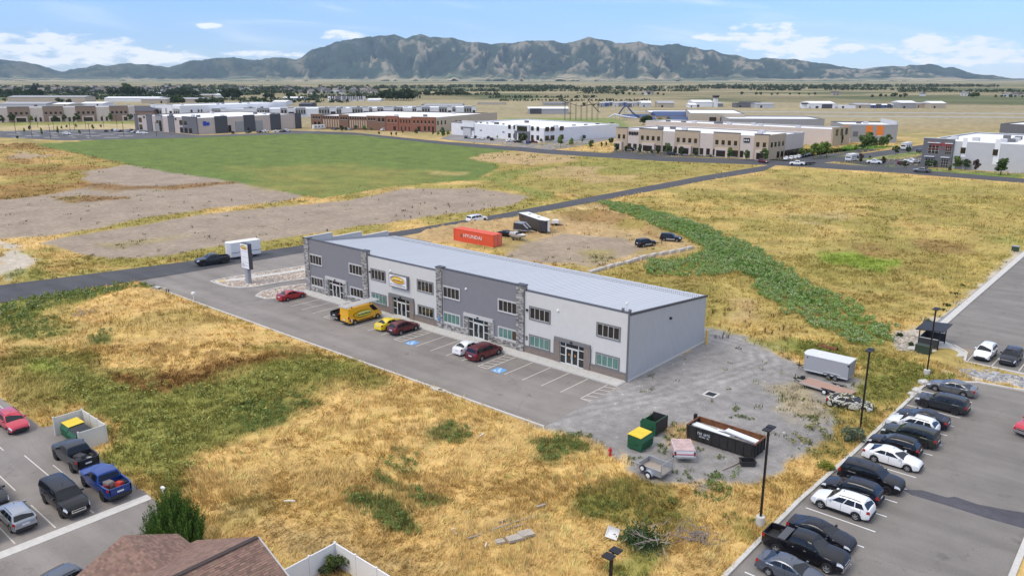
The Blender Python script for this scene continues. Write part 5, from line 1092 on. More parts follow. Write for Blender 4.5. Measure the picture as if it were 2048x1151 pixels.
# rusty tube behind the trailer
o=MB().tube((0,0,.45),(2.4,-.2,.5),.34,.34,14,False).tube((0,0,.45),(2.4,-.2,.5),.30,.30,14,False).build('rusty_pipe',M_rust,loc=(12.4,25.3,0),smooth=40); tag(o,'rusty steel pipe lying behind the silver cargo trailer','pipe')
# shelter and transformer
t=thing('bin_shelter','dark metal shelter with a slatted mono-pitch roof by the kerb','shelter',(21.6,34.6,0)); M_dk=mat('dark_cladding',(.035,.035,.037),.6)
tag(ssheet('shelter_pad',[(20.9,32.8),(25.2,32.9),(27.2,34.5),(26.9,36.3),(25.0,38.5),(22.5,40),(20.9,39.2)],.06,M_conc))
for x in (.1,2.4):
    for y in (.1,3.6): MB().box(x-.06,x+.06,y-.06,y+.06,0,2.35 if x<1 else 2.55).build('post',M_pole,t)
MB().add([(-.35,-.35,2.35),(2.95,-.35,2.6),(2.95,4.1,2.6),(-.35,4.1,2.35),(-.35,-.35,2.45),(2.95,-.35,2.7),(2.95,4.1,2.7),(-.35,4.1,2.45)],[(0,3,2,1),(4,5,6,7),(0,1,5,4),(1,2,6,5),(2,3,7,6),(3,0,4,7)]).build('roof',M_poled,t)
for k in range(12): MB().add([(-.3+k*.27,-.33,2.46+k*.0205),(-.22+k*.27,-.33,2.466+k*.0205),(-.22+k*.27,4.08,2.466+k*.0205),(-.3+k*.27,4.08,2.46+k*.0205),(-.3+k*.27,-.33,2.49+k*.0205),(-.22+k*.27,-.33,2.495+k*.0205),(-.22+k*.27,4.08,2.495+k*.0205),(-.3+k*.27,4.08,2.49+k*.0205)],[(4,5,6,7),(0,4,7,3),(1,2,6,5),(0,1,5,4)]).build('roof_rib',M_pole,t)
for p in ((.1,2.4,.07,.13),(.1,2.4,3.57,3.63)): MB().box(*p,.25,1.35).build('wall_panel',M_dk,t); MB().box(p[0],p[1],p[2]-.03,p[3]+.03,1.35,1.41).build('rail',M_alu,t)
MB().box(.07,.13,.13,3.57,.25,1.35).build('wall_panel',M_dk,t)
t=thing('transformer','dark green electrical transformer box in front of the shelter','transformer',(22.95,32.1,.0),R(-6)); MB().box(-.95,.95,-.6,.6,-.1,.16).build('pad',M_conc,t); M_tg=mat('transformer_green',(.035,.055,.035),.6)
MB().prismY([(-.85,.16),(.85,.16),(.85,1.15),(-.85,1.15)],-.5,.5).build('cabinet',M_tg,t); MB().box(-.89,.89,-.54,.54,1.15,1.21).build('lid',M_tg,t); MB().box(-.4,.4,-.52,-.5,.3,1.0).build('door',M_tg,t)
t=thing('utility_cabinet','small dark utility cabinet at the far end of the kerb','cabinet',(*at(2030,503),0)); MB().box(-.6,.6,-.5,.5,0,1.1).build('cabinet',M_tg,t); MB().box(-.64,.64,-.54,.54,1.1,1.16).build('lid',M_steel,t); MB().box(-.8,.8,-.7,.7,-.1,.08).build('pad',M_conc,t)
# boulders along the right kerb
for k,(px,py,s,lab) in enumerate(((1846,768,.62,'pale boulder under the lamp post by the dark grey sedan'),(1832,784,.55,'pale boulder beside the charcoal boxy SUV'),(1822,790,.4,'small pale boulder at the kerb by the charcoal SUV'),(1224,1073,.0,''))):
    if not s: continue
    x,y=at(px,py); bm=bmesh.new(); bmesh.ops.create_icosphere(bm,subdivisions=2,radius=s); r=random.Random(k)
    for v in bm.verts: v.co*=r.uniform(.82,1.12); v.co.z*=.7
    me=bpy.data.meshes.new('boulder'); bm.to_mesh(me); bm.free(); me.materials.append(mat('boulder',(.55,.53,.49),.9,var=.2,scale=3)); tag(link('boulder',me,None,(x,y,s*.35)),lab,'boulder')
# left bin enclosure
t=thing('bin_enclosure','beige vinyl bin enclosure around the dumpsters in the left lot','enclosure',(-34.2,-47.8,0)); M_vinyl=mat('vinyl_beige',(.68,.65,.58),.6,var=.05); H_=1.8
def vpanel(par,x0,y0,x1,y1,m_,h=H_,step=2.0,first=0):
    d=Vector((x1-x0,y1-y0)); L_=d.length; a=math.atan2(d.y,d.x); n=max(1,round(L_/step))
    for k in range(n):
        o=MB().box(0,L_/n,-.03,.03,.06,h).build('panel',m_,par,loc=(x0+d.x*k/n,y0+d.y*k/n,0)); o.rotation_euler=(0,0,a); MB().box(0,L_/n,-.045,.045,h,h+.07).build('top_rail',m_,o)
    for k in range(first,n+1):
        p=MB().box(-.065,.065,-.065,.065,0,h+.14).build('post',m_,par,loc=(x0+d.x*k/n,y0+d.y*k/n,0)); MB().add([(-.085,-.085,h+.14),(.085,-.085,h+.14),(.085,.085,h+.14),(-.085,.085,h+.14),(0,0,h+.22)],[(0,1,4),(1,2,4),(2,3,4),(3,0,4),(0,3,2,1)]).build('post_cap',m_,p)
vpanel(t,0,0,0,2.6,M_vinyl); vpanel(t,0,2.6,5.35,2.6,M_vinyl,step=1.8,first=1); vpanel(t,5.35,2.6,5.35,.2,M_vinyl,first=1)
dumpster('green dumpster with yellow lids inside the beige enclosure',-32.75,-46.75,R(90),M_lidy,1.35,1.75,1.6); d2=dumpster('dark dumpster with black lids inside the beige enclosure',-30.7,-46.85,R(90),M_trimb,1.3,1.9,1.6)
# ---------------------------------------------------------------- house, fence in the foreground
t=thing('house','house with brown shingled roof at the bottom edge','house',(4.7,-49.5,0)); M_shing=mat('shingle',(.155,.10,.082),.9,attr='Col'); M_sid=mat('house_siding',(.45,.40,.34),.85)
zr,pt=6.0,.45
def slope(par,name,e0,e1,dvec,L_,seed,tab=.33,expo=.16):
    """overlapping courses of shingle tabs: e0-e1 ridge end points, dvec unit vector down the slope"""
    r=random.Random(seed); mb=MB(); e0=Vector(e0); e1=Vector(e1); a=(e1-e0); Lr=a.length; a.normalize(); d=Vector(dvec).normalized(); nrm=a.cross(d); nrm=nrm if nrm.z>0 else -nrm
    rows_=int(L_/expo)
    for k in range(rows_):
        x=-r.uniform(0,tab)
        while x<Lr:
            w_=tab*r.uniform(.75,1.25); x0,x1=max(0,x+.004),min(Lr,x+w_-.004); x+=w_
            if x1-x0<.03: continue
            c=r.uniform(.75,1.3); mb.c=(.215*c,.132*c*r.uniform(.95,1.05),.10*c)
            th=.010+r.choice((0,0,.012)); p=e0+d*(k*expo); q=[p+a*x0+nrm*.006,p+a*x1+nrm*.006,p+a*x1+d*(expo+.03)+nrm*(.012+th),p+a*x0+d*(expo+.03)+nrm*(.012+th)]
            b=[v-nrm*.02 for v in q[2:]]; mb.add(q+b,[(0,1,2,3),(3,2,4,5),(0,3,5),(1,4,2)])
    o=mb.build(name,M_shing,par); tag(o,kind='stuff'); return o
nrm=math.sqrt(1+pt*pt)
def rplane(par,name,A,B,C_d,D_): return MB().add([A,B,C_d,D_]+[tuple(Vector(p)-Vector((0,0,.18))) for p in (A,B,C_d,D_)],[(0,1,2,3),(4,7,6,5),(0,4,5,1),(1,5,6,2),(2,6,7,3),(3,7,4,0)]).build(name,mat('roof_deck',(.13,.085,.07),.9,var=.2,scale=5),par)
LL,RR,YY=8.2,5.2,-24
rp=rplane(t,'roof',(0,0,zr),(0,YY,zr),(-LL,YY,zr-LL*pt),(-LL,0,zr-LL*pt)); rp2=rplane(t,'roof',(0,YY,zr),(0,0,zr),(RR,0,zr-RR*pt),(RR,YY,zr-RR*pt))
slope(rp,'shingles',(0,0,zr),(0,-9,zr),(-1,0,-pt),LL*nrm,3); slope(rp2,'shingles',(0,0,zr),(0,-9,zr),(1,0,-pt),RR*nrm,4)
m=MB()
for k in range(30): m.box(-.16,.16,-.02-k*.3-.29,-.02-k*.3,zr+.0,zr+.045)
m.build('ridge_caps',mat('ridge_cap',(.06,.045,.04),.9),t)
MB().box(-LL+.5,RR-.5,YY,-.5,0,2.3).build('wall',M_sid,t); MB().prismY([(-LL+.5,2.25),(RR-.5,2.25),(RR-.5,zr-(RR-.5)*pt-.2),(0,zr-.25),(-LL+.5,zr-(LL-.5)*pt-.2)],-.55,-.5).build('gable_wall',M_sid,t)
MB().add([(0,.12,zr-.02),(RR,.12,zr-RR*pt-.02),(RR,.12,zr-RR*pt-.25),(0,.12,zr-.25),(0,.0,zr-.02),(RR,.0,zr-RR*pt-.02),(RR,.0,zr-RR*pt-.25),(0,.0,zr-.25)],[(0,3,2,1),(0,1,5,4),(2,3,7,6)]).build('rake_board',M_triml,t)
# lower wing with its own gable
zs_=4.15; wy=-4.2; wx0=-9.6
w1=rplane(t,'wing_roof',(wx0,wy,zs_),(-3.2,wy,zs_),(-3.2,wy+3.6,zs_-3.6*pt),(wx0,wy+3.6,zs_-3.6*pt)); w2=rplane(t,'wing_roof',(-3.2,wy,zs_),(wx0,wy,zs_),(wx0,wy-6,zs_-6*pt),(-3.2,wy-6,zs_-6*pt))
slope(w1,'shingles',(wx0,wy,zs_),(-3.2,wy,zs_),(0,1,-pt),3.6*nrm,5); slope(w2,'shingles',(wx0,wy,zs_),(-3.2,wy,zs_),(0,-1,-pt),6*nrm,6); MB().box(wx0+.4,-5,wy-5.5,wy+3.2,0,2.2).build('wing_wall',M_sid,t)
t=thing('vinyl_fence','white vinyl privacy fence corner beside the brown roof','fence',(3.45,-43.0,0)); M_vw=mat('vinyl_white',(.80,.80,.80),.5)
vpanel(t,0,0,0,-6.5,M_vw,1.8,2.2); vpanel(t,0,0,9,0,M_vw,1.8,2.25,first=1)
# ---------------------------------------------------------------- debris in the dry grass
def plank(name,label,cat,px,py,L_,w_,h_,rzdir,m_,tilt=0,z=.25,group=None):
    x,y=at(px,py); o=MB().obox((0,0,0),L_,(w_,h_),0).build(name,m_); o.location=(x,y,z); 
    a=at(px+math.cos(rzdir)*20,py-math.sin(rzdir)*20*.55); o.rotation_euler=(0,tilt,math.atan2(a[1]-y,a[0]-x)); return tag(o,label,cat,group)
M_cs=mat('concrete_slab_old',(.42,.37,.31),.9,var=.2,scale=3); M_wht=mat('white_pvc',(.75,.74,.72),.5)
for k,(px,py,L_,w_) in enumerate(((962,1078,2.2,.12),(985,1068,2.0,.14),(1000,1064,1.9,.2),(1018,1058,2.2,.14),(1030,1063,1.8,.1),(1010,1052,1.4,.3),(1048,1048,2.6,.09),(1082,1020,.9,.2))):
    plank('loose_board',['lowest curved grey board of the lumber pile','grey board lying above the lowest one in the lumber pile','wide grey board in the middle of the lumber pile','pale board right of the pile centre','thin board nearest the concrete slabs','dark wide board at the top of the lumber pile','thin batten running up-right from the lumber pile','short dark stub apart from the lumber pile'][k],'board',px,py,L_,w_,.09,R(32),M_wood if k!=5 else mat('dark_board',(.12,.10,.09),.8),.03,.45)
for k,(px,py,L_,w_,lab) in enumerate(((1030,1085,1.3,.7,'flat pale concrete slab below the lumber pile, left of its pair'),(1052,1076,1.1,.8,'flat pale concrete slab below the lumber pile, right of its pair'),(942,1037,1.0,.5,'tilted concrete slab above the lumber pile'),(1000,1092,.7,.5,'small broken slab at the low end of the concrete slabs'),(943,1052,.8,.25,'narrow slab just under the tilted one'))):
    plank('concrete_slab',lab,'slab',px,py,L_,w_,.2,R(30 if k!=2 else -20),M_cs,.06,.42)
for k,(px,py,L_,rd,lab) in enumerate(((972,1098,.55,80,'short white pipe offcut below the lumber pile'),(925,1066,1.5,3,'white pipe lying left of the lumber pile'),(908,1072,.8,-60,'short white pipe crossing the longer one'),(962,878,1.0,50,'white pipe lying alone in the upper dry grass'),(580,1010,.9,0,'thin white strip in the cut grass'))):
    plank('white_pipe',lab,'pipe',px,py,L_,.09,.09,R(rd),M_wht,0,.42)
t=thing('white_panel_sheet','white curved plastic panel dumped beside the brush pile','panel',(*at(1225,1076),.45),R(20)); 
A=[(math.sin(R(a))*.5,1-math.cos(R(a))) for a in range(-60,61,15)]; m=MB()
for (a0,b0),(a1,b1) in zip(A,A[1:]): m.add([(-.45,a0,b0*.5),(-.45,a1,b1*.5),(.45,a1,b1*.5),(.45,a0,b0*.5)],[(0,1,2,3)])
m.build('panel',M_wht,t,60); MB().box(-.47,-.43,-.42,.42,.1,.16).build('edge',M_wht,t); t.rotation_euler=(R(50),R(10),R(20))
def twigpile(name,label,px,py,rx,n,c,z,leaf=False,seed=1):
    x,y=at(px,py); r=random.Random(seed); t=thing(name,label,'brush pile',(x,y,0)); m=MB()
    for k in range(n):
        a=r.uniform(0,6.28); p=Vector((r.gauss(0,rx*.45),r.gauss(0,rx*.35),r.uniform(0.1,z))); l=r.uniform(.5,1.6)*rx*.5; d=Vector((math.cos(a)*l,math.sin(a)*l,r.uniform(-.2,.35)*l))
        m.tube(p,p+d*.6,.035,.025,5,False); m.tube(p+d*.6,p+d+Vector((r.uniform(-.15,.15),r.uniform(-.15,.15),0)),.025,.008,4,False); q=p+d*.5; m.tube(q,q+Vector((d.y,-d.x,d.z))*.4,.015,.005,4,False)
    tag(m.build('twigs',c,t),kind='stuff')
    if leaf:
        V_=[];F_=[];K=[]; g=np.random.default_rng(seed)
        for k in range(1600):
            p=Vector((g.normal(0,rx*.4),g.normal(0,rx*.32),abs(g.normal(0,z*.4))+.05)); d=Vector(g.normal(size=3)).normalized()*.13; e=d.orthogonal().normalized()*.05; b=len(V_); V_+=[p-d,p+e,p+d,p-e]; F_.append((b,b+1,b+2,b+3)); cc=g.uniform(.6,1.4); K+=[(.05*cc,.085*cc,.03*cc)]*4
        link('leaves',npmesh('leaves',np.array([tuple(v) for v in V_]),np.array(F_),mat('leaf_any',(.1,.1,.05),.8,attr='Col',spec=.15),np.array(K)),t)
    return t
M_twig=mat('dead_twig',(.33,.28,.24),.9)
twigpile('brush_pile','pile of cut green branches with bare limbs beside the white panel',1285,1088,2.0,40,M_twig,1.2,True,3); twigpile('brush_pile','heap of bare grey twigs right of the green branch pile',1385,1075,1.7,70,mat('grey_twig',(.24,.20,.18),.9),.5,False,5); twigpile('brush_pile','grey dead branches heaped in the upper left field',165,632,1.6,50,M_twig,.6,False,7)
# left field kerbside details
t=thing('culvert_headwall','concrete culvert box with open top near the driveway mouth','culvert',(-78.9,-16.3,0),R(10)); m=MB(); m.box(-1.3,1.3,-.7,-.55,0,.55); m.box(-1.3,1.3,.55,.7,0,.55); m.box(-1.3,-1.15,-.55,.55,0,.55); m.box(1.15,1.3,-.55,.55,0,.55); m.build('wall',M_conc,t); MB().box(-1.15,1.15,-.55,.55,.0,.12).build('pit',M_black,t); MB().box(-.6,.2,-.2,.6,.55,.62).build('lid',M_conc,t)
t=thing('vent_pipe','white post with a small box standing on the left kerb','post',(-67.75,-16.0,0)); MB().tube((0,0,0),(0,0,1.5),.05,n=8).build('post',M_white,t); MB().box(-.32,.32,-.2,.2,1.45,1.75).build('box',M_white,t)
for k,(x,y) in enumerate(((-76.3,-16.1),(-75.9,-15.95))):
    o=MB().tube((0,0,0),(0,0,.75),.07,.07,8).lathe([(.09,.6),(.10,.68),(.07,.78),(0,.8)],8).build('valve_post',M_black,loc=(x,y,0)); tag(o,'short black valve post on the left kerb, '+('farther' if k==0 else 'nearer')+' of the pair','post','valve posts')
t=thing('well_cap','white capped standpipe at the gutter end by the blue pickup','standpipe',(-15.3,-46.4,0)); MB().tube((0,0,0),(0,0,.75),.07,n=10).build('pipe',M_white,t); MB().lathe([(.14,.7),(.16,.78),(.1,.86),(0,.88)],12).build('cap',M_white,t,40); MB().box(.1,.35,-.08,.08,.72,.86).build('spout',M_white,t)
t=thing('kerb_inlet','concrete kerb inlet box on the left edge of the front lot','drain',(-14.4,-15.75,0)); MB().box(-1.0,1.0,-.35,.35,0,.2).build('slab',M_conc,t); MB().lathe([(.26,.205),(0,.21)],14,'z',(.3,0,0)).build('cover',M_trimb,t)
# ---------------------------------------------------------------- back yard
M_cont=mat('container_orange',(.70,.095,.035),.55,var=.1,scale=2); t=thing('shipping_container','orange-red shipping container lettered HYUNDAI behind the building','container',(-71.9,44.35,0),R(-1.5)); Lc,Wc,Hc=11.7,2.5,2.6
MB().box(.02,Lc-.02,.03,Wc-.03,.1,Hc-.05).build('shell',M_cont,t); MB().box(0,Lc,0,Wc,Hc-.05,Hc).build('roof',M_cont,t)
rib=MB().add([(0,.0,.18),(.07,-.035,.18),(.17,-.035,.18),(.24,0,.18),(0,.0,Hc-.12),(.07,-.035,Hc-.12),(.17,-.035,Hc-.12),(.24,0,Hc-.12)],[(0,1,5,4),(1,2,6,5),(2,3,7,6)]).mesh('corrugation',M_cont)
for k in range(36): link('corrugation',rib,t,(.18+k*.315,.03,0))
for x in (0,Lc-.14):
    for y in (-.04,Wc-.1): MB().box(x,x+.14,y,y+.14,0,Hc).build('corner_post',M_cont,t)
for z in (.05,Hc-.14): MB().box(0,Lc,-.045,.05,z,z+.13).build('side_rail',M_cont,t)
for k in range(2):
    d=MB().box(Lc,Lc+.04,.1+k*1.16,1.22+k*1.16,.2,Hc-.15).build('door',M_cont,t)
    for q in (.3,.8): MB().tube((Lc+.06,.1+k*1.16+q,.15),(Lc+.06,.1+k*1.16+q,Hc-.1),.025,n=6).build('lock_bar',M_alu,d)
text('container_lettering','HYUNDAI',1.05,M_white,t,(5.7,-.06,1.42),ext=.012,wfit=5.4); m=MB(); m.add([(2.0,-.06,1.0),(2.45,-.06,1.0),(2.25,-.06,1.75)],[(0,1,2)]); m.add([(2.35,-.061,1.2),(2.75,-.061,1.2),(2.5,-.061,1.9)],[(0,1,2)]); m.build('container_logo',mat('logo_brown',(.22,.10,.06),.6),t)
a,b=at(1078,466),at(1038,447)
t=thing('enclosed_trailer','long dark enclosed trailer with a white roof in the back yard','trailer',(-63.0,62.3,0),math.atan2(66.5-62.3,-72.6+63.0)); M_char=mat('trailer_charcoal',(.055,.055,.062),.4,.3,var=.04)
MB().prism([(0,-2.4),(10.2,-2.4),(10.2,0),(0,0),(-1.6,-.7),(-1.6,-1.7)],.45,2.95).build('body',M_char,t); MB().prism([(-.05,-2.45),(10.25,-2.45),(10.25,.05),(-.05,.05),(-1.68,-.66),(-1.68,-1.74)],2.95,3.06).build('roof',M_white,t); MB().prism([(0,-2.42),(-1.63,-1.72),(-1.63,-1.2),(-.2,-2.3)],.5,2.9).build('nose_cap',M_white,t)
for x in (2.5,7): MB().box(x-.25,x+.25,-1.4,-.9,3.06,3.16).build('roof_vent',M_trimd,t)
MB().box(8.2,8.8,.0,.03,1.7,2.4).build('window',M_glass,t)
for x in (4.2,5.1):
    for y in (-2.3,-.1): w_=link('wheel',wheel_meshes(.36,.22,False)[0],t,(x,y,.36)); link('rim',wheel_meshes(.36,.22,False)[1],w_)
MB().tube((-1.6,-1.2,.5),(-3.0,-1.2,.45),.06).build('tongue',M_black,t)
t=thing('snowmobile_trailer','dark wedge-nosed enclosed snowmobile trailer beside the boat','trailer',(-68.0,59.2,0),R(10)); MB().prismY([(0,.75),(3.4,.75),(3.6,1.0),(2.2,2.1),(.1,2.2)],0,2.4).build('shell',M_char,t); MB().box(-.1,3.5,-.05,2.45,.55,.75).build('deck',M_steel,t)
for y in (.35,1.7): MB().add([(2.35,y,2.02),(2.35,y+.25,2.02),(3.5,y+.25,1.12),(3.5,y,1.12)],[(0,1,2,3)]).build('ramp_strip',M_plate,t)
MB().add([(.1,-.02,2.22),(2.2,-.02,2.12),(2.2,2.42,2.12),(.1,2.42,2.22)],[(0,1,2,3)]).build('top_panel',mat('top_grey',(.25,.27,.30),.5),t)
for y in (-.1,2.5): w_=link('wheel',wheel_meshes(.3,.2,False)[0],t,(1.7,y,.3)); link('rim',wheel_meshes(.3,.2,False)[1],w_)
MB().tube((3.4,1.2,.6),(4.9,1.2,.5),.05).build('tongue',M_steel,t)
t=thing('motor_boat','weathered white motor boat on a trailer behind the container','boat',(-61.2,53.0,0),R(-12)); m=MB(); st=[]
for x,w_,zk,zg in ((-2.2,.95,.75,1.35),(-1,1.0,.7,1.38),(.5,.95,.72,1.42),(1.6,.65,.85,1.48),(2.5,.05,1.2,1.55)): st.append([(x,-w_,zg),(x,-w_*.85,zk+.15),(x,0,zk),(x,w_*.85,zk+.15),(x,w_,zg)])
m.add([p for s in st for p in s],[(i*5+j,i*5+j+1,(i+1)*5+j+1,(i+1)*5+j)[::-1] for i in range(4) for j in range(4)]+[(0,1,2,3,4)]); m.build('hull',mat('boat_hull',(.45,.42,.38),.6,var=.2),t,50)
m=MB(); m.add([(.2,-.9,1.42),(1.6,-.6,1.5),(2.5,0,1.57),(1.6,.6,1.5),(.2,.9,1.42)],[(0,1,2,3,4)]); m.build('foredeck',M_wht,t); MB().box(-2.1,.2,-.85,.85,.95,1.0).build('cockpit_floor',M_trimd,t)
for x in (-1.9,-1.2,-.5):
    for y in (-.45,.45): MB().box(x-.22,x+.22,y-.25,y+.25,1.0,1.62).build('seat',M_wht,t)
MB().box(.1,.16,-.75,.75,1.42,1.8).build('windscreen',M_carglass,t); MB().box(-2.2,2.2,-.05,.05,.42,.52).build('trailer_frame',M_steel,t); MB().tube((2.2,0,.47),(3.7,0,.45),.05).build('tongue',M_steel,t)
for y in (-.9,.9): w_=link('wheel',wheel_meshes(.28,.18,False)[0],t,(-.6,y,.28)); link('rim',MB().lathe([(0,.08),(.1,.085),(.16,.07)],12,'y').mesh('rim',M_white),w_)
t=thing('flat_trailer','small flat trailer with white load behind the enclosed trailer','trailer',(-66.2,72.6,0),R(35)); MB().box(-1.4,1.4,-.9,.9,.45,.55).build('deck',M_wood,t); MB().box(-.9,.5,-.7,.7,.55,1.25).build('load_box',M_white,t)
for y in (-1,1): link('wheel',wheel_meshes(.3,.2,False)[0],t,(0,y,.3))
car('compact','black','low black car half hidden between the container and the boat',-65.6,54.6,R(8),name='parked_car')
t=thing('trailer_tongue','black trailer tongue and jack beside the old SUV','tow bar',(-36.6,68.0,0),R(60)); MB().tube((0,0,.4),(1.6,.3,.4),.05).build('tongue',M_black,t); MB().tube((1.4,.25,0),(1.4,.25,1.0),.05).build('jack',M_black,t); MB().tube((.2,-.5,.4),(.2,.6,.4),.04).build('cross_bar',M_black,t)
blk=[(-32.6,39.7),(-32.6,42.0),(-32.55,44.9),(-32.3,47.4),(-31.9,50.1),(-32.0,52.6),(-32.0,55.4),(-31.5,58.2),(-30.9,60.8),(-30.3,63.3),(-29.7,65.9),(-29.4,68.6)]
bm_=MB().box(-.42,.42,-1.05,1.05,0,.62).mesh('block',mat('barrier_block',(.50,.46,.41),.9,var=.2,scale=2,bump=.3))
for k,(x,y) in enumerate(blk):
    o=link('barrier_block',bm_,None,(x,y,-.05),rng.uniform(-.1,.2)); tag(o,'pale concrete block in the low row behind the building, number '+['one','two','three','four','five','six','seven','eight','nine','ten','eleven','twelve'][k]+' counted from the roof','block','concrete blocks in a row'); MB().box(-.36,.36,-.9,.9,.62,.66).build('top_ridge',MATS['barrier_block'],o)
# white enclosed trailer on the road
t=thing('white_trailer','white box trailer towed by the dark pickup on the road','trailer',(-91.0,6.6,0),R(-98)); MB().prism([(-2.8,-1.1),(3.0,-1.1),(3.5,-.5),(3.5,.5),(3.0,1.1),(-2.8,1.1)],.5,3.15).build('body',mat('white_aluminium',(.74,.75,.76),.4,.1),t); MB().box(-2.8,3.0,-1.13,1.13,1.25,1.33).build('stripe',M_trimb,t); MB().prism([(-2.85,-1.13),(3.05,-1.13),(3.55,-.5),(3.55,.5),(3.05,1.13),(-2.85,1.13)],3.15,3.21).build('roof',M_white,t)
for x in (-.9,-.1):
    for s in (-1,1): w_=link('wheel',wheel_meshes(.34,.2,False)[0],t,(x,s*1.05,.34),0 if s>0 else PI); link('rim',wheel_meshes(.34,.2,False)[1],w_)
MB().tube((3.5,0,.5),(4.6,0,.5),.05).build('tongue',M_black,t)
# ---------------------------------------------------------------- distant buildings
def fm(name,c,rough=.85,var=.05): return mat('far_'+name,c,rough,var=var,scale=.4)
FM={'tan':fm('tan',(.42,.33,.27)),'pale':fm('pale',(.58,.49,.43)),'brown':fm('brown',(.27,.19,.145)),'white':fm('white',(.72,.72,.73)),'pink':fm('pink',(.52,.44,.39)),'dark':fm('dark',(.075,.078,.088)),'dgray':fm('dgray',(.14,.14,.15)),'gray':fm('gray',(.30,.30,.30)),'lgray':fm('lgray',(.50,.50,.51)),'brick':brickmat('far_brick',(.22,.085,.055),(.27,.11,.07),(.3,.2,.16),1.2,.4),'bbrick':brickmat('far_brown_brick',(.17,.095,.065),(.22,.125,.085),(.26,.18,.14),1.2,.4),'roofw':fm('roof_white',(.80,.80,.80),.7),'roofg':fm('roof_gray',(.38,.38,.40),.7),'roofd':fm('roof_dark',(.055,.055,.065),.7),'sand':fm('sandstone',(.46,.36,.25)),'blue':fm('blue',(.03,.065,.17),.6),'orange':fm('orange',(.72,.20,.03),.7),'beige':fm('beige',(.44,.38,.30)),'metal':fm('metal',(.36,.36,.37)),'bluew':fm('blue_wall',(.07,.13,.30)),'glass':M_glass}
def fracpx(A,B,px):
    ua=(px-PW/2)/F; a0,b0=camxy(*A); a1,b1=camxy(*B); cp,sp_=math.cos(PITCH),math.sin(PITCH); d0=b0*cp+CAMH*sp_; d1=b1*cp+CAMH*sp_
    return (ua*d0-a0)/((a1-a0)-ua*(d1-d0))
def fbuild(name,label,pa,pb,ptop,depth,wall,roof='roofw',segs=(),wins=(),rsegs=(),rwins=(),rend=None,hpx=None,parapet=.5,cat='building',pitched=None,vents=0):
    A,B=at(*pa),at(*pb); h=pxh(hpx or pa[0],pa[1] if not hpx else pa[1]+(pb[1]-pa[1])*(hpx-pa[0])/(pb[0]-pa[0]),ptop); d=Vector((B[0]-A[0],B[1]-A[1])); L=d.length; rz=math.atan2(d.y,d.x)
    Dp=depth if rend is None else (Vector(at(*rend))-Vector(B)).length
    t=thing(name,label,cat,(A[0],A[1],0),rz); W_=FM[wall]
    m=MB(); m.add([(0,0,-.1),(L,0,-.1),(L,Dp,-.1),(0,Dp,-.1),(0,0,h),(L,0,h),(L,Dp,h),(0,Dp,h)],[(0,1,5,4),(1,2,6,5),(2,3,7,6),(3,0,4,7)]); m.build('wall',W_,t)
    if pitched:
        hp=h+pitched; MB().add([(-.5,-.5,h-.1),(L+.5,-.5,h-.1),(L+.5,Dp+.5,h-.1),(-.5,Dp+.5,h-.1),(-.5,Dp/2,hp),(L+.5,Dp/2,hp)],[(0,1,5,4),(2,3,4,5),(0,4,3),(1,2,5)]).build('roof',FM[roof],t)
    else:
        MB().box(.25,L-.25,.25,Dp-.25,h-parapet-.2,h-parapet).build('roof',FM[roof],t)
        m=MB()
        for b in ((-.05,L+.05,-.05,.3),(-.05,L+.05,Dp-.3,Dp+.05),(-.05,.3,.3,Dp-.3),(L-.3,L+.05,.3,Dp-.3)): m.box(*b,h,h+.12)
        m.build('coping',FM['roofw' if wall in('white','lgray') else 'dgray'] if wall!='pale' else FM['roofw'],t)
    r_=random.Random(name+label)
    for k in range(vents):
        x,y=r_.uniform(.1,.9)*L,r_.uniform(.15,.85)*Dp; MB().box(x-1.2,x+1.2,y-.8,y+.8,h-parapet,h-parapet+1.3).build('rooftop_unit',FM['dgray' if k%2 else 'lgray'],t)
    fx=lambda px: fracpx(A,B,px)*L
    for s in segs:
        x0,x1=fx(s[0]),fx(s[1]); z0,z1=s[4] if len(s)>4 and s[4] else (0,h+s[3]); pr=s[5] if len(s)>5 else .35
        o=MB().box(x0,x1,-pr,.4 if z0==0 else .0,z0,z1).build('facade_panel',FM[s[2]],t)
        if z0==0 and s[3]>0: MB().box(x0-.1,x1+.1,-pr-.15,.5,z1,z1+.25).build('cornice',FM[s[6]] if len(s)>6 else FM['dark'],o)
    for w_ in wins:
        x0,x1=fx(w_[0]),fx(w_[1]); pr=w_[4] if len(w_)>4 else .37; mm=FM[w_[5]] if len(w_)>5 else M_glass
        o=MB().box(x0,x1,-pr-.04,-pr+.05,w_[2],w_[3]).build('window',mm,t)
        if mm is M_glass and x1-x0>1.0: MB().box(x0-.1,x1+.1,-pr-.12,-pr+.05,w_[2]-.2,w_[2]).build('sill',FM['lgray'],o)
    if rend is not None:
        Bv=(L,0); R_=at(*rend); fy=lambda px: fracpx(B,R_,px)*Dp
        for s in rsegs:
            z0,z1=s[4] if len(s)>4 and s[4] else (0,h+s[3]); y0,y1=fy(s[0]),fy(s[1]); MB().box(L-.4 if z0==0 else L,L+(.4 if z0==0 else .3),y0,y1,z0,z1).build('facade_panel',FM[s[2]],t)
        for w_ in rwins: MB().box(L+(.35 if len(w_)<5 else w_[4]),L+.46,fy(w_[0]),fy(w_[1]),w_[2],w_[3]).build('window',M_glass,t)
    return t,L,Dp,h,fx
def wrow(a,b,n,z0,z1,fill=.55,pr=.37): 
    s=(b-a)/n; return [(a+s*(k+.5-fill/2),a+s*(k+.5+fill/2),z0,z1,pr) for k in range(n)]
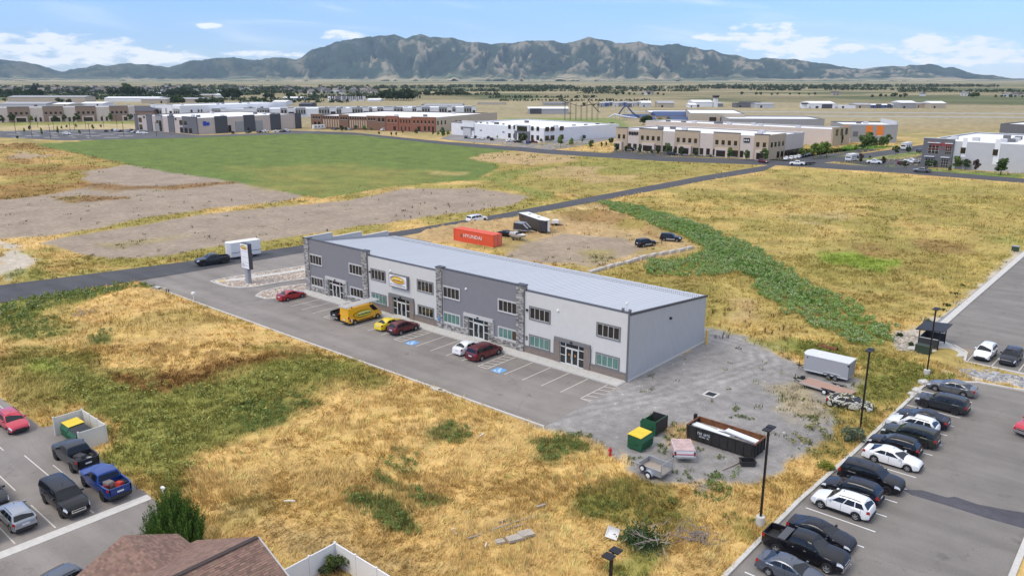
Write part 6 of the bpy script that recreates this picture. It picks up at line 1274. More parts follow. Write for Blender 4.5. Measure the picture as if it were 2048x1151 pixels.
# tan row at far left
sg=[];wn=[]
for a,b,p0,p1 in ((18.6,62.5,32,57),(89,130,100,125),(154,194.5,166,190),(221.7,259,246,259)):
    sg+=[(a,b,'brown',.6),(p0,p1,'pale',0,(0,4.2),1.4)]; wn+=wrow(a+1,b-1,4,5.6,7.6,.5)+[(p0+3,p1-3,.2,3.2,1.45)]
for a in (4,70,80,138,146,202,212): wn.append((a,a+4.5,.2,3.4,.02))
fbuild('tan_office_row','long tan and brown office row at the far left',(-70,246),(260,241.5),216.5,28,'pale',segs=sg,wins=wn,hpx=0)
fbuild('dark_roofed_hall','hall with dark slate roof behind the tan office row',(212,236),(306,236),222,46,'brown','roofd',pitched=3.5)
# pink and charcoal building
t,L,Dp,h,fx=fbuild('pink_office','pinkish office with charcoal pillars and a blue sign',(273,259.3),(395.5,269),236.8,0,'pink',rend=(622,258),hpx=395,vents=8,
 segs=[(272,278,'dgray',.4),(296,306.6,'dgray',.4),(314.5,327,'gray',.6),(339,350.6,'dgray',.4),(368,396.5,'dgray',.6)],
 wins=[(279.5,286,.2,3.6,.02),(279.5,286,5,8,.02),(316,320,5,7,.37),(321,326,.2,7,.37),(361,367,.2,3.6,.02),(361,367,5,8,.02),(371,377,.2,3.5),(371,377,5,7.5),(380,386,.2,3.5),(289,293,7.8,9,.02),(352,356,7.8,9,.02)],
 rsegs=[(395.5,397,'dgray',.6),(434.6,461,'dark',.8),(478.5,496,'gray',0,(0,6.5)),(497,520.5,'dark',.8),(521.5,537,'gray',0,(0,6.5)),(554.7,577,'dark',.8),(609,622,'dark',.8)],rwins=[(462,468,.2,4.5),(503,507,.2,2.4)])
o=MB().box(L+.05,L+.3,fracpx(at(395.5,269),at(622,258),409)*Dp,fracpx(at(395.5,269),at(622,258),415)*Dp,h-4.6,h-1.9).build('sign_letter',mat('sign_blue',(.02,.06,.42),.5),t); MB().box(L+.05,L+.3,fracpx(at(395.5,269),at(622,258),416)*Dp,fracpx(at(395.5,269),at(622,258),422.5)*Dp,h-4.5,h-2.6).build('sign_letter',MATS['sign_blue'],t)
# white warehouses
fbuild('white_warehouse','white warehouse with grey window bays behind the pink office',(305,234),(362,237.5),209.5,0,'white',rend=(605,231),hpx=305,segs=[(304,311,'white',.9),(336,347,'white',.9),(312,325,'gray',0,(1,8)),(333,337,'gray',0,(1,8)),(349,361,'gray',0,(1,8))],wins=wrow(312,325,3,2,6,.5)+wrow(349,361,3,2,6,.5)+[(341,346,.2,6)],vents=6,rwins=[(385,389,5,7),(401,404,5,7),(408,411,5,7)])
sg=[];wn=[]
for a,b in ((443,453),(489,513),(576,590),(660,673),(726,738),(768,787),(833,843.5),(894.5,904),(943.5,952)): sg.append((a,b,'white',.9)); wn.append((a+1.5,b-1.5,.2,4.5))
for a,b in ((425,442),(515,540),(592,612),(562,575),(638,660),(674,683),(705,726),(739,745),(755,767),(788,806),(825,833),(844,860),(878,894),(905,911),(928,943)): sg.append((a,b,'gray',0,(2.2,8))); wn+=wrow(a,b,max(2,int((b-a)/5)),3,6,.5,.4)
fbuild('white_warehouse','very long white warehouse with black-capped entrances',(420,236),(953,230.5),214.5,45,'white',segs=sg,wins=wn,hpx=953,vents=14)
# brick building
sg=[(624,645,'bbrick',.8,None,.5,'sand'),(680,698,'bbrick',.9,None,.5,'sand'),(735,773,'bbrick',.5,None,.45,'sand'),(774,798,'brick',.8,None,.6,'sand'),(824,872,'brick',.6,None,.5,'sand'),(798,824,'brick',0,None,.3)]
wn=wrow(646,680,7,1.2,6.2,.5,.02)+wrow(699,735,8,1.2,6.2,.5,.02)
wn=[w_[:5]+('sand',) for w_ in wn]+wrow(627,644,3,6.4,8,.6,.52)+wrow(647,679,7,6.8,8.2,.5,.02)+wrow(700,734,7,6.8,8.2,.5,.02)+wrow(682,697,3,6.4,8,.6,.52)+wrow(737,753,3,6.4,8,.6,.47)+wrow(756,772,2,5.6,8,.6,.47)+wrow(776,797,3,5.4,7.4,.4,.62)+wrow(800,823,4,5.4,7.4,.4,.32)+wrow(826,871,6,5.2,7.2,.4,.52)+wrow(847,871,3,.6,3.6,.5,.52)+wrow(800,823,3,.6,3,.3,.32)+wrow(628,644,2,.4,4.5,.6,.52)+[(788,793,.2,3,.62),(836,842,.2,3.4,.52)]
fbuild('brick_building','long two-tone brick building with tan cornices',(624,256.5),(871.6,265),237,0,'bbrick',segs=sg,wins=wn,rend=(1006,251),hpx=871,rsegs=[(872,1005,'beige',0,(0,9.2))],rwins=[(874,877,4.5,7,.4),(882,885,4.5,7,.4),(890,893,4.5,7,.4)],vents=3)
# white office
wn=[(a,a+5.4,z0,z1,.02) for a in (1016.3,1026.8,1062,1072.8) for z0,z1 in ((1,3.4),(5.8,8))]+[(a,a+4,z,z+.5,.02) for a in (911,919,951,960,973,988.5,1005) for z in (8.0,)]+[(a,a+4,z,z+.5,.02) for a in (911,960,1005) for z in (3.6,)]+[(1036,1056,5.2,7.8,.75),(1039,1044,.2,4,.95),(1050,1055,.2,4,.95),(929,944,.2,4.5,.95,'lgray')]
fbuild('white_office','white two-storey office with dark entrance bays',(904,269),(1087.4,284.8),257.3,0,'white',rend=(1173.5,270.5),hpx=1087,segs=[(904,926,'white',.1),(926,949,'white',1.3,None,.4,'white'),(1032,1060,'white',1.0,None,.7,'white'),(924,949,'dgray',0,(3.6,5.2),.9),(1031,1036,'dgray',0,(0,5.2),.9),(1055,1060,'dgray',0,(0,5.2),.9),(1036,1055,'dgray',0,(4.2,5.2),.9)],wins=wn,rwins=[(a,a+4,z0,z1,.05) for a in (1089,1095.3,1106) for z0,z1 in ((1,3.4),(5.8,8))]+[(a,a+4,7.9,8.4,.05) for a in (1120,1133.5,1147,1163)],vents=4)
# tan building with black sign
sg=[];wn=[]
for a,b,p0,p1 in ((1232,1254,1232,1246),(1277.5,1323.5,1286,1311),(1348.5,1397.5,1357,1384),(1425,1477.5,1432,1457),(1506,1535,1512,1534)):
    sg+=[(a,b,'sand',.7),(p0,p1,'pale',0,(0,3.9),1.5)]; n=2 if b-a<30 else 4; wn+=wrow(a+1.5,b-1.5,n,5.2,7.2,.5)+[(p0+3,p1-4,.2,2.9,1.55)]
for a in (1255,1266,1325,1337,1399,1412,1479,1492): wn.append((a,a+7,.4,3.2,.02))
for a,b in ((1278,1285),(1312,1322),(1349,1356),(1386,1397),(1426,1431),(1458,1476)): wn.append((a,b,.4,3.2,.37))
t,L,Dp,h,fx=fbuild('tan_office','tan and sandstone two-storey office with black sign letters',(1232,298.5),(1534,320.3),273.4,0,'pale',rend=(1583.5,307),hpx=1534,segs=sg,wins=wn,rsegs=[(1534,1557,'sand',.7)],rwins=wrow(1535,1556,4,5.2,7.2,.5,.41)+wrow(1545,1583,7,.4,3,.7,.05),vents=5)
for k in range(6):
    x=fx(1256.5+k*3.25); MB().box(x,x+(fx(1258.8)-fx(1256.5)),-.25,-.05,h-2.5+(k%2)*.15,h-.9).build('sign_letter',M_black,t)
o=MB().box(fx(1485),fx(1497),-.25,-.05,h-2.9,h-1.0).build('sign_panel',M_black,t)
for k in range(3): MB().box(fx(1486.5+k*3.5),fx(1488.5+k*3.5),-.28,-.25,h-2.3,h-1.6).build('sign_mark',FM['white'],o)
fbuild('pale_warehouse','long pale warehouse behind the tan office',(1290,270),(1662,292.5),258.8,0,'pale',rend=(1684,287),hpx=1662,rsegs=[(1662,1684,'sand',.8)],rwins=wrow(1664,1682,3,5,8.2,.5,.41),vents=10)
hO=pxh(1791,285.5,250.3)
fbuild('orange_panel_hall','grey hall with three orange panels',(1683,284),(1791,285.5),250.3,0,'gray',rend=(1821,278),hpx=1791,segs=[(1685.5,1697,'orange',0,(hO-5.2,hO-.4),.12),(1729,1742,'orange',0,(hO-5.4,hO-.4),.12),(1750,1764,'orange',0,(hO-5.4,hO-.4),.12),(1683,1700,'lgray',0,(0,2.2),.5)],wins=[(1729,1741,3.4,6.6,.05),(1704,1714,3,5.6,.05,'dgray'),(1752,1762,3.2,5.8,.05,'lgray')],rsegs=[(1791.5,1821,'lgray',0,(0,11))],rwins=[(1795,1802,4,7.5,.35)],vents=2)
# grey laboratory on the right
t,L,Dp,h,fx=fbuild('laboratory_building','grey building with red lettering at the right edge',(1842,332),(2140,354),279.6,62,'lgray','roofw',hpx=1842,segs=[(1842,1902,'dgray',.7,None,.7,'lgray'),(1918,1927,'roofw',0,(4.5,11.6),.1),(1982,1993,'roofw',0,(2.5,11.6),.1)],wins=[(1916,1926,5.8,8,.12),(1980,1990,5.8,8,.12),(2060,2070,5.8,8,.12)],vents=12)
for a,b,z0,z1 in ((1853,1874,5.2,8.4),(1887,1899,5.2,8.4),(1850,1866,.3,3.2),(1882,1896,.3,3.2)):
    x0,x1=fx(a),fx(b); w_=MB().box(x0,x1,-.78,-.70,z0,z1).build('window',FM['lgray'],t); nx=3
    for i in range(nx):
        for j in range(3): MB().box(x0+(x1-x0)*(i+.06)/nx,x0+(x1-x0)*(i+.94)/nx,-.82,-.78,z0+(z1-z0)*(j+.06)/3,z0+(z1-z0)*(j+.94)/3).build('pane',M_glass,w_)
    MB().box(x0-.3,x1+.3,-1.4,-.7,z1+.7,z1+.95).build('awning',FM['white'],t)
text('sign_lettering','ThermoFisher',2.3,mat('sign_red',(.55,.03,.03),.5),t,(fx(1877),-.75,h-1.35),ext=.1,wfit=(fx(1901)-fx(1853))*.93); text('sign_lettering','SCIENTIFIC',1.1,mat('sign_dark',(.30,.10,.10),.5),t,(fx(1877),-.75,h-3.1),ext=.08,wfit=(fx(1901)-fx(1853))*.9)
fbuild('white_roofed_hall','white-roofed hall beyond the laboratory at the right edge',(1998,268),(2120,274),249.5,60,'dgray','roofw',hpx=2048)
fbuild('low_gray_hall','long low grey hall behind the pale warehouse',(1458,252),(1648,253),238.5,45,'gray','roofw',hpx=1648)
fbuild('leisure_centre','large pale leisure hall with glass front by the blue roofs',(1379,246),(1488,247),227.5,80,'beige','roofw',hpx=1488,wins=[(1418,1432,.3,4.5,.05),(1440,1446,.3,4.5,.05)])
fbuild('leisure_annex','low tan annex behind the blue-roofed pavilions',(1298,234.5),(1410,235),224.5,50,'sand','roofw',hpx=1298,wins=wrow(1302,1330,5,2.5,4.5,.4,.05))
for k,(a,b,y,yt) in enumerate(((1251,1301,237,232.5),(1312,1378,238,230),(1345,1405,243,238),(1296,1312,241,237.5))):
    fbuild('pavilion',['low blue-roofed pavilion left of the largest one','largest blue-roofed pavilion with a tall hipped roof','long low blue-roofed pavilion in front of the leisure hall','smallest blue-roofed pavilion between its neighbours'][k],(a,y),(b,y),yt+1.5,26,'sand','blue',pitched=3.0 if k==1 else 1.8,hpx=(a+b)/2)
fbuild('steel_hangar','grey-brown steel hangar left of the steel frame',(1057,228),(1137,228),217.3,45,'metal','roofw',hpx=1057,segs=[(1060,1083,'dark',0,(0,5.2),.1)],pitched=1.0); fbuild('far_shed','grey shed row beyond the steel hangar',(1087,211),(1137,211),206,40,'gray','roofg',hpx=1087)
fbuild('far_low_building','low white-roofed building right of the long white warehouse',(842,214),(925,214),209.5,40,'gray','roofw',hpx=842); fbuild('far_low_building','low beige building on the plain right of the white warehouse',(955,209.5),(1012,209.5),206.6,25,'beige','roofw',hpx=955)
# airfield
AP=[(1283,1302,214.5,205.5,'lgray','roofw',2,'white hangar left of the brown-grey one'),(1316,1348,215,206,'beige','roofg',2,'brown-grey hangar with a shallow roof'),(1386,1425,214,204,'white','roofw',2,'white hangar beside the control tower'),(1379,1393,215.5,209.5,'white','roofw',1.5,'small white hangar left of the control tower'),(1425,1446,213.5,207,'gray','roofg',1,'grey building right of the control tower'),(1473,1501,215.5,207,'dgray','roofd',0,'dark hangar in the middle of the airfield'),(1488,1522,212,204.5,'dgray','roofw',0,'white-roofed hangar behind the dark one'),(1513,1548,216,208,'lgray','roofg',1,'pale hangar right of the dark one'),(1621,1670,217,207,'white','roofw',2,'white hangar with a big dark door'),(1677,1711,217,211.5,'white','roofw',0,'low white airfield building'),(1712,1741,216.5,209.5,'beige','roofg',1.5,'beige hangar left of the blue hangars'),(1740,1765,216.5,210,'bluew','roofw',1,'blue hangar, left of the pair'),(1766,1784,216,210,'bluew','roofw',1,'blue hangar, right of the pair'),(1786,1803,216,209,'white','roofw',1,'white shed between the blue and grey hangars'),(1800,1831,217,205.5,'gray','roofw',2,'tall grey hangar right of the blue ones'),(1832,1849,216,207,'beige','roofg',1,'narrow beige hangar between the tall grey one and the last'),(1861,1891,217,206.5,'beige','roofw',2,'rightmost pale hangar of the airfield')]
for k in range(9): AP.append((1201+k*9.2,1208.5+k*9.2,214.5-(k%3)*1.4,206.5-(k%3)*.8,('gray','bluew','dgray','lgray')[k%4],'roofg',1.2,'small hangar in the left cluster of the airfield, '+['first','second','third','fourth','fifth','sixth','seventh','eighth','ninth'][k]+' from the left'))
for a,b,y,yt,wl,rf_,pt_,lab in AP:
    t,L,Dp,h,fx=fbuild('hangar',lab,(a,y),(b,y),yt,max(18,(b-a)*.7),wl,rf_,pitched=pt_ or None,hpx=(a+b)/2,segs=[(a+(b-a)*.45,b-(b-a)*.12,'dark',0,(0,4.6),.1)] if 'big dark' in lab or 'pair' in lab else (),wins=[(a+(b-a)*.2,a+(b-a)*.32,.2,2.6,.05)]); tag(t,group='hangars of the airfield')
for px,y,yt,lab in ((1430.5,214,190.5,'tall white airfield control tower'),(1608.5,217,205.5,'short dark-topped airfield tower')):
    x,y_=at(px,y); h=pxh(px,y,yt); t=thing('control_tower',lab,'tower',(x,y_,0),YAW); MB().box(-2.2,2.2,-2.2,2.2,0,h*.8).build('shaft',FM['white'],t); MB().prism([(4*math.cos(R(a)),4*math.sin(R(a))) for a in range(0,360,45)],h*.8,h*.95).build('cab',M_glass,t); MB().prism([(4.6*math.cos(R(a)),4.6*math.sin(R(a))) for a in range(0,360,45)],h*.95,h).build('roof',FM['dgray'],t)
for k,(y0,y1) in enumerate(((223.6,225.2),(231.2,233))): tag(strip(ats((1250,y0-1),(1600,y0),(2300,y0+4.5)),ats((1250,y1-1),(1600,y1),(2300,y1+4.8)),.05).build('runway',fm('runway',(.36,.35,.33))),kind='structure')
# steel frame and water slide
x,y=at(1165,241); t=thing('coaster_structure','dark open steel coaster frame by the water park','frame',(x,y,0),YAW); M_st=mat('dark_steel',(.07,.055,.05),.7)
for i in range(7):
    for j in range(2): MB().tube((-14+i*4.4,j*8,0),(-14+i*4.4,j*8,15-(i*.6 if i<4 else 0)-(j*1)),.14,n=5).build('column',M_st,t)
for j in range(2):
    MB().tube((-16,j*8,15),(-2,j*8,11),.17,n=5).build('beam',M_st,t); MB().tube((-2,j*8,11),(12,j*8,13),.17,n=5).build('beam',M_st,t); MB().tube((-16,j*8,13),(-4,j*8,16),.13,n=5).build('beam',M_st,t); MB().tube((4,j*8,16),(14,j*8,6),.17,n=5).build('beam',M_st,t)
for i in range(6): MB().tube((-14+i*4.4,0,12),(-14+i*4.4,8,12),.1,n=5).build('brace',M_st,t)
x,y=at(1252,240); t=thing('water_slide','blue water slide tower beside the blue-roofed pavilions','water slide',(x,y,0),YAW); t.scale=(.62,.62,.72); m=MB(); pts=[(-10,0,6),(-6,2,11),(-2,3,15),(1,2,15.5),(4,0,12),(8,-2,8),(13,-3,5),(17,-2,4)]
for a,b in zip(pts,pts[1:]): m.tube(a,b,.9,n=8)
m.build('chute',FM['blue'],t,50); pts=[(-22,0,3),(-15,2,6),(-8,-2,5),(-3,-4,4),(6,-6,3),(14,-4,2)]; m=MB()
for a,b in zip(pts,pts[1:]): m.tube(a,b,.9,n=8)
m.build('chute',fm('slide_white',(.6,.62,.68)),t,50)
for p in ((-2,3),(1,2),(5,0),(-8,1),(-14,1),(10,-2)): MB().tube((p[0],p[1],0),(p[0],p[1],12 if abs(p[0])<3 else 6),.25,n=5).build('support',M_steel,t)
# far left sheds and the town
FL_=[(16.6,170,205,194,'beige','roofg','long low beige shed behind the tan office row'),(209,316,203.5,196,'white','roofw','long white-roofed shed left of the pink office'),(283,334,207,198.5,'beige','roofg','beige shed behind the dark-roofed hall'),(0,92,216,207.5,'lgray','roofg','long grey-roofed shed just behind the tan office row'),(105,137,216,208.5,'beige','roofw','small beige shed behind the tan office row'),(160,205,214,207,'white','roofw','white gabled shed left of the dark-roofed hall'),(360,410,205.5,198,'beige','roofg','beige shed above the white warehouse'),(399,432,194,190,'beige','roofg','tan barn right of the dark trees'),(430,452,195,189.5,'lgray','roofw','pale barn beside the tan barn'),(300,352,190.5,186.5,'lgray','roofw','wide pale shed near the far trees'),(430,476,184,181,'white','roofw','far white greenhouse roof'),(545,572,211,203.5,'white','roofw','white gabled roof above the long warehouse'),(598,621,216,208.5,'dark','roofd','dark flat building above the long warehouse'),(735,760,203,199.5,'white','roofw','low white shed right of the apartment blocks'),(565,605,200,196,'lgray','roofw','pale shed in the far field')]
for a,b,y,yt,wl,rf_,lab in FL_: fbuild('shed',lab,(a,y),(b,y),yt,30,wl,rf_,pitched=1.5,hpx=(a+b)/2,wins=[(a+(b-a)*.75,a+(b-a)*.82,.2,3.4,.05)] if b-a>30 else ())
fbuild('apartment_block','white and dark three-storey apartment block, left one',(656,201.5),(683,202),192.6,18,'white','roofg',segs=[(662,665,'dark',.3),(671,682,'dgray',.2)],wins=wrow(657,661,1,2,4)+wrow(666,670,1,2,9),hpx=656); fbuild('apartment_block','white three-storey apartment block with grey bays, right one',(684,202),(727,202),193.4,18,'white','roofg',segs=[(690,693,'gray',.3),(701,705,'gray',.3),(713,717,'gray',.3)],wins=wrow(685,690,2,2,9)+wrow(694,700,2,2,9)+wrow(706,712,2,2,9)+wrow(718,726,2,2,9),hpx=684)
HM=[]
for k,(wc,rc) in enumerate(((( .55,.50,.44),(.16,.13,.12)),((.62,.60,.57),(.20,.19,.19)),((.40,.36,.32),(.12,.11,.11)),((.66,.66,.66),(.26,.22,.19)))):
    m=MB(); m.box(-6.5,6.5,-4.5,4.5,0,4.6); m.k=1; m.add([(-7,-5,4.5),(7,-5,4.5),(7,5,4.5),(-7,5,4.5),(-7,0,7.6),(7,0,7.6)],[(0,1,5,4),(2,3,4,5),(0,4,3),(1,2,5)]); m.k=2; m.box(-4,-2,-4.56,-4.5,1,2.6); m.box(2,4,-4.56,-4.5,1,2.6); HM.append(m.mesh('town_house',[mat('hw%d'%k,wc,.9),mat('hr%d'%k,rc,.9),M_glass]))
r_=random.Random(11)
for k in range(150):
    px=r_.choice((r_.uniform(-20,620),r_.uniform(80,360),r_.uniform(560,760),r_.uniform(1340,1460)*.0+r_.uniform(-20,300))); py=r_.uniform(175,188) if px<620 else r_.uniform(177,190)
    x,y=at(px,py); o=link('town_house',HM[k%4],None,(x,y,0),r_.uniform(0,3.1)); o.scale=(1,1,r_.uniform(.8,1.4)); tag(o,'tiny house of the distant town below the left mountains','house','houses of the distant town')
for k,(px,py) in enumerate(((1293,189.5),(1300,189.8),(1845,192),(2030,193),(2012,193.4),(2040,193),(1930,191.5),(1670,190.5))):
    x,y=at(px,py); o=link('farm_house',HM[(k+3)%4],None,(x,y,0),k); tag(o,'small far farmhouse on the plain below the right-hand mountains','house','farmhouses on the far plain')
# ---------------------------------------------------------------- trees
M_leaf=mat('leaf_any',(.1,.1,.05),.8,attr='Col',spec=.15); M_bark=mat('bark',(.12,.09,.065),.95,var=.2,scale=6)
def leafcloud(cl,n,size,base,seed,squash=1.0,up=0,slim=.55):
    """leaf faces scattered through the volume of many small clumps"""
    g=np.random.default_rng(seed); V_=np.empty((0,3)); K=[]
    cl=np.array(cl); w_=cl[:,3]**2; w_=w_/w_.sum(); ci=g.choice(len(cl),n,p=w_); d=g.normal(size=(n,3)); d/=np.linalg.norm(d,axis=1)[:,None]; rad=cl[ci,3]*(g.uniform(.35,1,n)**.5)
    P=cl[ci,:3]+d*rad[:,None]*np.array([1,1,squash]); nn=d+g.normal(size=(n,3))*.7; nn/=np.linalg.norm(nn,axis=1)[:,None]
    t1=np.cross(nn,g.normal(size=(n,3))); t1/=np.linalg.norm(t1,axis=1)[:,None]; t1=t1*(1-up)+np.array([0,0,1.])*up+d*up*.5; t1/=np.linalg.norm(t1,axis=1)[:,None]; t2=np.cross(nn,t1); s=size*g.uniform(.6,1.4,n)[:,None]
    V_=np.stack([P-t1*s,P+t2*s*slim,P+t1*s,P-t2*s*slim],1).reshape(-1,3); F_=np.arange(n*4).reshape(-1,4); cc=(g.uniform(.7,1.3,n)*g.uniform(.8,1.2,len(cl))[ci])[:,None]*np.array(base); cc[:,0]*=g.uniform(.85,1.2,n); return V_,F_,np.repeat(cc,4,0)
TREES=[]
def tree_tpl(base,seed,shape,n=900,size=.26):
    g=random.Random(seed); cl=[]
    for k in range(16):
        z=g.uniform(.32,.95); rr={'round':.30*math.sin(math.pi*min(1,(z-.18)/.85))+.06,'column':.13+.05*g.random(),'cone':.30*(1.03-z)+.03,'wide':.42*math.sin(math.pi*min(1,(z-.2)/.85))+.05}[shape]; a=g.uniform(0,6.28); q=g.uniform(.2,1)*rr; cl.append((q*math.cos(a),q*math.sin(a),z,g.uniform(.09,.16)))
    v,f,c=leafcloud(cl,n,size*.22,base,seed); crown=npmesh('crown',v,f,M_leaf,c)
    m=MB(); m.tube((0,0,0),(.01,0,.42),.022,.014,6); 
    for k in range(4): a=k*1.6+g.random(); m.tube((.01,0,.28+k*.05),(.14*math.cos(a),.14*math.sin(a),.5+k*.07),.011,.004,5)
    return crown,m.mesh('trunk',M_bark)
for k,(b,sh) in enumerate((((.10,.155,.04),'round'),((.065,.10,.035),'round'),((.16,.235,.045),'round'),((.055,.09,.035),'column'),((.085,.06,.045),'round'),((.045,.07,.032),'wide'),((.07,.11,.03),'column'),((.06,.09,.03),'cone'))): TREES.append(tree_tpl(b,40+k,sh))
def tree(kind,px,py,h,label,group,w=1.0,name='street_tree'):
    x,y=at(px,py); t=thing(name,label,'tree',(x,y,-.05),rng.uniform(0,6.28),group); c,tr=TREES[kind]; t.scale=(h*w,h*w,h); link('crown',c,t); link('trunk',tr,t); return t
ORD=['first','second','third','fourth','fifth','sixth','seventh','eighth','ninth','tenth','eleventh','twelfth','thirteenth','fourteenth','fifteenth','sixteenth','seventeenth','eighteenth','nineteenth','twentieth']
def trow(lst,what,group,x0,y0,s):
    lst=sorted(lst)
    for k,(x,y,hp,kind,*w_) in enumerate(lst):
        px,py=x0+x/s,y0+y/s; a,b=camxy(*at(px,py)); h=hp/s*b/F*1.02; tree(kind,px,py,h,'%s, %s from the left'%(what,ORD[k]),group,w_[0] if w_ else 1.0)
trow([(155,548,75,3,1.3),(240,552,60,3,1.2),(370,563,70,3,1.2),(485,572,48,1),(540,572,58,3,1.3),(625,575,100,0),(695,582,58,3,1.3),(765,592,90,3),(890,592,58,3,1.3),(1205,612,95,0,.9),(1365,628,90,0,.9),(1530,642,115,0),(1780,588,50,1),(1030,600,30,1)],'street tree in front of the tan sandstone office','trees before the tan office',1200,186,4.655)
trow([(35,540,110,0,.8),(90,522,65,2,.9),(540,525,40,2),(945,608,125,1,1.0),(1055,598,45,4,1.4),(1150,590,45,1),(1300,560,35,1),(1370,645,118,2,.9),(1490,645,95,2,.95),(1640,560,55,1),(1720,662,90,0,1.1),(1840,648,60,3,.8),(1890,640,55,3,.8),(1945,612,75,1,1.1),(2010,668,85,3,1.4),(655,545,35,2),(1250,590,40,2),(1620,600,55,2,.6)],'tree near the white office','trees around the white office',880,181,5.689)
trow([(430,410,50,1),(480,458,65,3,1.4),(525,455,50,1),(635,442,55,1),(740,458,65,2,1.2),(790,432,60,0,1),(815,455,40,2,1.2),(1040,508,42,3,1.2),(1095,508,40,3,1.2),(1170,482,40,3,1),(1320,492,65,1,.9),(1515,505,60,1,.6),(1570,512,55,2,.9),(900,495,35,4,1.2),(305,420,40,2,1.2)],'young tree in front of the brick building','trees before the brick building',600,182.5,5.689)
trow([(25,430,80,1),(130,428,90,1),(330,426,65,2,1),(570,420,65,1),(670,416,72,1,.9),(800,420,88,1),(1140,415,75,0),(1340,410,72,1,1)],'tree in front of the far tan office row','trees before the far tan row',0,162,5.12)
trow([(185,560,75,2),(280,572,125,2,1.0),(335,560,118,2,1.0),(390,556,120,2,1.0),(515,455,80,3,.7),(685,505,120,0,1.0),(735,498,135,0,1.0),(795,482,80,0),(850,478,85,0),(895,470,95,0,1.0),(632,505,50,2)],'lawn tree between the pale warehouse and the side road','trees on the lawn of the side road',1560,181.5,4.197)
trow([(672,615,75,4,1),(755,578,28,1),(865,632,68,4,.9),(970,545,78,1,1),(1075,530,58,1,1),(1040,655,65,1,.9),(1240,655,68,1),(1295,650,65,1,.7),(1425,685,50,0),(1475,662,98,0,1.1),(1553,668,90,1,1.1),(1642,688,98,4,.9),(1852,712,140,6,1.5)],'dark tree around the laboratory building','trees around the laboratory',1560,180,4.197)
trow([(305,518,48,4,.8),(685,492,30,4),(1035,492,32,4),(250,545,50,2,.7),(180,605,35,1),(600,575,95,2,.35),(780,495,45,2,.7),(955,520,60,2,.6),(435,585,90,2,.4),(635,510,40,2,.7),(820,570,60,2,.5)],'thin sapling in the far office parking','saplings in the far parking',0,160,5.12)
k=0
for x0,x1,py,n,hh,kd in ((16,55,193,7,13,1),(58,88,192,5,12,5),(66,76,183.5,2,19,5),(217,286,193,10,14,5),(245,262,191,3,22,1),(333,395,195,9,14,5),(352,392,192,6,14,5),(446,479,199,6,16,5),(345,366,209,5,11,1),(392,446,208.5,9,8,1),(529,548,198,4,11,5),(765,828,201,16,15,5),(830,940,192,14,8,1),(573,588,196,3,9,1),(0,50,187,6,9,1),(95,330,186,22,8,5),(400,560,188,14,8,1),(560,700,190,10,7,1),(1160,1240,213,5,4,1),(870,935,191.5,8,9,5),(1740,1820,195.5,7,7,1),(1935,1955,195,4,8,1),(1985,2048,196,6,6,1),(1225,1330,191,8,6,1),(1480,1640,191,9,6,1),(0,120,204,3,6,1),(112,146,207,3,7,1),(1320,1345,259,3,7,2),(1285,1300,250,3,6,1)):
    for i in range(n):
        px=x0+(x1-x0)*(i+rng.uniform(.1,.9))/n; tree(kd,px,py+rng.uniform(-.8,.6),hh*rng.uniform(.75,1.2),'dark round tree of the far tree belts on the plain','trees of the far belts',1.25,'distant_tree'); k+=1
# shrubs beside the offices
# ---------------------------------------------------------------- juniper
g=random.Random(5); t=thing('juniper','big dense green juniper behind the brown roof','shrub',(-7.6,-49.2,0)); cl=[]; m=MB()
for k in range(260):
    a=g.uniform(0,6.28); q=g.uniform(0,1)**.55; bx,by=q*1.9*math.cos(a),q*1.8*math.sin(a); zt_=5.0*(1-.62*q**1.6)*g.uniform(.82,1.06)
    ox,oy=bx*1.32,by*1.32; z0=max(.3,zt_-1.9)
    for j in range(9): f=j/8; cl.append((bx+(ox-bx)*f,by+(oy-by)*f,z0+(zt_-z0)*f,.24*(1-.86*f)+.03))
    if k%3==0: m.tube((bx*.3,by*.3,.1),(ox,oy,zt_*.8),.04,.01,5)
v,f,c=leafcloud(cl,52000,.085,(.085,.165,.03),9,1.6,.65,.3); link('foliage',npmesh('foliage',v,f,M_leaf,c),t); m.build('stems',M_bark,t)
# ---------------------------------------------------------------- distant vehicles
def frow(lst,what,group):
    for k,(kind,paint,px,py,dpx) in enumerate(sorted(lst,key=lambda q:q[2])): fcar(kind,paint,'%s %s %s, %s from the left'%({'sedan':'small','pickup':'pickup in','crossover':'boxy','suburban':'long','van':'tall'}[kind] if False else {'charcoal':'dark','slate':'blue-grey'}.get(paint,paint),{'pickup':'pickup','van':'van'}.get(kind,'car'),what,ORD[k]),px,py,dpx,group=group)
frow([('crossover','white',134,269.5,(142,269.5)),('sedan','black',213,263.5,(222,261)),('sedan','charcoal',226,262,(230,261)),('crossover','white',232,262.5,(240,261)),('sedan','slate',240,264,(250,263)),('crossover','silver',257,263,(263,261)),('sedan','charcoal',262,262,(268,261)),('sedan','silver',268,266,(276,265)),('crossover','white',279,267.5,(283,267)),('sedan','white',288,268,(296,268))],'in the far office parking','cars in the far office parking')
frow([('crossover','charcoal',466,267.3,(466,262)),('sedan','black',497,266,(505,265)),('sedan','charcoal',520,265.8,(528,265)),('pickup','white',531,265,(540,264)),('sedan','white',554,264.3,(562,264)),('sedan','charcoal',567,264,(575,263)),('crossover','white',575,263.2,(583,263))],'along the pink office wall','cars along the pink office')
frow([('sedan','charcoal',667,259,(672,258)),('sedan','slate',672,259.5,(678,259)),('sedan','white',696,259.5,(702,259)),('crossover','white',768,261.5,(776,261)),('sedan','silver',702,260.5,(708,260))],'by the brick building','cars by the brick building')
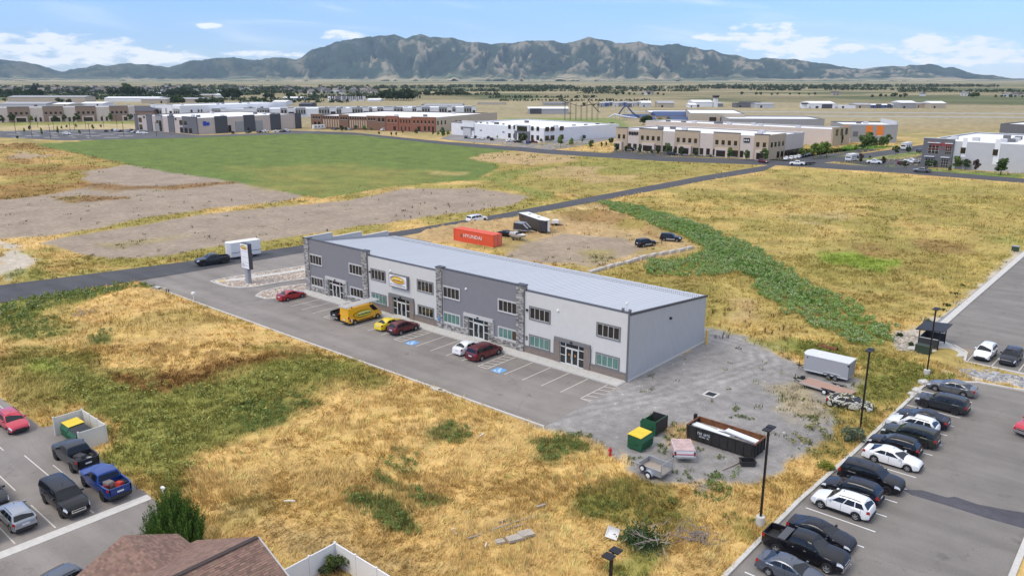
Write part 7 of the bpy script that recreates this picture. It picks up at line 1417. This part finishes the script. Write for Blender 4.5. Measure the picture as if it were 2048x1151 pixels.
frow([('sedan','charcoal',932,276.5,(936,271)),('sedan','silver',939,276.8,(944,272)),('crossover','white',945,277.8,(950,273)),('sedan','black',951,276,(956,272)),('crossover','white',957,278.3,(962,274)),('crossover','white',965,279,(970,275)),('sedan','charcoal',977,277,(982,273)),('crossover','black',984,280.8,(990,277)),('sedan','white',1020,283.5,(1028,283)),('sedan','black',1037,285.8,(1045,286)),('crossover','blue',1056,287,(1062,284)),('sedan','maroon',1067,286,(1074,286))],'in front of the white office','cars before the white office')
frow([('suburban','black',1263,300.3,(1270,301)),('sedan','white',1400,308.5,(1408,309)),('sedan','navy',1445,311.5,(1452,312)),('crossover','black',1510,316,(1518,317)),('crossover','charcoal',1345,310.5,(1352,311))],'beside the tan sandstone office','cars beside the tan office')
frow([('crossover','white',1573,320,(1581,317)),('crossover','white',1583,318.8,(1590,316)),('sedan','white',1590,317.5,(1598,314)),('crossover','white',1598,316.2,(1606,313)),('sedan','navy',1605,315,(1612,312)),('sedan','navy',1611,313.5,(1618,311)),('sedan','black',1618,312,(1625,309))],'in the row beside the lawn trees','cars in the lawn-side row')
frow([('pickup','white',1748,327.5,(1758,328)),('pickup','white',1822,325.5,(1832,326)),('crossover','maroon',1806,330,(1815,331)),('crossover','white',1830,326.5,(1838,326)),('crossover','charcoal',1839,305,(1846,304)),('pickup','grey',1844,345,(1830,344))],'near the laboratory','cars near the laboratory')
fcar('pickup','white','white pickup towing a dark trailer at the crossroads',1594,330.5,(1580,330),cat='truck',name='pickup_truck'); fcar('crossover','maroon','dark red car on the cross road verge',1527,326,(1536,327))
x,y=at(1614,329.5); t=thing('dark_trailer','long dark flat trailer behind the white pickup at the crossroads','trailer',(x,y,0),math.atan2(at(1594,330.5)[1]-y,at(1594,330.5)[0]-x)); MB().box(-3.2,3.0,-1.1,1.1,.5,1.0).build('deck',M_trimb,t); MB().tube((3,0,.5),(4.5,0,.5),.08).build('tongue',M_black,t)
for s in (-1,1): link('wheel',wheel_meshes(.35,.25,True)[0],t,(-.5,s*1.15,.35))
def rvthing(label,px,py,dpx,L_,H_,cat='motorhome',name='motorhome'):
    x,y=at(px,py); a=at(*dpx); t=thing(name,label,cat,(x,y,0),math.atan2(a[1]-y,a[0]-x)); MB().prismY([(-L_/2,.5),(L_/2,.5),(L_/2+.2,1.2),(L_/2-.3,H_*.7),(L_/2-.1,H_),(-L_/2,H_)],-1.2,1.2).build('body',FM['white'],t)
    for s in (-1,1):
        for k in range(3): MB().box(-L_/2+1+k*L_/3.6,-L_/2+2.1+k*L_/3.6,*sorted((s*1.2,s*1.23)),1.6,2.3).build('window',M_glass,t)
        MB().box(-L_/2,L_/2,*sorted((s*1.2,s*1.22)),1.0,1.25).build('stripe',FM['gray'],t)
        for xx in (-L_*.25,L_*.3): link('wheel',wheel_meshes(.38,.25,False)[0],t,(xx,s*1.05,.38))
    MB().box(L_/2-.1,L_/2+.06,-1,1,1.3,H_*.68).build('windshield',M_glass,t)
rvthing('white motorhome on the side road by the lawn trees',1703,322,(1692,324),7.5,3.0); rvthing('white box truck on the side road beside the dark trees',1812,299,(1800,301),8.5,3.4,'truck','box_truck'); rvthing('white camper trailer parked at the left end of the brick building',638,258.5,(650,258),8.5,3.0,'camper','camper_trailer')
# lamp posts of the far parking
lp=MB().box(-.09,.09,-.09,.09,0,8).box(-.9,.9,-.2,.2,7.9,8.05).mesh('far_lamp',M_pole)
for k,(x,y) in enumerate(((165,555),(330,585),(390,490),(520,600),(555,530),(720,520),(765,515),(880,500),(925,595),(1200,485),(1270,575),(1065,490),(1605,575))):
    px,py=x/5.12,160+y/5.12; X,Y=at(px,py); o=link('street_lamp',lp,None,(X,Y,0),YAW); tag(o,'thin lamp post in the far office parking, %s in the list from the left'%ORD[k] if False else 'thin dark lamp post of the far office parking','lamp post','lamp posts of the far office parking')
mb=MB()
for k in range(26):
    py=262.5+(k%5)*3.1; px=5+(k*37)%250; x,y=at(px,py); x1,y1=at(px+30,py+.3); line(mb,x,y,x1,y1,2.4,.05)
tag(mb.build('parking_islands',fm('island',(.46,.43,.40))),kind='structure')

# far-off woods and hedges of the plain, one mass each strip
cl=[]; r_=random.Random(77)
for x0,x1,py,hh in [(-40,120,177,9),(20,210,181,8),(100,330,179,8),(230,420,183,8),(300,600,178.5,9),(380,640,184,8),(560,760,181,8),(640,900,177,9),(700,860,186,6),(850,1100,183,7),(1000,1300,178.5,8),(1100,1400,183,6),(1300,1700,177.5,9),(1500,1600,181,8),(1650,1900,180,7),(1800,2080,184,6),(-30,60,184,9),(420,520,190,7),(1150,1250,187,5),(-20,90,190,8),(60,240,188,8),(260,420,191,8),(470,640,186,7),(120,200,184.5,9),(330,480,175,9),(900,1150,175,9),(1400,2000,174,9),(0,300,195,6),(150,420,199,6),(330,640,201,5),(480,700,205,4),(600,840,196,6),(700,1000,190,5),(980,1200,196,4),(1000,1300,202,3)]:
    n=int((x1-x0)/2.2)
    for i in range(n):
        if r_.random()<.28: continue
        px=x0+(x1-x0)*i/n+r_.uniform(-1.5,1.5); x,y=at(px,py+r_.uniform(-.5,.5)); k=camxy(x,y)[1]/1000; s=hh*r_.uniform(.5,1.1)*(1+.12*k); cl.append((x,y,s*.45,s*.62))
v,f,c=leafcloud(cl,len(cl)*26,1.9,(.05,.075,.038),5,.85); tag(link('far_woods',npmesh('far_woods',v,f,M_leaf,c)),'dark far-off hedges and woods spread over the plain','woods',kind='stuff')

def drop(o):
    for ch in kids(o): drop(ch)
    bpy.data.objects.remove(o)
for o in list(TPL.values()): drop(o)      # the master vehicles were only copied from
# ---------------------------------------------------------------- grasses and weeds
SOLID=[(ROAD_L+ROAD_R[::-1],.15),(LOT,.25),(RLOT,.35),(UPLOT,1.0),(LLOT,.1),([(-61.5,-2.2),(.4,-2.2),(.4,18.8),(-61.5,18.8)],.1),([(-5,-90),(11,-90),(11,-49.4),(-5,-49.4)],0),(ISL1,.1),(ISL2,.1),([(-72.2,44.1),(-60,44.1),(-60,47),(-72.2,47)],.1),([(-34.4,-48),(-28.7,-48),(-28.7,-45.1),(-34.4,-45.1)],.05),([(14,15.6),(19.3,15.6),(19.3,18.1),(14,18.1)],0),(XROAD,2),(ats((1590,332),(1720,319),(1850,301),(1960,286),(1900,280),(1790,297),(1660,315),(1545,325)),1),([(20.8,32),(27.5,32),(27.5,40),(20.8,40)],.1),(RIP,.0),(ats((1770,668),(1850,650),(1880,640),(1870,690),(1835,700),(1800,702)),0)]
def free(x,y):
    ok=np.ones(x.shape,bool)
    for P,mg in SOLID: ok&=sdf(x,y,P)>mg
    return ok
CROP=[z for z in ZN if z[0]=='crop'][0][1]
def blades(name,bands,label,seed):
    g=np.random.default_rng(seed); VV=[];KK=[]
    for b0,b1,rho,nb,hs,sp in bands:
        wd=.70; area=wd*(b1*b1-b0*b0); n=int(area*rho); b=np.sqrt(g.uniform(b0*b0,b1*b1,n)); a=g.uniform(-wd,wd,n)*b; x,y=sitexy(a,b)
        ok=free(x,y); x,y,b=x[ok],y[ok],b[ok]; c,dm,gm=vegcol(x,y,True)
        iscrop=sdf(x,y,CROP)<-1; keep=(g.random(len(x))>np.clip(dm*1.3-.04,0,.985))&~iscrop; x,y,b,c,dm,gm=x[keep],y[keep],b[keep],c[keep],dm[keep],gm[keep]; n=len(x)
        weedy=dm>.5; c=np.where(weedy[:,None],np.array((.10,.11,.03))*g.uniform(.5,1.6,n)[:,None],c)
        z=gz(x,y); hh=hs*g.uniform(.55,1.25,n)*(.55+.9*fbm(x/5,y/5,51)); crop=(np.abs(c[:,1]/np.maximum(c[:,0],1e-4)-1.4)<.15)
        th=fbm(x/7,y/7,61,3)*12.6; lean=np.clip(fbm(x/4,y/4,71)*1.8-.25,.1,1.2)*(1-.6*gm)
        # per blade
        X=np.repeat(x,nb)+g.normal(0,sp,n*nb); Y=np.repeat(y,nb)+g.normal(0,sp,n*nb); Z=np.repeat(z,nb)-.04; H=np.repeat(hh,nb)*g.uniform(.5,1.15,n*nb); TH=np.repeat(th,nb)+g.normal(0,.9,n*nb); LE=np.repeat(lean,nb)*g.uniform(.5,1.3,n*nb)
        W=(.012+np.repeat(b,nb)*.00042)*g.uniform(.7,1.5,n*nb); ph=g.uniform(0,6.28,n*nb)
        sx,sy=np.cos(ph)*W,np.sin(ph)*W; L=H*LE; zt=Z+H/np.sqrt(1+LE*LE*.8); tx,ty=X+np.cos(TH)*L,Y+np.sin(TH)*L
        tri=np.stack([np.stack([X-sx,Y-sy,Z],1),np.stack([X+sx,Y+sy,Z],1),np.stack([tx,ty,zt],1)],1); VV.append(tri.reshape(-1,3))
        col=1.12*np.repeat(c,nb,0)*(g.uniform(.75,1.35,n)[:,None].repeat(nb,0))*g.uniform(.8,1.25,(n*nb,1)); mixg=(g.random(n*nb)<.10)[:,None]&(np.repeat(gm,nb)<.5)[:,None]; col=np.where(mixg,col*np.array((.55,.65,.6)),col); KK.append(np.repeat(np.clip(col,0,.8),3,0))
    v=np.concatenate(VV); k=np.concatenate(KK); f=np.arange(len(v)).reshape(-1,3)
    me=npmesh(name,v,f,mat('grass_blade',(.3,.25,.1),.85,attr='Col',spec=.2),k); return tag(link(name,me),label,'grass',kind='stuff')
blades('dry_grass',[(34,62,7.0,16,.50,.20),(62,95,3.6,13,.52,.25),(95,150,1.5,9,.55,.32)],'matted dry golden grass and green weeds of the near fields',1)
blades('field_grass',[(150,230,.55,7,.6,.45),(230,420,.12,6,.75,.8)],'rough grass of the farther fields',2)
def clumps(name,label,poly,rho,hz_,r0,r1,n_leaf,size,base,seed,pale=None,palef=0,squash=.8,soft=.0):
    g=np.random.default_rng(seed); P=np.array(poly); lo,hi=P.min(0),P.max(0); n=int(rho*(hi-lo).prod()); q=g.uniform(lo,hi,(n,2)); d=sdf(q[:,0],q[:,1],poly)+(fbm(q[:,0]/3,q[:,1]/3,seed)-.5)*4.5-(1.1 if rho>3 else .3); q=q[(d<0)&free(q[:,0],q[:,1])]
    hh=hz_*(.5+.9*fbm(q[:,0]/3,q[:,1]/3,seed+2)); z=gz(q[:,0],q[:,1])
    cl=[(x,y,zz+h*g.uniform(.35,.9),g.uniform(r0,r1)) for (x,y),h,zz in zip(q,hh,z)]
    if not cl: return
    v,f,c=leafcloud(cl,int(len(cl)*n_leaf),size,base,seed,squash)
    if pale is not None:
        top=v[:,2].reshape(-1,4).mean(1); ctr=v.reshape(-1,4,3).mean(1); m=(g.random(len(top))<palef*2*fbm(ctr[:,0]/5,ctr[:,1]/5,seed+9))&(top>np.percentile(top,45)); c=c.reshape(-1,4,3); c[m]=np.array(pale)*g.uniform(.7,1.2,(m.sum(),1,1)); c=c.reshape(-1,3)
    me=npmesh(name,v,f,M_leaf,c); return tag(link(name,me),label,'weeds',kind='stuff')
DITCH=ats((1205,404),(1250,412),(1330,432),(1400,456),(1440,475),(1500,500),(1560,540),(1610,570),(1690,615),(1760,660),(1775,690),(1720,692),(1650,662),(1560,612),(1528,580),(1520,556),(1470,545),(1380,552),(1305,548),(1300,530),(1400,518),(1412,500),(1395,482),(1320,455),(1230,420))
clumps('ditch_plants','lush green tall weeds filling the ditch behind the building',DITCH,3.2,1.0,.22,.45,64,.08,(.21,.33,.08),3,(.56,.62,.42),.18)
clumps('ditch_plants','dark green growth in the middle of the ditch',ats((1330,440),(1420,470),(1520,525),(1600,585),(1640,620),(1600,612),(1500,550),(1400,490)),1.6,.8,.25,.45,50,.1,(.11,.225,.045),4)
clumps('roadside_weeds','tall green weeds and reeds along the left road edge',ats((0,606),(90,588),(160,572),(300,566),(330,580),(250,588),(130,608),(60,632),(0,648)),1.6,.7,.25,.45,26,.12,(.18,.235,.06),5,(.42,.42,.27),.12)
for k,(poly,lab) in enumerate(((((690,984),(728,978),(840,1060),(828,1084),(740,1040)),'dark green weeds in the cut field above the white fence'),(((835,868),(900,850),(945,872),(925,892),(865,893)),'dark green weed patch in the middle of the dry field'),(((1060,882),(1150,870),(1185,898),(1110,926),(1066,912)),'dark green weed patch nearest the hydrant'),(((752,950),(785,955),(850,985),(885,1010),(860,1018),(775,980)),'scattered weeds above the cut-field weed patch'),(((1155,985),(1290,965),(1390,1005),(1370,1048),(1270,1062),(1180,1045)),'olive weeds below the utility trailer'),(((455,818),(560,802),(640,812),(560,848),(490,860)),'leafy weeds at the middle edge of the green hollow'),(((178,676),(222,668),(216,690),(182,690)),'small dark weed patch in the upper left field'),(((1215,1135),(1310,1122),(1300,1165),(1205,1170)),'bright green weeds by the lamp heads at the bottom edge'),(((1440,1030),(1500,1040),(1490,1068),(1452,1062)),'green weeds left of the tall lamp base'),(((20,640),(120,640),(140,668),(60,680),(10,668)),'green bushes in the far left field'),(((1390,980),(1470,935),(1500,940),(1460,990),(1420,1010)),'green weeds at the gravel corner by the black bin'),(((785,908),(828,916),(826,942),(790,942)),'grey-green weeds in the middle of the dry field'))):
    clumps('weed_patch',lab,ats(*poly),2.2 if k!=4 else 1.3,.45,.15,.32,40,.065,(.17,.235,.065) if k not in(4,7,8) else (.17,.20,.05),20+k)
clumps('hollow_weeds','tall soft green grass filling the left hollow',ats((80,720),(240,775),(340,790),(470,775),(600,728),(740,745),(640,778),(540,835),(440,880),(345,965),(235,915),(222,850),(140,795)),1.1,.6,.22,.42,18,.12,(.30,.31,.085),40,squash=1.1)
clumps('bank_weeds','olive weeds on the bank beside the right-hand lot',ats((1560,880),(1700,775),(1860,745),(1850,768),(1722,888),(1640,945)),1.0,.5,.2,.38,18,.11,(.21,.21,.06),41)
clumps('bank_weeds','bright weeds between the ditch and the silver trailer',ats((1560,685),(1720,700),(1860,742),(1940,752),(1860,762),(1740,800),(1720,740),(1620,712)),1.1,.5,.2,.4,18,.12,(.22,.25,.055),42)
# weed clumps in the gravel yard, each one a plant
wc=[]
for k in range(3):
    g=random.Random(k); v,f,c=leafcloud([(g.gauss(0,.22),g.gauss(0,.2),g.uniform(.08,.3),.16) for _ in range(6)],150,.075,(.17,.22,.07),60+k,.8); wc.append(npmesh('weed_clump',v,f,M_leaf,c))
for k,(px,py) in enumerate(((1327,905),(1320,893),(1334,878),(1345,872),(1353,885),(1341,890),(1401,899),(1358,878),(1365,862),(1330,862),(1320,850),(1346,850),(1440,915),(1424,952),(1433,945),(1372,948),(1380,957),(1414,950),(1475,832),(1485,835),(1500,838),(1350,944),(1462,835),(1590,796),(1605,800),(1620,835),(1630,838),(1600,832),(1390,985),(1400,992),(1430,1000),(1440,985),(1300,930),(1262,918),(1455,880),(1470,820),(1280,915),(1180,872),(1160,868))):
    x,y=at(px,py); o=link('weed_clump',wc[k%3],None,(x,y,0),k*1.3); s=rng.uniform(.4,1.0); o.scale=(s,s,s*rng.uniform(.8,1.2)); tag(o,'low green weed clump growing on the gravel yard','weed','weed clumps on the gravel yard')
# dark dock stalks in the fields
ds=[]
for k in range(3):
    g=random.Random(90+k); m=MB()
    for _ in range(5): x,y=g.gauss(0,.18),g.gauss(0,.18); h=g.uniform(.5,1.1); m.tube((x,y,0),(x*1.5,y*1.5,h),.035,.07,4); m.tube((x*1.5,y*1.5,h),(x*1.6,y*1.6,h+.25),.07,.01,4)
    ds.append(m.mesh('dock_stalk',mat('dock_brown',(.12,.055,.03),.9)))
r_=random.Random(21); n=0
for px0,px1,py0,py1,cnt in ((1420,1580,620,690,22),(1880,1960,540,600,6),(1600,1660,440,480,5),(1270,1460,385,440,10),(960,1010,468,486,3),(330,1030,485,505,0),(300,460,500,530,10),(430,640,470,500,10),(800,1060,405,440,34),(680,990,372,392,10),(300,640,400,430,4),(60,330,430,470,3),(200,1050,400,480,10),(180,440,690,770,8),(1560,1600,655,690,4),(1200,1420,380,400,6)):
    for _ in range(cnt):
        px=r_.uniform(px0,px1); py=r_.uniform(py0,py1); x,y=at(px,py)
        if not free(np.array([x]),np.array([y]))[0]: continue
        o=link('dock_plant',ds[n%3],None,(x,y,float(gz(np.array([x]),np.array([y]))[0])),r_.uniform(0,6)); s=r_.uniform(.3,.6); o.scale=(s,s,s); tag(o,'dark brown seeding dock plant standing in the fields','weed','dock plants in the fields'); n+=1
# bushes
def bush(name,label,px,py,rx,h,base,seed,n=1500,size=.09):
    x,y=at(px,py); g=random.Random(seed); t=thing(name,label,'shrub',(x,y,0)); cl=[(g.gauss(0,rx*.45),g.gauss(0,rx*.45),g.uniform(.15,1)*h,rx*.33) for _ in range(22)]; v,f,c=leafcloud(cl,n,size,base,seed); link('foliage',npmesh('foliage',v,f,M_leaf,c),t); m=MB()
    for k in range(6): a=g.uniform(0,6.28); m.tube((0,0,0),(rx*.5*math.cos(a),rx*.5*math.sin(a),h*.7),.03,.01,5)
    m.build('stems',M_bark,t); return t
bush('sage_bush','grey-green round sage bush at the kerb by the lamp post',1706,882,.95,1.3,(.12,.15,.09),3); bush('yellow_bush','yellow-green bush at the kerb beside the large black SUV',1655,938,.7,.6,(.22,.25,.04),4,900); bush('garden_shrub','leafy shrub with white flowers inside the white fence corner',672,1145,1.0,1.2,(.07,.10,.03),6)
for k,(px,py,h) in enumerate(((1855,645,.7),(1884,622,.5),(1910,590,.6),(1800,672,.5),(1822,690,.4),(1893,612,.5),(1925,572,.35),(1890,735,.4))): bush('kerb_weed','green weed clump in the stones by the upper kerb, '+ORD[k]+' listed from the ditch side' if False else 'green weed clump in the stones along the upper kerb',px,py,h,h*.7,(.045,.075,.025),30+k,300,.1)['group']='weed clumps along the upper kerb'
